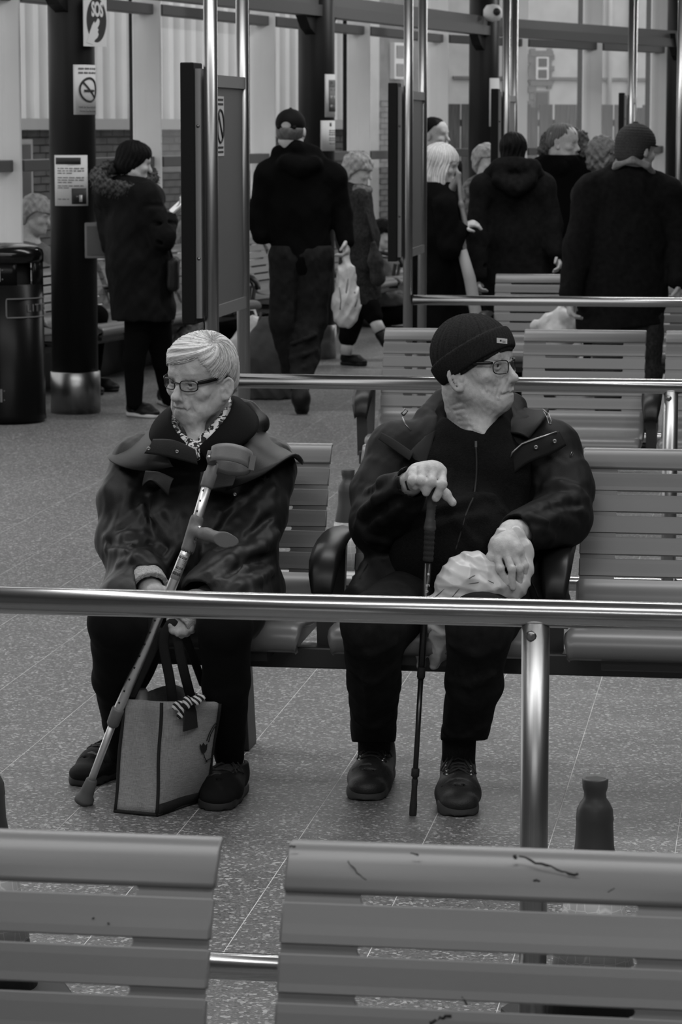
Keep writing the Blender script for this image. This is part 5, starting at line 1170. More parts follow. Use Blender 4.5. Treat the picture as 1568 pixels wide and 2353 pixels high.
# ================================================================ elbow crutch
M['alu'] = mat('brushed aluminium tube', 0.75, 0.42, 1.0, 0.2, 8.0)
M['greyplastic'] = mat('grey moulded plastic', 0.13, 0.5, spec=0.4, bump=0.1, scale=400.0)
cr = thing('elbow_crutch', 'aluminium elbow crutch with grey cuff leaning on the person with grey hair', 'crutch', (at(190, 1845, 7.1).x, 7.1, 0))
t0 = at(193, 1838, 7.095); t1 = at(268, 1640, 7.03); t2 = at(392, 1355, 6.93); t3 = at(418, 1290, 6.93); t4 = at(440, 1238, 6.935); t5 = at(482, 1095, 6.985)
o = MB(); o.tube([t0, t1], 0.0095, 16); o.build('lower_tube', M['alu'], cr, world=True)
o = MB(); o.tube([t1 + (t0 - t1) * 0.06, t1, t2, t3, t4], 0.0125, 18); ut = o.build('middle_tube', M['alu'], cr, world=True)
o = MB(); o.tube([t4, t4.lerp(t5, 0.5), t5], 0.0125, 18); o.build('upper_tube', M['alu'], cr, world=True)
def holes(a, b, n, r, f0, f1):
    m = MB(); ax = (b - a).normalized(); side = ax.cross(Vector((0, 1, 0))).normalized(); fr = Vector((-0.35, -0.94, 0.1)); fr = (fr - ax * fr.dot(ax)).normalized()
    for i in range(n):
        c = a.lerp(b, f0 + (f1 - f0) * i / (n - 1)) + fr * (r - 0.0004); R_ = Matrix((side, ax, fr)).transposed(); m = MB(); m.lathe([(0.0, 0.0008), (0.003, 0.0008), (0.003, 0.0)], 10, c=c, M=R_); m.build('adjust_hole', M['ink'], cr, world=True)
holes(t1, t2, 9, 0.0125, 0.10, 0.86); holes(t4, t5, 4, 0.0125, 0.42, 0.92)
d_ = (t1 - t0).normalized(); o = MB(); o.tube([t1 - d_ * 0.035, t1 - d_ * 0.03, t1 + d_ * 0.012, t1 + d_ * 0.017], [0.0125, 0.0155, 0.0165, 0.0145], 18); o.build('clamp_collar', M['greyplastic'], cr, world=True)
tip = Vector((t0.x, t0.y, 0)) - Vector((d_.x, d_.y, 0)) * 0.004
o = MB(); b0 = tip + Vector((0, 0, 0.008)); o.tube([b0, b0 + d_ * 0.012, b0 + d_ * 0.022, b0 + d_ * 0.036, b0 + d_ * 0.066, b0 + d_ * 0.07], [0.0245, 0.0245, 0.019, 0.0175, 0.0145, 0.011], 20); o.build('rubber_ferrule', M['rubber'], cr, world=True)
# moulded grip
Gp = Sdf(np.array(at(430, 1290, 6.97)) - 0.10, np.array(at(560, 1190, 6.9)) + 0.10, 0.0028)
a_, b_ = np.array(at(432, 1262, 6.932)), np.array(at(452, 1195, 6.952)); Gp.cap(a_, b_, 0.0168, 0.0168, 0.004)
Gp.path([np.array(at(448, 1222, 6.935)), np.array(at(475, 1228, 6.905)), np.array(at(515, 1240, 6.875)), np.array(at(552, 1250, 6.85))], [0.014, 0.0145, 0.0165, 0.018], 0.012)
Gp.ell(at(556, 1249, 6.845), (0.008, 0.018, 0.029), np.array(Matrix.Rotation(0.5, 3, 'Z') @ Matrix.Rotation(0.35, 3, 'Y')), 0.004)
Gp.cap(at(455, 1244, 6.93), at(500, 1262, 6.90), 0.008, 0.010, 0.01, 's'); Gp.cap(a_ - (b_ - a_) * 0.3, a_, 0.0128, 0.0128, 0.001, 's')
for f in (0.2, 0.4, 0.6): Gp.ell(np.array(at(470 + f * 70, 1258 + f * 18, 6.9 - f * 0.05)), (0.006, 0.012, 0.005), None, 0.003, 's')
link('hand_grip', Gp.mesh('hand_grip', cr.location), M['greyplastic'], cr)
d5 = (t5 - t4).normalized(); o = MB(); o.tube([t5 - d5 * 0.03, t5 - d5 * 0.025, t5 + d5 * 0.008, t5 + d5 * 0.012, t5 + d5 * 0.035], [0.0145, 0.0165, 0.0168, 0.0135, 0.0125], 18); o.build('clamp_collar', M['greyplastic'], cr, world=True)
# open forearm cuff
cc = Vector(at(530, 1056, 6.99)); up5 = (d5 + Vector((-0.12, 0.30, 0.1))).normalized(); e1_ = Vector((1, 0.05, -0.28)); e1_ = (e1_ - up5 * e1_.dot(up5)).normalized(); e2_ = up5.cross(e1_)
rows = []
for k in range(5):
    h_ = (k / 4 - 0.5) * 0.046; row = []
    for i in range(33):
        a = math.radians(-168 + 306 * i / 32); w_ = 1.0 - 0.25 * max(0, abs(i - 16) / 16 - 0.6)
        row.append(cc + e1_ * (0.053 * math.cos(a)) + e2_ * (0.045 * math.sin(a)) + up5 * (h_ * w_))
    rows.append(row)
o = MB(); o.sheet(rows, 0.0035, True); o.build('forearm_cuff', M['greyplastic'], cr, world=True)
o = MB(); o.tube([t5 + d5 * 0.03, Vector(at(484, 1050, 6.985)), Vector(at(486, 1036, 6.985))], [0.0125, 0.011, 0.009], 14); o.build('cuff_stem', M['greyplastic'], cr, world=True)
o = MB(); o.bar(Vector(at(577, 1080, 6.965)), Vector(at(583, 1046, 6.97)), 0.014, 0.008, up=(0, 1, 0)); o.build('cuff_end', M['greyplastic'], cr, world=True)
o = MB(); o.lathe([(0, 0.004), (0.003, 0.003), (0.0045, 0)], 12, c=at(481, 1050, 6.967), M=Matrix.Rotation(math.pi / 2, 3, 'X')); o.build('rivet', M['alu'], cr, world=True); o = MB(); o.lathe([(0, 0.004), (0.003, 0.003), (0.0045, 0)], 12, c=at(459, 1212, 6.92), M=Matrix.Rotation(math.pi / 2, 3, 'X')); o.build('rivet', M['alu'], cr, world=True)
# printed label wrapped on the bent tube
la, lb = t3.lerp(t2, 0.0) + (t4 - t3) * 0.3, t3.lerp(t2, 0.62); ax = (lb - la).normalized(); fr = Vector((0.1, -1, 0)); fr = (fr - ax * fr.dot(ax)).normalized(); sd = ax.cross(fr)
def ring_patch(name, f0, f1, a0, a1, r, mt, parent=cr):
    rows = [[la.lerp(lb, f) + (fr * math.cos(a0 + (a1 - a0) * i / 8) + sd * math.sin(a0 + (a1 - a0) * i / 8)) * r for i in range(9)] for f in (f0, f1)]; m = MB(); m.sheet(rows, 0.0003, True); return m.build(name, mt, parent, world=True)
lbp = ring_patch('label', 0.0, 1.0, -0.8, 1.3, 0.0128, mat('silver label', 0.42, 0.5))
rngl = random.Random(9)
for f, hh, dark in ((0.06, 0.10, 1), (0.20, 0.03, 0), (0.27, 0.03, 0), (0.34, 0.03, 0), (0.48, 0.10, 1), (0.62, 0.03, 0), (0.70, 0.12, 1)):
    a = -0.6
    while a < 1.0:
        w_ = rngl.uniform(0.10, 0.22); ring_patch('label_print', f, f + hh, a, min(a + w_, 1.1), 0.0132, M['ink'] if dark else M['greyink'], lbp); a += w_ + 0.09
# ================================================================ jute bag
def jute():
    m = mat('woven jute', 0.21, 0.9); nt = m.node_tree; b = nt.nodes['Principled BSDF']; tc = nt.nodes.new('ShaderNodeTexCoord')
    n1 = nt.nodes.new('ShaderNodeTexNoise'); mp1 = nt.nodes.new('ShaderNodeMapping'); mp1.inputs['Scale'].default_value = (60, 60, 900); n1.inputs['Scale'].default_value = 1.0; n1.inputs['Detail'].default_value = 2
    n2 = nt.nodes.new('ShaderNodeTexNoise'); mp2 = nt.nodes.new('ShaderNodeMapping'); mp2.inputs['Scale'].default_value = (900, 900, 60); n2.inputs['Scale'].default_value = 1.0
    nt.links.new(tc.outputs['Object'], mp1.inputs[0]); nt.links.new(mp1.outputs[0], n1.inputs[0]); nt.links.new(tc.outputs['Object'], mp2.inputs[0]); nt.links.new(mp2.outputs[0], n2.inputs[0])
    ad = nt.nodes.new('ShaderNodeMath'); ad.operation = 'ADD'; nt.links.new(n1.outputs['Fac'], ad.inputs[0]); nt.links.new(n2.outputs['Fac'], ad.inputs[1])
    r = nt.nodes.new('ShaderNodeMapRange'); r.inputs['From Min'].default_value = 0.6; r.inputs['From Max'].default_value = 1.4; r.inputs['To Min'].default_value = 0.16; r.inputs['To Max'].default_value = 0.36
    nt.links.new(ad.outputs[0], r.inputs['Value']); nt.links.new(r.outputs[0], b.inputs['Base Color'])
    bp = nt.nodes.new('ShaderNodeBump'); bp.inputs['Strength'].default_value = 0.5; bp.inputs['Distance'].default_value = 0.002; nt.links.new(ad.outputs[0], bp.inputs['Height']); nt.links.new(bp.outputs[0], b.inputs['Normal']); return m
M['jute'] = jute(); M['strap'] = mat('black cotton webbing', 0.007, 0.85, bump=0.3, scale=600.0)
A0, B0_, C0 = atz(264, 1868, 0.0), atz(360, 1877, 0.0), atz(474, 1838, 0.0); D0 = A0 + C0 - B0_; Hb = 0.292
bag = thing('jute_bag', 'jute shopping bag with black trim standing between the feet', 'bag', (A0 + C0) / 2)
Zt = Vector((0, 0, Hb)); A1, B1, C1_, D1 = at(286, 1606, A0.y + 0.02), at(371, 1612, B0_.y + 0.01), at(506, 1614, 6.985), D0 + Zt + Vector((0.02, 0, 0.0))
def face_sheet(p00, p10, p01, p11, bul, nrm, nx=10, ny=12, inset=0.0):
    rows = []
    for j in range(ny + 1):
        v = j / ny; row = []
        for i in range(nx + 1):
            u = i / nx; q = p00.lerp(p10, u).lerp(p01.lerp(p11, u), v); b_ = math.sin(math.pi * u) * math.sin(math.pi * min(v * 1.1, 1)) * bul + 0.003 * math.sin(9 * u + 7 * v) * math.sin(math.pi * u); row.append(q + nrm * b_)
        rows.append(row)
    return rows
nAB = Vector((-0.2, -1, 0)).normalized(); nBC = (C0 - B0_).cross(Vector((0, 0, 1))).normalized()
if nBC.y > 0: nBC = -nBC
for nm, rows, th in (('gusset', face_sheet(A0, B0_, A1, B1, -0.012, nAB), 0.003), ('front_panel', face_sheet(B0_, C0, B1, C1_, 0.018, nBC), 0.003), ('gusset', face_sheet(D0, C0, D1, C1_, -0.01, -nAB), 0.003), ('back_panel', face_sheet(A0, D0, A1, D1, 0.012, -nBC), 0.003)):
    o = MB(); o.sheet(rows, th, True); o.build(nm, M['jute'], bag, world=True)
o = MB(); o.sheet([[A0 + Vector((0, 0, .004)), B0_ + Vector((0, 0, .004))], [D0 + Vector((0, 0, .004)), C0 + Vector((0, 0, .004))]], 0.004); o.build('base', M['strap'], bag, world=True)
for a, b in ((A0, A1), (B0_, B1), (C0, C1_)):
    o = MB(); pts = [a.lerp(b, t) + Vector((0.0015 * math.sin(t * 9), 0, 0)) for t in np.linspace(0.005, 0.99, 12)]; o.tube(pts, 0.0042, 8); o.build('edge_binding', M['strap'], bag, world=True)
for a, b in ((A0, B0_), (B0_, C0)):
    o = MB(); o.tube([a + Vector((0, 0, 0.005)), b + Vector((0, 0, 0.005))], 0.0045, 8); o.build('edge_binding', M['strap'], bag, world=True)
# black band sewn along the foot of the front panel
rows = face_sheet(B0_ + nBC * 0.003, C0 + nBC * 0.003, B1 + nBC * 0.003, C1_ + nBC * 0.003, 0.018, nBC); o = MB(); band = [rows[0], [rows[1][i].lerp(rows[2][i], 0.15 * math.sin(math.pi * i / 10) + 0.25) for i in range(11)]]; o.sheet(band, 0.002); o.build('foot_band', M['strap'], bag, world=True)
# the two carrying handles gathered in the hand
def strap(pts, w_=0.013, name='handle'):
    P = [Vector(at(*p)) for p in pts]; Q = []
    for i in range(len(P) - 1):
        p0 = P[max(i - 1, 0)]; p1 = P[i]; p2 = P[i + 1]; p3 = P[min(i + 2, len(P) - 1)]
        for k in range(6):
            f = k / 6; Q.append(0.5 * ((2 * p1) + (p2 - p0) * f + (2 * p0 - 5 * p1 + 4 * p2 - p3) * f * f + (3 * p1 - p0 - 3 * p2 + p3) * f ** 3))
    Q.append(P[-1]); o = MB(); o.tube(Q, w_, 8, flat=(Vector((0, 1, 0.1)), 0.3)); return o.build(name, M['strap'], bag, world=True)
strap([(398, 1618, 7.02), (390, 1560, 6.99), (376, 1480, 6.95), (388, 1440, 6.93), (402, 1440, 6.928), (420, 1530, 6.97), (442, 1615, 7.05)], 0.0125)
strap([(318, 1590, 7.16), (345, 1545, 7.10), (385, 1450, 6.96), (415, 1442, 6.94), (440, 1500, 7.02), (468, 1575, 7.16)], 0.0105)
strap([(300, 1605, 7.03), (335, 1530, 6.99), (375, 1445, 6.95)], 0.011)
tgp = B1.lerp(C1_, 0.40) + nBC * 0.014
o = MB(); dd = (C0 - B0_).normalized(); o.prism([tgp - dd * 0.030 + Vector((0, 0, -0.068)), tgp + dd * 0.030 + Vector((0, 0, -0.068)), tgp + dd * 0.022 + Vector((0, 0, -0.012)), tgp + dd * 0.010 + Vector((0, 0, 0.006)), tgp - dd * 0.010 + Vector((0, 0, 0.006)), tgp - dd * 0.022 + Vector((0, 0, -0.012))], nBC * 0.004); o.build('handle_patch', M['strap'], bag, world=True)
# striped bow
def stripe():
    m = mat('black and white ribbon', 0.5, 0.7); nt = m.node_tree; b = nt.nodes['Principled BSDF']; tc = nt.nodes.new('ShaderNodeTexCoord'); wv = nt.nodes.new('ShaderNodeTexWave'); wv.inputs['Scale'].default_value = 38; wv.bands_direction = 'DIAGONAL'; nt.links.new(tc.outputs['Object'], wv.inputs[0])
    r = nt.nodes.new('ShaderNodeValToRGB'); r.color_ramp.interpolation = 'CONSTANT'; r.color_ramp.elements[0].color = (.006,) * 3 + (1,); r.color_ramp.elements[1].position = 0.5; r.color_ramp.elements[1].color = (.6, .6, .6, 1); nt.links.new(wv.outputs['Fac'], r.inputs[0]); nt.links.new(r.outputs[0], b.inputs['Base Color']); return m
M['ribbon'] = stripe()
bw = thing('ribbon_bow', 'striped black and white ribbon bow tied on the jute bag', 'bow', at(430, 1618, 7.0))
BY = tgp.y - 0.016; Bw = Sdf(np.array(at(395, 1665, BY)) - 0.03, np.array(at(475, 1590, BY)) + 0.04, 0.002)
Bw.path([wp(430, 1615, BY), wp(452, 1612, BY), wp(466, 1602, BY), wp(458, 1598, BY + .005), wp(436, 1608, BY)], [0.006, 0.009, 0.007, 0.005, 0.005], 0.003, flat=((0, 1, 0), 0.6)); Bw.path([wp(426, 1615, BY), wp(408, 1618, BY), wp(402, 1624, BY), wp(414, 1630, BY), wp(428, 1622, BY)], [0.006, 0.008, 0.007, 0.006, 0.005], 0.003, flat=((0, 1, 0), 0.6))
Bw.path([wp(422, 1620, BY), wp(414, 1645, BY + .004)], [0.007, 0.009], 0.003, flat=((0, 1, 0), 0.4)); Bw.ell(wp(430, 1614, BY - 0.004), (0.012, 0.010, 0.017), None, 0.002)
link('bow', Bw.mesh('bow', bw.location), M['ribbon'], bw)
# printed tulip and curling stem
FG = [q for r in face_sheet(B0_, C0, B1, C1_, 0.018, nBC, 70, 70) for q in r]; FGp = np.array([frame_px(q)[:2] for q in FG])
def on_front(px, py): return FG[int(np.argmin(((FGp - np.array((px, py))) ** 2).sum(1)))] + nBC * 0.0035
def pr(pts, nm='tulip_print'): o = MB(); o.prism([on_front(*p) for p in pts], nBC * 0.0008); o.build(nm, M['strap'], bag, world=True)
pr([(457, 1709), (461, 1713), (465, 1708), (469, 1713), (473, 1708), (472, 1722), (468, 1730), (462, 1730), (458, 1720)])
for pts in ([(473, 1703), (478, 1685), (488, 1668), (499, 1658)], [(477, 1704), (482, 1688), (491, 1672), (499, 1662)], [(465, 1730), (467, 1740), (474, 1752)], [(470, 1748), (482, 1742), (490, 1736)]):
    o = MB(); o.tube([on_front(*p) for p in pts], 0.0012, 5); o.build('tulip_print', M['strap'], bag, world=True)
# bottle whose cap shows above the rim
bt_ = thing('drink_bottle', 'bottle with pale screw cap inside the jute bag', 'bottle', (A0 + B0_ + C0 + D0) / 4 + Vector((-0.05, -0.01, 0.01)))
o = MB(); o.lathe([(0.03, 0), (0.034, 0.01), (0.034, 0.19), (0.018, 0.235), (0.016, 0.245)], 20); o.build('bottle_body', M['white'], bt_); o = MB(); o.lathe([(0.024, 0.245), (0.0245, 0.262), (0.020, 0.266), (0.020, 0.288), (0.017, 0.293)], 24); o.build('cap', mat('grey cap', 0.22, 0.5), bt_)
# ================================================================ walking pole
M['poleblack'] = mat('black anodised pole', 0.012, 0.28, spec=0.5); M['foam'] = mat('black foam grip', 0.009, 0.8, bump=0.4, scale=500.0); M['grip'] = mat('dark moulded grip', 0.04, 0.55)
wpole = thing('walking_pole', 'black telescopic walking pole under the hand of the person in the knitted hat', 'walking pole', atz(949, 1874, 0))
def wl(y): 
    ys = [1875, 1790, 1550, 1370, 1290, 1200, 1120]; xs = [949, 954, 968, 981, 984, 989, 996]; return float(np.interp(-y, [-v for v in ys], xs))
PY = atz(949, 1874, 0).y
def pp_(y): return at(wl(y), y, PY + (1875 - y) * 0.00002)
o = MB(); o.tube([pp_(1868), pp_(1545)], 0.0066, 14); o.build('lower_shaft', M['poleblack'], wpole, world=True)
o = MB(); o.tube([pp_(1560), pp_(1285)], 0.0088, 16); o.build('upper_shaft', M['poleblack'], wpole, world=True)
o = MB(); o.tube([pp_(1876), pp_(1870), pp_(1850), pp_(1835), pp_(1810), pp_(1792), pp_(1790)], [0.0085, 0.0095, 0.0095, 0.008, 0.007, 0.0085, 0.007], 14); o.build('rubber_tip', M['foam'], wpole, world=True)
for y0, y1 in ((1785, 1765), (1558, 1532)): o = MB(); o.tube([pp_(y0), pp_(y0 - 2), pp_(y1 + 2), pp_(y1)], [0.008, 0.0102, 0.0102, 0.008], 16); o.build('twist_lock', M['foam'], wpole, world=True)
P = [pp_(1290 - i * 2.0) for i in range(39)]; o = MB(); o.tube(P, [0.0118 + 0.0016 * abs(math.sin(i * 0.52)) for i in range(39)], 18); o.build('foam_sleeve', M['foam'], wpole, world=True)
Gr = Sdf(np.array(pp_(1215)) - 0.05, np.array(pp_(1110)) + 0.06, 0.0022); Gr.path([np.array(pp_(y)) for y in (1212, 1200, 1160, 1125, 1112)], [0.0155, 0.012, 0.0115, 0.013, 0.016], 0.006)
for i in range(7): Gr.ell(np.array(pp_(1152 + i * 7)) + np.array((0.0125, -0.004, 0)), (0.004, 0.008, 0.0018), None, 0.002, 's')
link('grip', Gr.mesh('grip', wpole.location), M['grip'], wpole)
o = MB(); q = [at(945, 1100, 7.0), at(936, 1108, 7.01), at(940, 1122, 7.02), at(955, 1125, 7.03)]; o.tube(q, 0.006, 8, flat=(Vector((0, 1, 0)), 0.3)); o.build('wrist_strap', M['foam'], wpole, world=True)
for ch, y in (('E', 1344), ('n', 1358), ('S', 1370)):
    me = text_mesh(ch, 0.0125, 0.0005, 0.0002); l = link('lettering', me, M['paper'], wpole); q = pp_(y) + Vector((0.001, -0.0088, 0)); mw = Matrix.Translation(q) @ Matrix.Rotation(math.pi / 2, 4, 'X') @ Matrix.Rotation(-math.pi / 2, 4, 'Z'); l.matrix_parent_inverse = Matrix.Translation(-Vector(wpole.location)); l.matrix_basis = mw
o = MB(); q = pp_(1318) + Vector((0.002, -0.0088, 0)); o.box(q, (0.005, 0.0008, 0.006)); o.build('lettering', M['paper'], wpole, world=True)
# ================================================================ white carrier bag in the man's lap
M['film'] = mat('white carrier bag film', 0.50, 0.35, noise=0.10, scale=14.0, spec=0.5)
cb = thing('carrier_bag', 'crumpled white carrier bag on the lap under the hand', 'carrier bag', at(1090, 1330, 7.0))
K = Sdf((0.12, 6.74, 0.32), (0.54, 7.18, 0.78), 0.0034)
K.path([wp(1182, 1352, 6.998), wp(1115, 1346, 6.985), wp(1058, 1345, 6.97), wp(1040, 1390, 6.965), wp(1022, 1440, 7.01), wp(1008, 1490, 7.04), wp(998, 1528, 7.05)], [0.034, 0.050, 0.058, 0.052, 0.042, 0.030, 0.012], 0.02)
K.path([wp(1055, 1300, 6.99), wp(1095, 1298, 6.995), wp(1130, 1310, 6.99)], [0.028, 0.032, 0.024], 0.02); K.path([wp(990, 1440, 7.04), wp(970, 1485, 7.05), wp(966, 1525, 7.055)], [0.026, 0.022, 0.008], 0.015)
K.path([wp(1124, 1306, 7.015), wp(1134, 1255, 7.025), wp(1156, 1228, 7.035), wp(1188, 1230, 7.035), wp(1207, 1262, 7.025), wp(1210, 1305, 7.005), wp(1200, 1350, 6.985)], [0.014, 0.012, 0.015, 0.020, 0.020, 0.018, 0.014], 0.012)
def crease(x, y, z):
    a = x * 0.8 + z * 0.9 + 0.2 * y; b = x * 0.9 - z * 0.75 + 0.3 * y; w1 = 0.5 + 0.5 * np.sin(x * 31 + z * 23 + 1); w2 = 0.5 + 0.5 * np.sin(x * 19 - z * 37)
    return 0.0070 * w1 * (np.abs(np.sin(a * 34 + 2.6 * np.sin(b * 17 + 0.7))) - 0.6) + 0.0060 * w2 * (np.abs(np.sin(b * 46 + 2.4 * np.sin(a * 19 + 1))) - 0.6) + 0.0028 * (np.abs(np.sin(a * 95 + 2.0 * np.sin(b * 27 + 2))) - 0.6) + 0.0012 * wob(x, y, z, 95.0, 3)
K.disp(crease); link('film', K.mesh('film', cb.location), M['film'], cb)
for pts, r in ((((1000, 1372), (1020, 1355), (1040, 1338)), 0.0012), (((1040, 1372), (1056, 1352), (1075, 1342), (1100, 1338)), 0.0014), (((1078, 1330), (1086, 1324), (1094, 1322)), 0.0014), (((1115, 1332), (1125, 1335), (1135, 1340)), 0.0010), (((984, 1462), (986, 1450), (992, 1444)), 0.003), (((982, 1475), (984, 1484), (986, 1490)), 0.0025)):
    o = MB(); o.tube([Vector(surf(K, *p)) + Vector((0, -0.0005, 0)) for p in pts], r, 6); o.build('print', M['greyink'], cb, world=True)
# ================================================================ road cones
M['cone'] = mat('grey cone plastic', 0.05, 0.45, spec=0.4)
def hexband():
    m = mat('retro-reflective band', 0.42, 0.4); nt = m.node_tree; b = nt.nodes['Principled BSDF']; tc = nt.nodes.new('ShaderNodeTexCoord'); v = nt.nodes.new('ShaderNodeTexVoronoi'); v.feature = 'DISTANCE_TO_EDGE'; v.inputs['Scale'].default_value = 42; v.inputs['Randomness'].default_value = 0.25; nt.links.new(tc.outputs['Object'], v.inputs[0])
    r = nt.nodes.new('ShaderNodeMapRange'); r.inputs['From Max'].default_value = 0.05; r.inputs['To Min'].default_value = 0.55; r.inputs['To Max'].default_value = 0.36; nt.links.new(v.outputs['Distance'], r.inputs['Value']); nt.links.new(r.outputs[0], b.inputs['Base Color']); return m
M['hexband'] = hexband()
def cone(loc, label, rz=0.3):
    c = thing('traffic_cone', label, 'cone', loc, rz, 'road cones behind the rails')
    Rc = lambda z: 0.094 - (0.094 - 0.033) * (z - 0.03) / 0.36
    o = MB(); o.lathe([(0.02, 0.494), (0.0225, 0.497), (0.0245, 0.493), (0.0235, 0.478), (0.0205, 0.468), (0.0215, 0.458), (0.0285, 0.448), (0.0335, 0.437), (0.0345, 0.425), (0.0355, 0.418), (0.0345, 0.412), (Rc(0.37), 0.37), (Rc(0.03), 0.03)], 32); o.build('cone_body', M['cone'], c)
    o = MB(); o.lathe([(0.0, 0.486), (0.019, 0.488), (0.0205, 0.495)], 6); o.build('socket', M['ink'], c)
    o = MB(); o.lathe([(Rc(0.31) + .0012, 0.31), (Rc(0.13) + .0012, 0.13)], 32); o.build('reflective_band', M['hexband'], c)
    o = MB(); hw = 0.145; ch_ = 0.035; o.prism([(-hw + ch_, -hw, 0), (hw - ch_, -hw, 0), (hw, -hw + ch_, 0), (hw, hw - ch_, 0), (hw - ch_, hw, 0), (-hw + ch_, hw, 0), (-hw, hw - ch_, 0), (-hw, -hw + ch_, 0)], (0, 0, 0.035)); bevel(o.build('base', M['ink'], c), 0.006)
    return c
cone(Vector((at(1366, 2000, 5.24).x, 5.24, 0)), 'grey road cone behind the scratched front bench')
cone(Vector((at(-27, 2000, 5.45).x, 5.45, 0)), 'grey road cone beside the barrier rail near the crutch')
cone(Vector((at(800, 1100, 10.1).x, 10.1, 0)), 'grey road cone standing behind the arm of the person in the knitted hat')
# ================================================================ litter bin
M['binblack'] = mat('gloss black bin', 0.004, 0.3, spec=0.14)
BX = at(15, 900, 16.62); bn = thing('litter_bin', 'round black litter bin with domed lid by the column', 'bin', (BX.x, BX.y, 0))
o = MB(); o.lathe([(0.205, 0), (0.232, 0.02), (0.226, 0.05), (0.222, 0.80), (0.212, 0.805), (0.19, 0.80)], 48); o.build('drum', M['binblack'], bn)
o = MB(); o.lathe([(0.15, 0.5), (0.15, 0.93)], 32); o.build('liner', M['ink'], bn)
M['binlid'] = mat('gloss black lid', 0.004, 0.18, spec=0.4)
o = MB(); o.lathe([(0.205, 0.925), (0.225, 0.925), (0.226, 0.97), (0.219, 0.995), (0.19, 1.015), (0.12, 1.03), (0.0, 1.035)], 48); o.build('lid', M['binlid'], bn)
for k in range(4):
    rows = []
    for z in (0.80, 0.93): rows.append([Vector((0.222 * math.sin(math.radians(a + k * 90)), -0.222 * math.cos(math.radians(a + k * 90)), z)) for a in np.linspace(-36, 25, 9)])
    o = MB(); o.sheet(rows, 0.012, True); o.build('lid_pillar', M['binblack'], bn)
def on_cyl(me, R, phi0, z0):
    for v in me.vertices:
        x, y, zz = v.co; ph = phi0 + x / R; rr = R + zz; v.co = (rr * math.sin(ph), -rr * math.cos(ph), z0 + y)
    return me
me = on_cyl(text_mesh('LITTER', 0.062, 0.003, 0.0, 'LEFT', 1.25), 0.2245, math.radians(40), 0.665); link('lettering', me, M['greyink'], bn)
pts = []; x0, x1, y0, y1 = 0.02, 0.52, 0.615, 0.722
for a in np.linspace(0, 1, 10): pts.append((x0 + 0.012, y0 + 0.012 + (y1 - y0 - 0.024) * a))
for a in np.linspace(0.03, 0.97, 24): pts.append((x0 + (x1 - x0) * a, y1))
for a in np.linspace(1, 0, 10): pts.append((x1 - 0.012, y0 + 0.012 + (y1 - y0 - 0.024) * a))
for a in np.linspace(0.97, 0.03, 24): pts.append((x0 + (x1 - x0) * a, y0))
P = [Vector((0.225 * math.sin(x / 0.222 + 0.0), -0.225 * math.cos(x / 0.222), y)) for x, y in pts]; o = MB(); o.tube(P + [P[0]], 0.0035, 6, caps=False); o.build('label_border', M['greyink'], bn)
for z in (0.86, 0.17):
    o = MB(); q = Vector((0.224 * math.sin(-0.02 + 0.0), -0.224, z)); o.box(q, (0.012, 0.008, 0.075))
    for sx in (-1, 1):
        for sz in (-1, 1): o.lathe([(0, 0.004), (0.005, 0)], 8, c=q + Vector((sx * 0.017, 0, sz * 0.026)), M=Matrix.Rotation(math.pi / 2, 3, 'X'))
    o.build('hinge', M['midgrey'], bn)
# ================================================================ notices on the columns
def curved(col, R, name, label, phi0, w_, h_, zc, items):
    t = thing(name, label, 'sign', (col.location.x, col.location.y, 0))
    def surfpt(x, y, e): ph = phi0 + x / R; return Vector(((R + e) * math.sin(ph), -(R + e) * math.cos(ph), zc + y))
    o = MB(); o.sheet([[surfpt(w_ * i / 14, y, 0.003) for i in range(15)] for y in (-h_ / 2, h_ / 2)], 0.0015, True); o.build('sheet', M['paper'], t)
    for it in items:
        if it[0] == 'rect':
            _, x0, y0, x1, y1, mt = it; o = MB(); n_ = max(2, int((x1 - x0) / 0.012)); o.sheet([[surfpt(x0 + (x1 - x0) * i / n_, y, 0.0052) for i in range(n_ + 1)] for y in (y0, y1)], 0.0003, True); o.build('print', mt, t)
        elif it[0] == 'ring':
            _, cx, cy, r, th, mt = it; o = MB(); o.tube([surfpt(cx + r * math.cos(a), cy + r * math.sin(a), 0.0045) for a in np.linspace(0, 2 * math.pi, 33)], th / 2, 5, caps=False); o.build('print', mt, t)
        elif it[0] == 'line':
            _, pts, th, mt = it; o = MB(); o.tube([surfpt(pts[0][0] + (pts[1][0] - pts[0][0]) * f, pts[0][1] + (pts[1][1] - pts[0][1]) * f, 0.0045) for f in np.linspace(0, 1, 14)], th / 2, 5); o.build('print', mt, t)
    return t
def words(x0, x1, y, hh, mt, rng):
    out = []; x = x0
    while x < x1 - 0.006:
        w_ = min(rng.uniform(0.012, 0.035), x1 - x); out.append(('rect', x, y, x + w_, y + hh, mt)); x += w_ + 0.006
    return out
rg = random.Random(2); its = words(0.03, 0.18, 0.118, 0.010, M['greyink'], rg) + words(0.03, 0.18, 0.094, 0.010, M['greyink'], rg) + words(0.03, 0.18, -0.105, 0.010, M['greyink'], rg) + words(0.035, 0.18, -0.128, 0.010, M['greyink'], rg)
its += [('ring', 0.105, 0.0, 0.068, 0.013, M['ink']), ('line', [(0.055, 0.047), (0.155, -0.047)], 0.012, M['ink']), ('line', [(0.065, -0.006), (0.145, -0.006)], 0.014, M['ink'])]
zc_ = at(196, 206, 17.0).z; curved(C1, 0.138, 'no_smoking_sign', 'no smoking notice wrapped round the black column', math.radians(9), 0.21, 0.29, zc_, its)
its = [('rect', 0.012, 0.095, 0.165, 0.134, M['ink']), ('rect', 0.11, -0.138, 0.198, -0.045, M['ink']), ('rect', 0.155, -0.125, 0.172, -0.085, M['white']), ('rect', 0.135, -0.098, 0.158, -0.090, M['greyink'])]
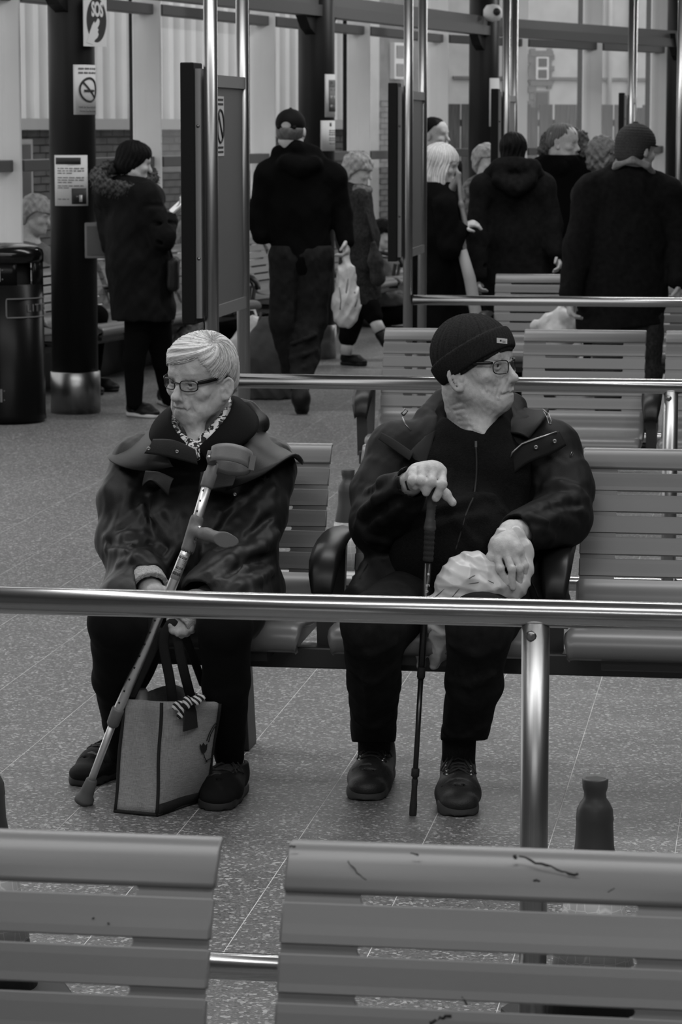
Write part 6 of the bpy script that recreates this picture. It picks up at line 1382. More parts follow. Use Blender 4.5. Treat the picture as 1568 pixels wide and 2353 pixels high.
for y in (0.068, 0.054, 0.040, 0.014, 0.0, -0.014, -0.034): its += words(0.025, 0.185 if y not in (0.04, -0.014) else 0.12, y, 0.006, M['greyink'], rg)
its += words(0.025, 0.095, -0.046, 0.006, M['greyink'], rg) + words(0.025, 0.095, -0.112, 0.006, M['greyink'], rg)
curved(C1, 0.138, 'paper_notice', 'printed paper notice with dark picture taped on the black column', math.radians(-44), 0.21, 0.297, at(170, 415, 17.0).z, its)
its = [('rect', 0.035, -0.115, 0.18, 0.115, M['greyink'])]
for y in (0.085, 0.035, -0.02, -0.085): its.append(('rect', 0.045, y, 0.16, y + 0.02, M['paper'] if y < 0.03 else M['ink']))
for y in (0.06, -0.11): its.append(('rect', 0.038, y, 0.17, y + 0.045, M['ink']))
curved(C2, 0.133, 'framed_notice', 'white notice with dark panel high on the column', math.radians(27), 0.21, 0.31, at(758, 220, 21.1).z, its)
its = [('rect', 0.075, 0.07, 0.095, 0.095, M['greyink'])]
for y in (0.035, 0.02, 0.005, -0.02, -0.035, -0.06): its += words(0.07, 0.17, y, 0.007, M['greyink'], rg)
curved(C2, 0.133, 'paper_notice', 'small pale notice on the column above the cap', math.radians(13), 0.21, 0.22, at(753, 312, 21.1).z, its)
its = [('rect', 0.02, -0.08, 0.17, 0.08, M['greyink'])]
curved(C3, 0.133, 'paper_notice', 'white notice on the column behind a slim black case', math.radians(18), 0.2, 0.42, at(1133, 235, 25.5).z, its)
# SOS plate standing off the column
sp0 = at(191, 40, 16.97); sp1 = at(244, 40, 17.16); zs0 = at(217, -15, 17.06).z; zs1 = at(217, 107, 17.06).z; dx = (sp1 - sp0); dx.z = 0; ws = dx.length; dx.normalize(); ns = Vector((dx.y, -dx.x, 0)); cs = (sp0 + sp1) / 2; cs.z = (zs0 + zs1) / 2; hs_ = zs0 - zs1
so = thing('sos_sign', 'SOS help point plate with pointing hand on the black column', 'sign', cs)
def sp(x, y, e=0.0): return cs + dx * (x * ws / 2) + Vector((0, 0, y * hs_ / 2)) + ns * e
o = MB(); o.prism([sp(-1, -1), sp(1, -1), sp(1, 1), sp(-1, 1)], ns * 0.004); o.build('plate', M['paper'], so, world=True)
o = MB(); o.prism([sp(0.86 * math.cos(a) + 0.10, 0.84 * math.sin(a), 0.0045) for a in np.linspace(0, 2 * math.pi, 40)[:-1]], ns * 0.0006); o.build('oval', M['ink'], so, world=True)
o = MB(); o.prism([sp(x, y, 0.0055) for x, y in ((-0.80, -0.86), (-0.50, -0.46), (-0.30, -0.20), (-0.12, -0.04), (-0.08, -0.12), (0.06, -0.06), (0.12, 0.0), (0.18, 0.06), (0.30, 0.05), (0.36, -0.04), (0.30, -0.18), (0.16, -0.30), (0.26, -0.36), (0.18, -0.44), (0.26, -0.54), (0.14, -0.66), (-0.08, -0.76), (-0.24, -0.92))], ns * 0.0006); o.build('hand_print', M['paper'], so, world=True)
me = text_mesh('SOS', 0.115, 0.0008, 0.0045, 'CENTER', 0.95); l = link('lettering', me, M['paper'], so); mw = Matrix.Translation(sp(0.16, 0.38, 0.006)) @ Matrix.Rotation(math.atan2(dx.y, dx.x), 4, 'Z') @ Matrix.Rotation(math.pi / 2, 4, 'X') @ Matrix.Diagonal((0.58, 1.0, 1, 1)); l.matrix_parent_inverse = Matrix.Translation(-cs); l.matrix_basis = mw
# grey call box on the far side of the first column
o = thing('call_box', 'grey steel box fixed to the side of the first column', 'box', at(216, 552, 17.06)); m_ = MB(); m_.box((0.02, 0.0, 0), (0.14, 0.12, 0.21)); bevel(m_.build('casing', M['midgrey'], o), 0.006); m_ = MB(); m_.box((0.02, -0.064, 0), (0.11, 0.006, 0.17)); m_.build('cover', M['darkgrey'], o)
# no smoking sticker on the first gate screen's board
g1 = Vector(G1.location); ns_ = thing('no_smoking_sticker', 'white no smoking sticker on the gate screen board', 'sign', g1)
def gp(y, z, e=0.007): return g1 + V * y + U * e + Vector((0, 0, z))
o = MB(); o.prism([gp(0.05, 1.60), gp(0.19, 1.60), gp(0.19, 1.80), gp(0.05, 1.80)], U * 0.001); o.build('sheet', M['paper'], ns_, world=True)
o = MB(); o.tube([gp(0.12 + 0.055 * math.cos(a), 1.70 + 0.055 * math.sin(a), 0.009) for a in np.linspace(0, 2 * math.pi, 25)], 0.004, 5, caps=False); o.tube([gp(0.085, 1.74, 0.009), gp(0.155, 1.66, 0.009)], 0.004, 5)
for z in (1.625, 1.61, 1.785, 1.77): o.prism([gp(0.065, z, .0085), gp(0.175, z, .0085), gp(0.175, z + 0.007, .0085), gp(0.065, z + 0.007, .0085)], U * 0.0004)
o.build('print', M['ink'], ns_, world=True)
# ================================================================ people further back
def chain(F, Y, pts, k=0.03, flat=None, op='u'):
    F.path([wp(p[0], p[1], Y + p[2]) for p in pts], [p[3] for p in pts], k, op, flat)
def handg(F, w_, d, n, S=1.0, curl=0.7, k=0.004):
    w_ = np.array(w_, float); d = np.array(d, float); d /= np.linalg.norm(d); n = np.array(n, float); n -= d * (n @ d); n /= np.linalg.norm(n); t = np.cross(d, n)
    F.cap(w_, w_ + d * 0.075 * S, 0.027 * S, 0.034 * S, 0.01, flat=(n, 0.6))
    for i, l in zip((-1.5, -0.5, 0.5, 1.5), (0.85, 1.0, 0.97, 0.8)):
        b = w_ + d * 0.082 * S + t * i * 0.0185 * S; m = b + (d * math.cos(curl) + n * math.sin(curl)) * 0.038 * l * S; e = m + (d * math.cos(2 * curl) + n * math.sin(2 * curl)) * 0.034 * l * S
        F.path([b, m, e], [0.0098 * S, 0.0092 * S, 0.008 * S], k)
    b = w_ + d * 0.025 * S - t * 0.026 * S; m = b + (-t * 0.6 + d * 0.7 + n * 0.4) * 0.036 * S; e = m + (d * 0.8 + n * 0.6) * 0.030 * S; F.path([b, m, e], [0.012 * S, 0.0105 * S, 0.009 * S], k)
def box_of(Y, x0, x1, y0, y1, d0=0.35, d1=0.35):
    P = np.array([wp(x, y, Y + d) for x in (x0, x1) for y in (y0, y1) for d in (-d0, d1)]); return P.min(0), P.max(0)
def bgshoe(root, Y, hx, hy, tx, ty, mt, sole, h=0.10, wd=0.10, lift=0.0): 
    return shoe(root, atz(hx, hy, lift), atz(tx, ty, lift), wd, [mt, sole, mt, mt], h=h, lace=False, tread=False, vox=0.008, lift=lift)
def hair_bg(root, hc, R, S, ells, mt, cut=None, amp=0.004, freq=70.0, vox=0.006, streak=0, seed=1.0, tonev=None):
    hc = np.array(hc); F = Sdf(hc - 0.24 * S, hc + 0.22 * S, vox)
    for c, r in ells: F.ell(hc + R @ (np.array(c) * S), np.array(r) * S, R, 0.02)
    def f(D, P):
        lx, ly, lz = local(P, hc, R, S); X = P[0] + 0 * D; 
        D = D + amp * wob(P[0], P[1], P[2], freq, seed)
        if streak: D = D + 0.003 * np.sin(np.arctan2(lx, ly + 0.02) * streak + 2 * np.sin(lz * 40))
        if cut is not None: D = np.maximum(D, cut(lx, ly, lz))
        return D
    custom(F, f); me = F.mesh('hair', root.location)
    lx, ly, lz = local(F.pos.T, hc, R, S); tv = 1 + 0.35 * wob(*F.pos.T, freq * 1.3, seed + 2)
    if streak: tv = 1 + 0.35 * np.sin(np.arctan2(lx, ly + 0.02) * streak * 1.7 + 3 * np.sin(lz * 30))
    tone_attr(me, tv); return link('hair', me, mt, root)
def face_cut(front=0.045, ear=0.005, nape=-0.09):
    return lambda lx, ly, lz: np.where(ly > 0.03, front, np.where(ly > -0.03, ear + (ly + 0.03) / 0.06 * (front - ear), nape)) - lz
def person_at(label, Y, px, group='people waiting in the background'):
    return thing('person', label, 'person', Vector((at(px, 700, Y).x, Y, 0)), 0, group)
def build_body(root, F): 
    me = F.mesh('body', root.location); tone_attr(me, 1 + 0.06 * wob(*F.pos.T, 60.0, 2)); return link('body', me, M['skin'], root)
def garment(root, name, F, mt, amp=0.004, freq=26.0, seed=1.0): 
    F.disp(lambda x, y, z: amp * wob(x, y, z, freq, seed) + amp * 0.5 * wob(x, y, z, freq * 2.4, seed + 4)); return link(name, F.mesh(name, root.location), mt, root)
M['blk1'] = mat('black padded coat', 0.0045, 0.75, noise=0.3, scale=8.0, spec=0.12); M['blk2'] = mat('charcoal coat wool', 0.009, 0.95, noise=0.3, scale=40.0, spec=0.06); M['blk3'] = mat('black jersey', 0.004, 0.95, spec=0.05)
M['gry1'] = mat('dark grey coat tweed', 0.030, 0.95, noise=0.5, scale=60.0, spec=0.08); M['gry2'] = mat('mid grey anorak', 0.11, 0.8, noise=0.3, scale=20.0); M['patt'] = mat('patterned jacket cloth', 0.13, 0.9, noise=0.95, scale=34.0)
M['darkhair'] = tone_mat('dark hair', 0.006, 0.6, spec=0.08); M['midhair'] = tone_mat('grey curly hair', 0.11, 0.7, bump=0.8, bscale=160.0); M['palehair'] = tone_mat('pale curly hair', 0.33, 0.7, bump=0.8, bscale=130.0); M['blonde'] = tone_mat('blonde hair', 0.50, 0.45)
M['fur'] = tone_mat('dark fur trim', 0.045, 0.9); M['bgshoe'] = mat('dark leather shoe', 0.006, 0.5, spec=0.25); M['sole_w'] = mat('white trainer sole', 0.55, 0.6)
VX = 0.0075
# ---- 1: person with a phone, fur hood, Y 16.85
Y = 16.85; P1 = person_at('person in a black parka with fur hood looking at a phone', Y, 325)
hc = wp(309, 372, Y); R = frame(math.radians(100), math.radians(-12)); F = Sdf(*box_of(Y, 210, 430, 310, 970), VX)
head(F, hc, R, 0.98, fine=False, ears=False, neck=wp(300, 425, Y)); chain(F, Y, [(300, 425, 0, .06), (318, 560, 0, .10), (325, 700, 0, .11)]); chain(F, Y, [(325, 720, 0, .08), (305, 830, -.02, .05), (308, 930, 0, .036)])
chain(F, Y, [(350, 720, 0.04, .08), (372, 830, 0.14, .05), (385, 920, 0.22, .036)]); chain(F, Y, [(330, 450, -.1, .05), (370, 555, -.08, .042), (392, 498, -.02, .03)]); handg(F, wp(392, 498, Y - .02), (0.6, 0, 0.55), (0, 0.3, 1), 0.95, 0.5); build_body(P1, F)
hair_bg(P1, hc, R, 0.98, [((0, -.014, .036), (.085, .105, .092)), ((0, -.04, -.02), (.084, .075, .08)), ((0, .03, .06), (.07, .06, .05))], M['darkhair'], lambda lx, ly, lz: np.where(ly > .055, .028, -.10) - lz, 0.002, streak=20)
F = Sdf(*box_of(Y, 205, 440, 395, 770), VX)
chain(F, Y, [(300, 450, 0, .135), (310, 520, 0, .165), (318, 600, 0, .185), (330, 720, 0, .190)], 0.05); chain(F, Y, [(255, 450, 0, .10), (345, 455, -.05, .09)], 0.05); chain(F, Y, [(335, 450, -.12, .085), (375, 545, -.12, .075), (388, 510, -.05, .055)], 0.03)
chain(F, Y, [(250, 460, .1, .09), (262, 560, .1, .08)], .04)
for y_ in (470, 512, 555, 600, 645, 690): F.path([wp(235 + (y_ - 470) * .08, y_, Y - .17), wp(300, y_ + 4, Y - .22), wp(360, y_ + 2, Y - .2), wp(405, y_, Y - .1)], 0.012, 0.012, 's')
F.plane(wp(330, 735, Y), (0, 0, -1)); garment(P1, 'coat', F, M['blk1'], 0.006, 22.0)
F = Sdf(*box_of(Y, 245, 420, 690, 960), VX); chain(F, Y, [(325, 715, 0, .10), (308, 830, -.02, .062), (309, 925, 0, .048)]); chain(F, Y, [(355, 715, 0.04, .10), (375, 830, 0.14, .062), (388, 915, 0.22, .048)]); garment(P1, 'leggings', F, M['blk3'], 0.002)
F = Sdf(*box_of(Y, 195, 380, 350, 470), 0.006); ring = [wp(285 + 62 * math.cos(a), 408 + 26 * math.sin(a), Y + 0.12 * math.sin(a + 2.4) - 0.02) for a in np.linspace(0, 2 * math.pi, 15)]; F.path(ring, 0.040, 0.02); F.disp(lambda x, y, z: 0.010 * wob(x, y, z, 120.0, 2) + 0.006 * wob(x, y, z, 260.0, 5), 0.05); me = F.mesh('fur_hood', P1.location); tone_attr(me, np.clip(1 + 1.3 * wob(*F.pos.T, 150.0, 7), 0.15, 3)); link('fur_hood', me, M['fur'], P1)
F = Sdf(*box_of(Y, 205, 340, 400, 500), VX); chain(F, Y, [(240, 440, .02, .07), (290, 455, -.05, .08), (325, 440, -.02, .06)]); garment(P1, 'hood', F, M['blk1'])
fm = MB(); rgf = random.Random(8)
for i in range(900):
    a = rgf.uniform(0, 2 * math.pi); b = rgf.uniform(0, 2 * math.pi); c0 = Vector(wp(285 + 62 * math.cos(a), 408 + 26 * math.sin(a), Y + 0.12 * math.sin(a + 2.4) - 0.02)); out = Vector((math.cos(a) * math.cos(b), math.sin(b) * 0.9, -math.sin(a) * math.cos(b) * .8 + 0.3 * math.sin(b))).normalized()
    q = c0 + out * 0.036; fm.tube([q, q + out * 0.012 + Vector((0, 0, -.003)), q + out * 0.022 + Vector((rgf.uniform(-.006, .006), 0, -.010))], [0.0016, 0.0013, 0.0004], 3, caps=False)
o = fm.build('fur_strands', M['fur'], P1, world=True); tone_attr(o.data, np.random.default_rng(1).uniform(0.3, 2.6, len(o.data.vertices))); tag(o, kind='stuff')
bgshoe(P1, Y, 290, 955, 368, 962, M['bgshoe'], M['sole_w'], h=0.09, wd=0.095); bgshoe(P1, Y, 365, 925, 415, 940, M['bgshoe'], M['sole_w'], h=0.09, wd=0.095)
ph = thing('mobile_phone', 'lit mobile phone in the hand of the person in the parka', 'phone', wp(413, 470, Y - .03)); o = MB(); Rm = Matrix.Rotation(math.radians(48), 3, 'Y') @ Matrix.Rotation(0.4, 3, 'Z'); o.box((0, 0, 0), (0.012, 0.07, 0.145), Rm); bevel(o.build('case', M['white'], ph), 0.003)
em = bpy.data.materials.new('phone screen'); em.use_nodes = True; em.node_tree.nodes['Principled BSDF'].inputs['Emission Color'].default_value = (1, 1, 1, 1); em.node_tree.nodes['Principled BSDF'].inputs['Emission Strength'].default_value = 0.5; o = MB(); o.box(Rm @ Vector((-0.0065, 0, 0)), (0.001, 0.062, 0.135), Rm); o.build('screen', em, ph)
bg_ = thing('shoulder_bag', 'black shoulder bag hanging beside the parka', 'bag', wp(397, 620, Y - .1)); F = Sdf(*box_of(Y - .1, 370, 430, 570, 690, .2, .2), VX); F.box(wp(398, 630, Y - .05), (.035, .10, .10), .03); garment(bg_, 'pouch', F, M['bgshoe'], .003); o = MB(); o.tube([wp(398, 600, Y - .08), wp(380, 540, Y - .16), wp(340, 450, Y - .12)], .008, 6); o.build('strap', M['strap'], bg_, world=True)
# ---- 2: man in a cap walking away, Y 17.3
Y = 17.2; P2 = person_at('person in a black cap and black jacket walking away', Y, 690)
hc = wp(669, 300, Y); R = frame(math.radians(165), math.radians(-3)); F = Sdf(*box_of(Y, 555, 830, 240, 960, .5, .5), VX)
head(F, hc, R, 1.05, fine=False, ears=True, neck=wp(680, 355, Y)); chain(F, Y, [(690, 380, 0, .08), (690, 590, 0, .085)]); chain(F, Y, [(665, 600, 0, .06), (655, 740, 0, .055), (672, 860, .12, .04)]); chain(F, Y, [(715, 600, 0, .06), (712, 740, .02, .055), (688, 890, -.18, .04)]); chain(F, Y, [(615, 400, 0, .05), (600, 510, 0, .042)]); chain(F, Y, [(765, 410, 0, .05), (785, 490, .03, .04), (796, 548, -.03, .03)]); handg(F, wp(795, 545, Y - .03), (0.05, -0.1, -1), (-1, 0, 0), 1.05, 0.9); build_body(P2, F)
hair_bg(P2, hc, R, 1.05, [((0, -.02, .0), (.080, .092, .075))], M['midhair'], lambda lx, ly, lz: np.maximum(-0.075 - lz, np.maximum(lz - 0.012, ly - 0.02)), 0.002)
F = Sdf(hc - 0.16, hc + 0.18, 0.005); F.ell(hc + R @ np.array((0, -.014, .042)), (.088, .108, .086), R, 0)
def capf(D, P):
    lx, ly, lz = local(P, hc, R, 1.0); return np.maximum(D, np.maximum(0.012 + 0.25 * (ly) * 0.2 - lz, -np.sqrt(lx ** 2 + ((lz - 0.022) / 0.8) ** 2) * 1 + 0.030 - np.where(ly > -0.05, 1.0, 0.0)))
custom(F, capf); F.cap(hc + R @ np.array((-.03, .10, .03)), hc + R @ np.array((.03, .10, .03)), .008, .008, .01); F.ell(hc + R @ np.array((0, .13, .018)), (.07, .065, .008), R, .01); F.ell(hc + R @ np.array((0, -.014, .13)), (.009, .009, .006), R, .004); F.cap(hc + R @ np.array((-.05, -.098, .012)), hc + R @ np.array((.05, -.098, .012)), .010, .010, .006); link('cap', F.mesh('cap', P2.location), M['blk1'], P2)
F = Sdf(*box_of(Y, 555, 830, 320, 625, .4, .4), VX)
chain(F, Y, [(690, 395, 0, .17), (690, 480, 0, .185), (692, 585, 0, .175)], .05, ((0, 1, 0), .68)); chain(F, Y, [(620, 400, 0, .085), (765, 405, 0, .085)], .06); chain(F, Y, [(617, 405, 0, .082), (596, 500, .02, .075), (602, 540, -.02, .06)], .03); chain(F, Y, [(765, 412, 0, .082), (782, 490, .03, .07), (796, 552, -.02, .052)], .03)
chain(F, Y, [(640, 352, .02, .045), (680, 340, -.05, .05), (722, 352, .02, .045)], .03); chain(F, Y, [(655, 375, -.10, .05), (690, 385, -.13, .055), (722, 378, -.1, .05)], .03); garment(P2, 'jacket', F, M['blk3'], .005, 20.0)
F = Sdf(*box_of(Y, 600, 790, 570, 910, .45, .45), VX); chain(F, Y, [(663, 595, 0, .115), (652, 740, 0, .085), (672, 850, .12, .065)]); chain(F, Y, [(722, 595, 0, .115), (716, 730, .02, .095), (700, 820, -.05, .085), (690, 885, -.16, .062)]); chain(F, Y, [(665, 585, 0, .12), (720, 585, 0, .12)])
for y_ in (780, 815, 845): F.path([wp(670, y_ + 10, Y - .1), wp(700, y_, Y - .16), wp(725, y_ - 12, Y - .1)], .012, .02)
garment(P2, 'jeans', F, mat('dark denim trousers', .014, .9, noise=.3, scale=30, spec=.1), .005, 26.0)
F = Sdf(*box_of(Y, 650, 730, 850, 960, .45, .3), VX); chain(F, Y - .2, [(688, 885, 0.02, .045), (692, 915, 0.0, .052), (694, 938, 0.05, .046)]); garment(P2, 'shoe', F, M['bgshoe'], .001); bgshoe(P2, Y, 662, 885, 668, 862, M['bgshoe'], M['bgshoe'])
c_ = thing('carrier_bag', 'full white carrier bag held by the person in the black cap', 'carrier bag', wp(795, 660, Y - .05), 0); F = Sdf(*box_of(Y - .05, 745, 845, 560, 770, .2, .2), 0.006); chain(F, Y - .05, [(797, 590, 0, .022), (796, 630, 0, .055), (795, 690, 0, .082), (795, 725, 0, .078)], .03, ((0, 1, 0), .6)); F.disp(lambda x, y, z: .008 * (np.abs(np.sin(x * 55 + 6 * np.sin(z * 6))) - .5) * np.clip((z - .4) * 5, .3, 1.2) + .004 * wob(x, y, z, 60.0, 3)); link('film', F.mesh('film', c_.location), M['film'], c_)
o = MB(); o.tube([wp(788, 598, Y - .05), wp(790, 575, Y - .05), wp(795, 566, Y - .05), wp(801, 575, Y - .05), wp(803, 598, Y - .05)], .006, 6, flat=(Vector((0, 1, 0)), .4)); o.build('handle', M['film'], c_, world=True)
for pts in (((780, 660), (784, 690), (782, 712)), ((815, 670), (820, 690), (816, 705)), ((800, 640), (796, 670), (800, 700))): o = MB(); o.tube([Vector(surf(F, *p, 16.5, 18.0)) for p in pts], .005, 5); o.build('print', M['greyink'], c_, world=True)
# ---- 3: elderly walker with pale curls in a long coat, Y 20.5
Y = 20.5; P3 = person_at('person with pale curly hair in a long dark coat', Y, 825)
hc = wp(823, 392, Y); R = frame(math.radians(78), math.radians(-14)); F = Sdf(*box_of(Y, 760, 910, 340, 860, .4, .4), VX)
head(F, hc, R, 0.98, fine=False, ears=False, neck=wp(815, 430, Y)); chain(F, Y, [(815, 440, 0, .07), (822, 620, 0, .10)]); chain(F, Y, [(818, 650, 0, .07), (805, 740, .02, .05), (795, 805, .02, .034)]); chain(F, Y, [(835, 650, 0, .07), (850, 710, -.05, .05), (868, 748, -.1, .034), (880, 775, -.1, .03)]); build_body(P3, F)
hair_bg(P3, hc, R, 1.0, [((0, -.01, .035), (.098, .115, .100)), ((0, -.04, -.03), (.088, .075, .07))], M['palehair'], face_cut(.02, -.04, -.13), .010, 75.0)
F = Sdf(*box_of(Y, 765, 905, 410, 720, .4, .4), VX); chain(F, Y, [(815, 450, 0, .12), (822, 540, 0, .145), (830, 690, 0, .150)], .05, ((0, 1, 0), .85)); chain(F, Y, [(825, 455, -.1, .07), (838, 540, -.14, .062), (846, 610, -.12, .05)], .03); chain(F, Y, [(790, 450, .05, .06), (790, 560, .08, .06)]); F.plane(wp(830, 700, Y), (0.3, 0, -1)); garment(P3, 'coat', F, M['gry1'], .006, 22.0)
F = Sdf(*box_of(Y, 785, 870, 415, 480, .3, .3), VX); chain(F, Y, [(800, 428, .02, .045), (825, 440, -.07, .045), (848, 436, 0, .03)]); garment(P3, 'scarf', F, M['patt'], .004)
F = Sdf(*box_of(Y, 770, 900, 660, 800, .4, .4), VX); chain(F, Y, [(820, 680, 0, .10), (808, 740, .02, .075), (800, 775, .02, .070)]); chain(F, Y, [(835, 680, 0, .10), (848, 705, -.05, .075), (860, 728, -.08, .062)]); garment(P3, 'trousers', F, M['blk3'], .003)
o = MB(); o.tube([wp(800, 770, Y + .02), wp(795, 815, Y + .02)], [.045, .042], 14); o.build('sock', M['sock_white'], P3, world=True); o = MB(); o.tube([wp(858, 728, Y - .08), wp(874, 762, Y - .11)], [.043, .046], 14); o.build('sock', M['sock_white'], P3, world=True)
bgshoe(P3, Y, 782, 838, 845, 842, M['bgshoe'], M['bgshoe'], h=.08, wd=.09)
F = Sdf(*box_of(Y - .1, 840, 925, 720, 830, .2, .2), VX); chain(F, Y - .11, [(876, 768, 0, .042), (890, 785, -.02, .042), (905, 778, -.03, .03)]); garment(P3, 'shoe', F, M['bgshoe'], .001)
hb = thing('tartan_bag', 'dark tartan shoulder bag on the person with pale curls', 'bag', wp(866, 620, Y - .2)); F = Sdf(*box_of(Y - .2, 835, 900, 530, 680, .15, .15), .007); chain(F, Y - .2, [(858, 560, 0, .02), (864, 600, 0, .05), (868, 640, 0, .055)], .03, ((0, 1, 0), .7)); garment(hb, 'pouch', F, mat('dark tartan', .02, .9, noise=.95, scale=30.0), .004); o = MB(); o.tube([wp(858, 560, Y - .2), wp(845, 500, Y - .18), wp(832, 450, Y - .1)], .01, 6); o.build('strap', M['strap'], hb, world=True)
# ---- 5: blonde in a long black coat, profile right, Y 17.6
Y = 17.3; P5 = person_at('person with straight blonde hair in a long black coat', Y, 1010)
hc = wp(1018, 378, Y); R = frame(math.radians(72), math.radians(-12)); F = Sdf(*box_of(Y, 950, 1120, 320, 960, .4, .4), VX)
head(F, hc, R, 0.97, fine=False, ears=False, neck=wp(1008, 430, Y)); chain(F, Y, [(1008, 440, 0, .07), (1005, 660, 0, .12)]); chain(F, Y, [(990, 700, 0, .08), (990, 850, 0, .05), (992, 945, 0, .036)]); chain(F, Y, [(1025, 700, 0, .08), (1025, 850, 0, .05), (1025, 945, 0, .036)]); chain(F, Y, [(1020, 470, -.15, .045), (1030, 560, -.18, .04), (1058, 520, -.15, .03)]); handg(F, wp(1058, 522, Y - .15), (0.85, 0, 0.25), (0, .4, -1), .95, .6); build_body(P5, F)
hair_bg(P5, hc, R, 1.0, [((0, -.02, .03), (.092, .112, .098)), ((0, -.06, -.09), (.088, .068, .14)), ((-.05, -.02, -.11), (.05, .055, .13)), ((.058, .025, -.08), (.035, .055, .14))], M['blonde'], lambda lx, ly, lz: np.where(ly > .062, .030, -.215 + .03 * np.sin(lx * 90)) - lz, .002, 60.0, streak=24)
F = Sdf(*box_of(Y, 945, 1115, 420, 800, .4, .4), VX); chain(F, Y, [(1000, 455, 0, .14), (998, 540, 0, .165), (1002, 640, 0, .175), (1005, 790, 0, .19)], .05, ((0, 1, 0), .85)); chain(F, Y, [(975, 462, .05, .085), (1030, 470, -.08, .08)], .05); chain(F, Y, [(1022, 475, -.15, .075), (1034, 568, -.18, .068), (1062, 530, -.15, .05)], .03); garment(P5, 'coat', F, M['blk3'], .005, 20.0)
F = Sdf(*box_of(Y, 1000, 1110, 380, 560, .4, .3), VX); chain(F, Y - .12, [(1035, 440, .05, .03), (1055, 400, .02, .012), (1060, 470, -.02, .014), (1072, 525, -.05, .016)], .02); garment(P5, 'shoulder_strap', F, M['midgrey'], .001)
bgshoe(P5, Y, 985, 948, 1018, 955, M['bgshoe'], M['bgshoe']); bgshoe(P5, Y, 1012, 948, 1050, 955, M['bgshoe'], M['bgshoe'])
rl = thing('rolled_paper', 'long pale cardboard tube held upright beside the blonde person', 'tube', wp(1090, 640, Y - .2)); o = MB(); o.tube([wp(1062, 575, Y - .17), wp(1080, 640, Y - .18), wp(1094, 720, Y - .2), wp(1098, 760, Y - .2)], [.030, .036, .036, .035], 14); o.build('tube', mat('pale cardboard', .30, .8), rl, world=True)
# ---- 6: head of a taller man behind the blonde, Y 21
Y = 21.0; P6 = person_at('person with short dark hair behind the blonde person', Y, 1000)
hc = wp(1000, 310, Y); R = frame(math.radians(60), 0); F = Sdf(*box_of(Y, 940, 1060, 270, 830, .3, .3), .009)
head(F, hc, R, 1.05, fine=False, neck=wp(995, 360, Y)); chain(F, Y, [(995, 370, 0, .08), (995, 560, 0, .12)]); chain(F, Y, [(980, 560, 0, .08), (980, 790, 0, .05)]); chain(F, Y, [(1012, 560, 0, .08), (1012, 790, 0, .05)]); build_body(P6, F)
hair_bg(P6, hc, R, 1.05, [((0, -.016, .036), (.082, .102, .088))], M['darkhair'], face_cut(.06, .0, -.07), .002)
F = Sdf(*box_of(Y, 940, 1060, 345, 640, .3, .3), .009); chain(F, Y, [(995, 385, 0, .15), (996, 600, 0, .16)], .05, ((0, 1, 0), .7)); chain(F, Y, [(955, 385, 0, .08), (1035, 385, 0, .08)], .05); chain(F, Y, [(950, 390, 0, .07), (945, 540, 0, .06)]); chain(F, Y, [(1042, 390, 0, .07), (1046, 540, 0, .06)]); garment(P6, 'coat', F, M['blk2'])
F = Sdf(*box_of(Y, 950, 1050, 580, 830, .3, .3), .009); chain(F, Y, [(978, 590, 0, .09), (978, 790, 0, .065)]); chain(F, Y, [(1014, 590, 0, .09), (1014, 790, 0, .065)]); garment(P6, 'trousers', F, M['blk3'])
bgshoe(P6, Y, 975, 808, 985, 825, M['bgshoe'], M['bgshoe']); bgshoe(P6, Y, 1010, 808, 1022, 825, M['bgshoe'], M['bgshoe'])
# ---- 7: dark-haired person from behind in a hooded quilted coat, Y 17.6
Y = 17.7; P7 = person_at('person with black hair in a hooded quilted coat seen from behind', Y, 1185)
hc = wp(1180, 350, Y); R = frame(math.radians(172), math.radians(-4)); F = Sdf(*box_of(Y, 1080, 1300, 300, 960, .4, .4), VX)
head(F, hc, R, 0.98, fine=False, ears=False, neck=wp(1180, 395, Y)); chain(F, Y, [(1180, 410, 0, .07), (1180, 660, 0, .13)]); chain(F, Y, [(1155, 690, 0, .08), (1150, 930, 0, .04)]); chain(F, Y, [(1205, 690, 0, .08), (1208, 930, 0, .04)]); chain(F, Y, [(1112, 440, 0, .04), (1098, 540, -.04, .035), (1098, 635, -.12, .026)]); handg(F, wp(1098, 632, Y - .12), (.1, -.2, -1), (1, 0, 0), .9); chain(F, Y, [(1248, 440, 0, .04), (1266, 530, -.02, .035), (1276, 580, -.07, .026)]); handg(F, wp(1276, 582, Y - .07), (.3, -.3, -.8), (-1, 0, 0), .95); build_body(P7, F)
hair_bg(P7, hc, R, 0.98, [((0, -.014, .036), (.086, .106, .092)), ((0, -.05, -.03), (.075, .055, .07)), ((0, -.06, .06), (.06, .06, .055))], M['darkhair'], face_cut(.05, -.05, -.12), .002, streak=18)
F = Sdf(*box_of(Y, 1075, 1305, 365, 760, .4, .4), VX); chain(F, Y, [(1182, 430, 0, .17), (1186, 540, 0, .195), (1188, 640, 0, .205), (1188, 735, 0, .21)], .05, ((0, 1, 0), .66)); chain(F, Y, [(1115, 430, 0, .09), (1245, 430, 0, .09)], .06); chain(F, Y, [(1112, 435, 0, .08), (1098, 540, -.05, .075), (1098, 630, -.12, .06)], .03); chain(F, Y, [(1248, 435, 0, .08), (1266, 520, -.02, .072), (1276, 580, -.08, .055)], .03)
for y_ in (470, 520, 565, 610, 655, 700): F.path([wp(1115, y_ + 3, Y - .14), wp(1185, y_ + 6, Y - .17), wp(1255, y_ - 4, Y - .14)], .011, .014, 's')
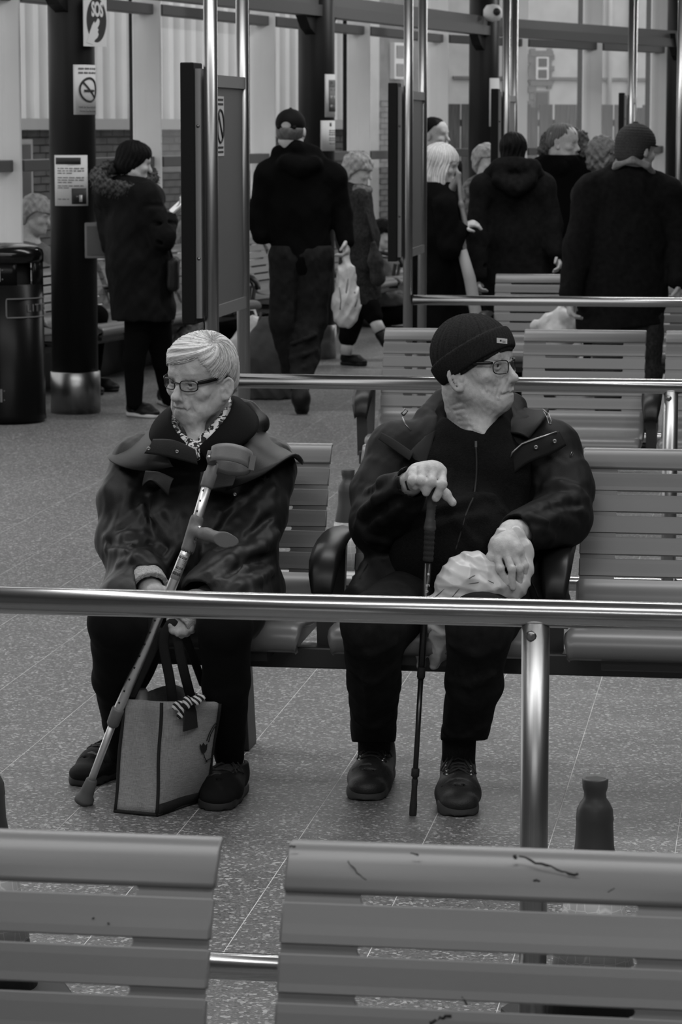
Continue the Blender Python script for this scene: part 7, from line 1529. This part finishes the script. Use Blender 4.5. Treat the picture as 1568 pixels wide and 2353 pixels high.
garment(P7, 'coat', F, M['blk2'], .004, 20.0); F = Sdf(*box_of(Y, 1100, 1270, 360, 450, .35, .3), VX); chain(F, Y, [(1130, 405, .0, .055), (1150, 385, -.08, .055), (1185, 380, -.10, .06), (1220, 388, -.08, .055), (1238, 408, 0, .055)], .03); chain(F, Y - .12, [(1150, 415, 0, .05), (1185, 432, -.03, .05), (1218, 415, 0, .05)], .04); garment(P7, 'hood', F, M['blk2'], .005)
F = Sdf(*box_of(Y, 1110, 1260, 690, 960, .35, .3), VX); chain(F, Y, [(1155, 700, 0, .10), (1152, 920, 0, .07)]); chain(F, Y, [(1206, 700, 0, .10), (1208, 920, 0, .07)]); garment(P7, 'trousers', F, M['blk3']); bgshoe(P7, Y, 1150, 935, 1146, 915, M['bgshoe'], M['bgshoe']); bgshoe(P7, Y, 1208, 935, 1212, 915, M['bgshoe'], M['bgshoe'])
# ---- 8: person in a patterned jacket, partly hidden, Y 19.6
Y = 19.8; P8 = person_at('person with pale hair in a patterned jacket beside the black column', Y, 1112)
hc = wp(1120, 372, Y); R = frame(math.radians(40), 0); F = Sdf(*box_of(Y, 1060, 1180, 330, 880, .3, .3), .009); head(F, hc, R, 0.98, fine=False, ears=False, neck=wp(1116, 412, Y)); chain(F, Y, [(1116, 420, 0, .07), (1112, 600, 0, .11)]); chain(F, Y, [(1100, 620, 0, .07), (1100, 820, 0, .045)]); chain(F, Y, [(1128, 620, 0, .07), (1128, 820, 0, .045)]); build_body(P8, F)
hair_bg(P8, hc, R, 1.0, [((0, -.01, .034), (.095, .11, .096)), ((0, -.04, -.03), (.085, .065, .06))], M['palehair'], face_cut(.03, -.03, -.11), .006, 70.0)
F = Sdf(*box_of(Y, 1055, 1190, 395, 680, .3, .3), .009); chain(F, Y, [(1112, 440, 0, .13), (1110, 640, 0, .15)], .05, ((0, 1, 0), .75)); chain(F, Y, [(1086, 440, 0, .075), (1145, 440, 0, .075)], .05); chain(F, Y, [(1084, 445, -.05, .065), (1080, 540, -.08, .06), (1092, 600, -.12, .05)], .03); garment(P8, 'jacket', F, M['patt'], .006)
F = Sdf(*box_of(Y, 1070, 1160, 620, 880, .3, .3), .009); chain(F, Y, [(1098, 640, 0, .085), (1098, 830, 0, .06)]); chain(F, Y, [(1128, 640, 0, .085), (1128, 830, 0, .06)]); garment(P8, 'trousers', F, M['blk3']); bgshoe(P8, Y, 1096, 840, 1092, 858, M['bgshoe'], M['bgshoe']); bgshoe(P8, Y, 1128, 840, 1134, 858, M['bgshoe'], M['bgshoe'])
# ---- 9: grey-haired man looking right in a dark coat with furry collar, Y 19.5
Y = 19.6; P9 = person_at('person with swept grey hair in a dark coat looking sideways', Y, 1290)
hc = wp(1294, 326, Y); R = frame(math.radians(66), math.radians(-6)); F = Sdf(*box_of(Y, 1200, 1380, 280, 880, .35, .35), VX); head(F, hc, R, 1.08, old=1.0, fine=True, neck=wp(1288, 385, Y), male=True); chain(F, Y, [(1288, 395, 0, .08), (1285, 600, 0, .13)]); chain(F, Y, [(1268, 640, 0, .08), (1266, 830, 0, .05)]); chain(F, Y, [(1306, 640, 0, .08), (1306, 830, 0, .05)]); build_body(P9, F)
hair_bg(P9, hc, R, 1.08, [((0, -.012, .034), (.080, .101, .086)), ((0, -.06, -.01), (.07, .045, .06))], M['midhair'], face_cut(.050, -.01, -.08), .003, 60.0, streak=20)
F = Sdf(*box_of(Y, 1205, 1385, 290, 430, .35, .35), .007); F.path([wp(1250, 345, Y + .02), wp(1262, 318, Y + .06), wp(1280, 305, Y + .12), wp(1310, 300, Y + .14), wp(1336, 318, Y + .06), wp(1344, 350, Y - .02)], [.045, .045, .04, .04, .045, .04], .03); F.disp(lambda x, y, z: .010 * wob(x, y, z, 110.0, 3) + .005 * wob(x, y, z, 240.0, 5), .05); me = F.mesh('fur_hood', P9.location); tone_attr(me, np.clip(1.6 + 1.2 * wob(*F.pos.T, 140.0, 3), .3, 4)); link('fur_hood', me, M['fur'], P9)
F = Sdf(*box_of(Y, 1190, 1390, 355, 690, .35, .35), VX); chain(F, Y, [(1288, 400, 0, .17), (1286, 520, 0, .185), (1286, 660, 0, .19)], .05, ((0, 1, 0), .7)); chain(F, Y, [(1245, 395, 0, .10), (1335, 395, 0, .10)], .06); chain(F, Y, [(1240, 400, 0, .085), (1236, 520, -.05, .075), (1250, 600, -.12, .06)], .03); chain(F, Y, [(1340, 400, 0, .085), (1346, 520, -.05, .075), (1335, 600, -.12, .06)], .03); chain(F, Y, [(1262, 368, -.06, .05), (1290, 385, -.1, .05), (1318, 370, -.06, .05)], .03); garment(P9, 'coat', F, M['blk3'])
F = Sdf(*box_of(Y, 1230, 1350, 640, 880, .35, .3), .009); chain(F, Y, [(1266, 650, 0, .09), (1266, 835, 0, .065)]); chain(F, Y, [(1306, 650, 0, .09), (1306, 835, 0, .065)]); garment(P9, 'trousers', F, M['blk3']); bgshoe(P9, Y, 1264, 848, 1268, 868, M['bgshoe'], M['bgshoe']); bgshoe(P9, Y, 1306, 848, 1312, 868, M['bgshoe'], M['bgshoe'])
# ---- 10: curly grey head behind the long coat, Y 18.4
Y = 18.2; P10 = person_at('person with short grey curls next to the knitted hat with earflaps', Y, 1385)
hc = wp(1385, 362, Y); R = frame(math.radians(160), 0); F = Sdf(*box_of(Y, 1320, 1450, 310, 930, .3, .3), .009); head(F, hc, R, 1.0, fine=False, ears=False, neck=wp(1385, 410, Y)); chain(F, Y, [(1385, 420, 0, .07), (1385, 640, 0, .12)]); chain(F, Y, [(1368, 660, 0, .08), (1368, 880, 0, .045)]); chain(F, Y, [(1402, 660, 0, .08), (1402, 880, 0, .045)]); build_body(P10, F)
hair_bg(P10, hc, R, 1.0, [((0, -.012, .034), (.100, .118, .104)), ((0, -.045, -.03), (.09, .075, .075))], M['midhair'], face_cut(.03, -.04, -.125), .009, 85.0)
F = Sdf(*box_of(Y, 1310, 1460, 395, 720, .3, .3), .009); chain(F, Y, [(1385, 450, 0, .14), (1385, 690, 0, .16)], .05, ((0, 1, 0), .7)); chain(F, Y, [(1345, 445, 0, .08), (1425, 445, 0, .08)], .05); chain(F, Y, [(1340, 450, 0, .07), (1328, 600, -.03, .06)], .03); chain(F, Y, [(1430, 450, 0, .07), (1440, 600, 0, .06)], .03); garment(P10, 'coat', F, M['gry1'])
F = Sdf(*box_of(Y, 1330, 1440, 660, 930, .3, .3), .009); chain(F, Y, [(1366, 680, 0, .085), (1366, 885, 0, .06)]); chain(F, Y, [(1404, 680, 0, .085), (1404, 885, 0, .06)]); garment(P10, 'trousers', F, M['blk3']); bgshoe(P10, Y, 1366, 912, 1364, 892, M['bgshoe'], M['bgshoe']); bgshoe(P10, Y, 1404, 912, 1408, 892, M['bgshoe'], M['bgshoe'])
# ---- 11: man in a long dark coat and grey knitted hat, back to us, Y 15.4
Y = 15.3; P11 = person_at('person in a long dark coat and grey knitted hat seen from behind', Y, 1440)
hc = wp(1464, 344, Y); R = frame(math.radians(125), math.radians(-4)); F = Sdf(*box_of(Y, 1270, 1600, 290, 1100, .45, .45), VX)
head(F, hc, R, 1.04, fine=False, ears=True, neck=wp(1452, 405, Y)); chain(F, Y, [(1450, 420, 0, .08), (1445, 700, 0, .14)]); chain(F, Y, [(1410, 720, 0, .085), (1405, 1030, 0, .05)]); chain(F, Y, [(1475, 720, 0, .085), (1478, 1030, 0, .05)]); chain(F, Y, [(1358, 450, 0, .04), (1335, 560, -.03, .035), (1312, 680, -.1, .028)]); handg(F, wp(1312, 678, Y - .1), (0, -.1, -1), (1, 0, 0), 1.05); chain(F, Y, [(1535, 455, 0, .04), (1566, 545, 0, .035), (1560, 650, -.08, .028)]); handg(F, wp(1560, 648, Y - .08), (-.1, -.1, -1), (-1, 0, 0), 1.05); build_body(P11, F)
F = Sdf(hc - .17, hc + .19, .005); F.ell(hc + R @ np.array((0, -.012, .040)), (.096, .116, .098), R, 0); F.ell(hc + R @ np.array((0, -.05, -.02)), (.086, .07, .07), R, .03); F.ell(hc + R @ np.array((0, .105, .022)), (.05, .02, .012), R, .01); F.ell(hc + R @ np.array((0, -.02, .135)), (.02, .02, .012), R, .006)
custom(F, lambda D, P: (lambda l: np.maximum(D + .0015 * np.sin(l[2] * 420), np.where(l[1] > .02, .022, -.065) - l[2]))(local(P, hc, R, 1.0))); link('knitted_hat', F.mesh('knitted_hat', P11.location), mat('grey ribbed knit', .045, .95, noise=.3, scale=120.0, spec=.1), P11)
F = Sdf(*box_of(Y, 1265, 1610, 370, 780, .45, .45), VX); chain(F, Y, [(1445, 450, 0, .19), (1440, 560, 0, .215), (1432, 660, 0, .225), (1425, 745, 0, .235)], .05, ((0, 1, 0), .64)); chain(F, Y, [(1362, 440, 0, .095), (1530, 445, 0, .095)], .06); chain(F, Y, [(1358, 445, 0, .09), (1335, 560, -.03, .085), (1312, 670, -.1, .066)], .03); chain(F, Y, [(1535, 450, 0, .09), (1566, 540, 0, .082), (1560, 640, -.08, .062)], .03); F.cap(wp(1425, 690, Y - .25), wp(1425, 790, Y - .28), .012, .03, .02, 's')
F.plane(wp(1425, 752, Y), (0.1, 0, -1)); garment(P11, 'coat', F, M['blk2'], .006, 18.0)
F = Sdf(*box_of(Y, 1380, 1540, 350, 440, .35, .3), .007); chain(F, Y, [(1400, 405, .02, .014), (1418, 380, -.07, .016), (1455, 368, -.11, .017), (1488, 380, -.10, .016), (1510, 408, -.02, .014)], .02); garment(P11, 'collar', F, mat('pale sheepskin collar', .2, .9, noise=.3, scale=50.0), .002)
F = Sdf(*box_of(Y, 1360, 1530, 690, 1080, .35, .35), VX); chain(F, Y, [(1408, 730, 0, .11), (1402, 860, 0, .09), (1402, 1010, 0, .07)]); chain(F, Y, [(1480, 730, 0, .11), (1482, 860, 0, .09), (1480, 1010, 0, .07)]); garment(P11, 'trousers', F, M['gry1']); bgshoe(P11, Y, 1402, 1035, 1398, 1005, M['bgshoe'], M['bgshoe']); bgshoe(P11, Y, 1480, 1035, 1486, 1005, M['bgshoe'], M['bgshoe'])
# white carrier bag on the bench
c_ = thing('carrier_bag', 'white carrier bag sagging on the bench beside the long coat', 'carrier bag', wp(1280, 735, 16.05)); Y = 16.0; F = Sdf(*box_of(Y, 1205, 1345, 690, 800, .25, .25), .006); chain(F, Y, [(1228, 750, 0, .03), (1265, 742, 0, .05), (1290, 735, 0, .06), (1310, 748, 0, .05)], .03, ((0, 1, 0), .8)); chain(F, Y, [(1285, 735, 0, .04), (1292, 712, 0, .012), (1290, 700, 0, .008)], .02); chain(F, Y, [(1308, 735, 0, .03), (1318, 712, 0, .012), (1322, 700, 0, .008)], .02); chain(F, Y, [(1280, 775, 0, .10)] * 2); F.disp(lambda x, y, z: .007 * (np.abs(np.sin(x * 48 + z * 40 + 3 * np.sin(z * 14))) - .5) + .003 * wob(x, y, z, 60.0, 3)); link('film', F.mesh('film', c_.location), M['film'], c_)
# ---- seated people on the wall bench
def seated(label, Y, px, ytop, coatm, hairm, S=1.0, yaw=70, lap=True, amp=.006, group='people seated on the wall bench'):
    s_ = FPX / Y * 1.0; m = lambda dx, dz, dy=0.0: wp(px + dx * s_, ytop + dz * s_, Y + dy)
    root = thing('person', label, 'person', Vector((at(px, 700, Y).x, Y, 0)), 0, group); hc = m(0, .125); R = frame(math.radians(yaw), math.radians(-15)); f = Vector((math.sin(math.radians(yaw)), -math.cos(math.radians(yaw)), 0)); sd = Vector((f.y, -f.x, 0))
    lo = np.array(hc) - np.array((.75, .75, 1.15)); hi = np.array(hc) + np.array((.75, .75, .2)); A = np.array(hc); g = lambda a, b, c: A + np.array(f) * a + np.array(sd) * b + np.array((0, 0, c))
    fl_ = -A[2]
    B_ = Sdf(lo, hi, .011); head(B_, hc, R, .98 * S, fine=False, ears=False, neck=g(-.05, 0, -.2)); B_.cap(g(-.05, 0, -.22), g(-.08, 0, -.62), .08, .11, .03)
    for s in (-1, 1): B_.path([g(-.03, s * .09, -.68), g(.36, s * .11, -.66), g(.33, s * .11, fl_ + .08)], [.07, .055, .035], .02); B_.path([g(-.05, s * .17, -.28), g(.0, s * .2, -.52), g(.22, s * .08, -.56)], [.045, .04, .03], .02); handg(B_, g(.2, s * .08, -.56), np.array(f) + np.array((0, 0, -.3)), (0, 0, -1), .95)
    build_body(root, B_); hair_bg(root, hc, R, 1.0, [((0, -.012, .034), (.095, .112, .098)), ((0, -.045, -.03), (.085, .07, .065))], hairm, face_cut(.03, -.03, -.11), .006, 75.0)
    C = Sdf(lo, hi, .011); C.cap(g(-.06, 0, -.32), g(-.06, 0, -.66), .16, .18, .04); C.cap(g(-.05, -.15, -.28), g(-.05, .15, -.28), .085, .085, .05)
    for s in (-1, 1): C.path([g(-.05, s * .18, -.29), g(.0, s * .21, -.53), g(.2, s * .09, -.56)], [.08, .072, .052], .03)
    garment(root, 'coat', C, coatm, amp)
    T_ = Sdf(lo, hi, .011)
    for s in (-1, 1): T_.path([g(-.03, s * .09, -.69), g(.36, s * .11, -.66), g(.33, s * .11, fl_ + .12)], [.095, .078, .055], .02)
    garment(root, 'trousers', T_, M['blk3'], .003)
    for s in (-1, 1):
        h_ = g(.28, s * .11, fl_); t_ = g(.52, s * .12, fl_); shoe(root, h_, t_, .10, [M['bgshoe'], M['bgshoe'], M['bgshoe'], M['bgshoe']], h=.09, lace=False, tread=False, vox=.009)
    return root
seated('seated person with pale hair between the litter bin and column', 18.55, 84, 448, M['gry2'], M['palehair'])
seated('seated person in a patterned coat between parka and gate screen', 21.2, 438, 505, M['patt'], M['midhair'])
seated('seated person bending over bags behind the gate screen', 22.6, 598, 510, M['gry1'], M['palehair'], yaw=60)
seated('seated person in a mid grey anorak past the pale curly hair', 24.6, 880, 505, M['gry2'], M['darkhair'])
# bags on the floor by the seated people
def floor_bag(label, px, Y, w_, h_, mt, name='shopping_bag'):
    c_ = thing(name, label, 'bag', Vector((at(px, 800, Y).x, Y, 0))); q = np.array(c_.location); F = Sdf(q - (.35, .25, .02), q + (.35, .25, h_ + .25), .008); F.path([q + (0, 0, .06), q + (0, 0, h_ * .6), q + (.02, 0, h_)], [w_ * .5, w_ * .48, w_ * .3], .05, flat=((0, 1, 0), .6)); F.plane(q + (0, 0, .002), (0, 0, -1)); F.disp(lambda x, y, z: .008 * (np.abs(np.sin(x * 40 + z * 12 + 2 * np.sin(z * 9))) - .5) + .004 * wob(x, y, z, 40.0, 3)); link('sack', F.mesh('sack', c_.location), mt, c_)
    o = MB(); o.tube([q + (-.06, 0, h_ + .02), q + (-.03, 0, h_ + .12), q + (.03, 0, h_ + .12), q + (.06, 0, h_ + .02)], .008, 6); o.build('handle', mt, c_, world=True); return c_
floor_bag('pale carrier bag on the floor behind the gate screen', 575, 18.6, .30, .40, M['film']); floor_bag('dark grey shopping bag on the floor beside the black cap wearer', 612, 18.0, .34, .42, mat('dark grey bag', .035, .7)); floor_bag('floral bag on the floor behind the person in the parka', 437, 19.4, .26, .36, M['patt'])
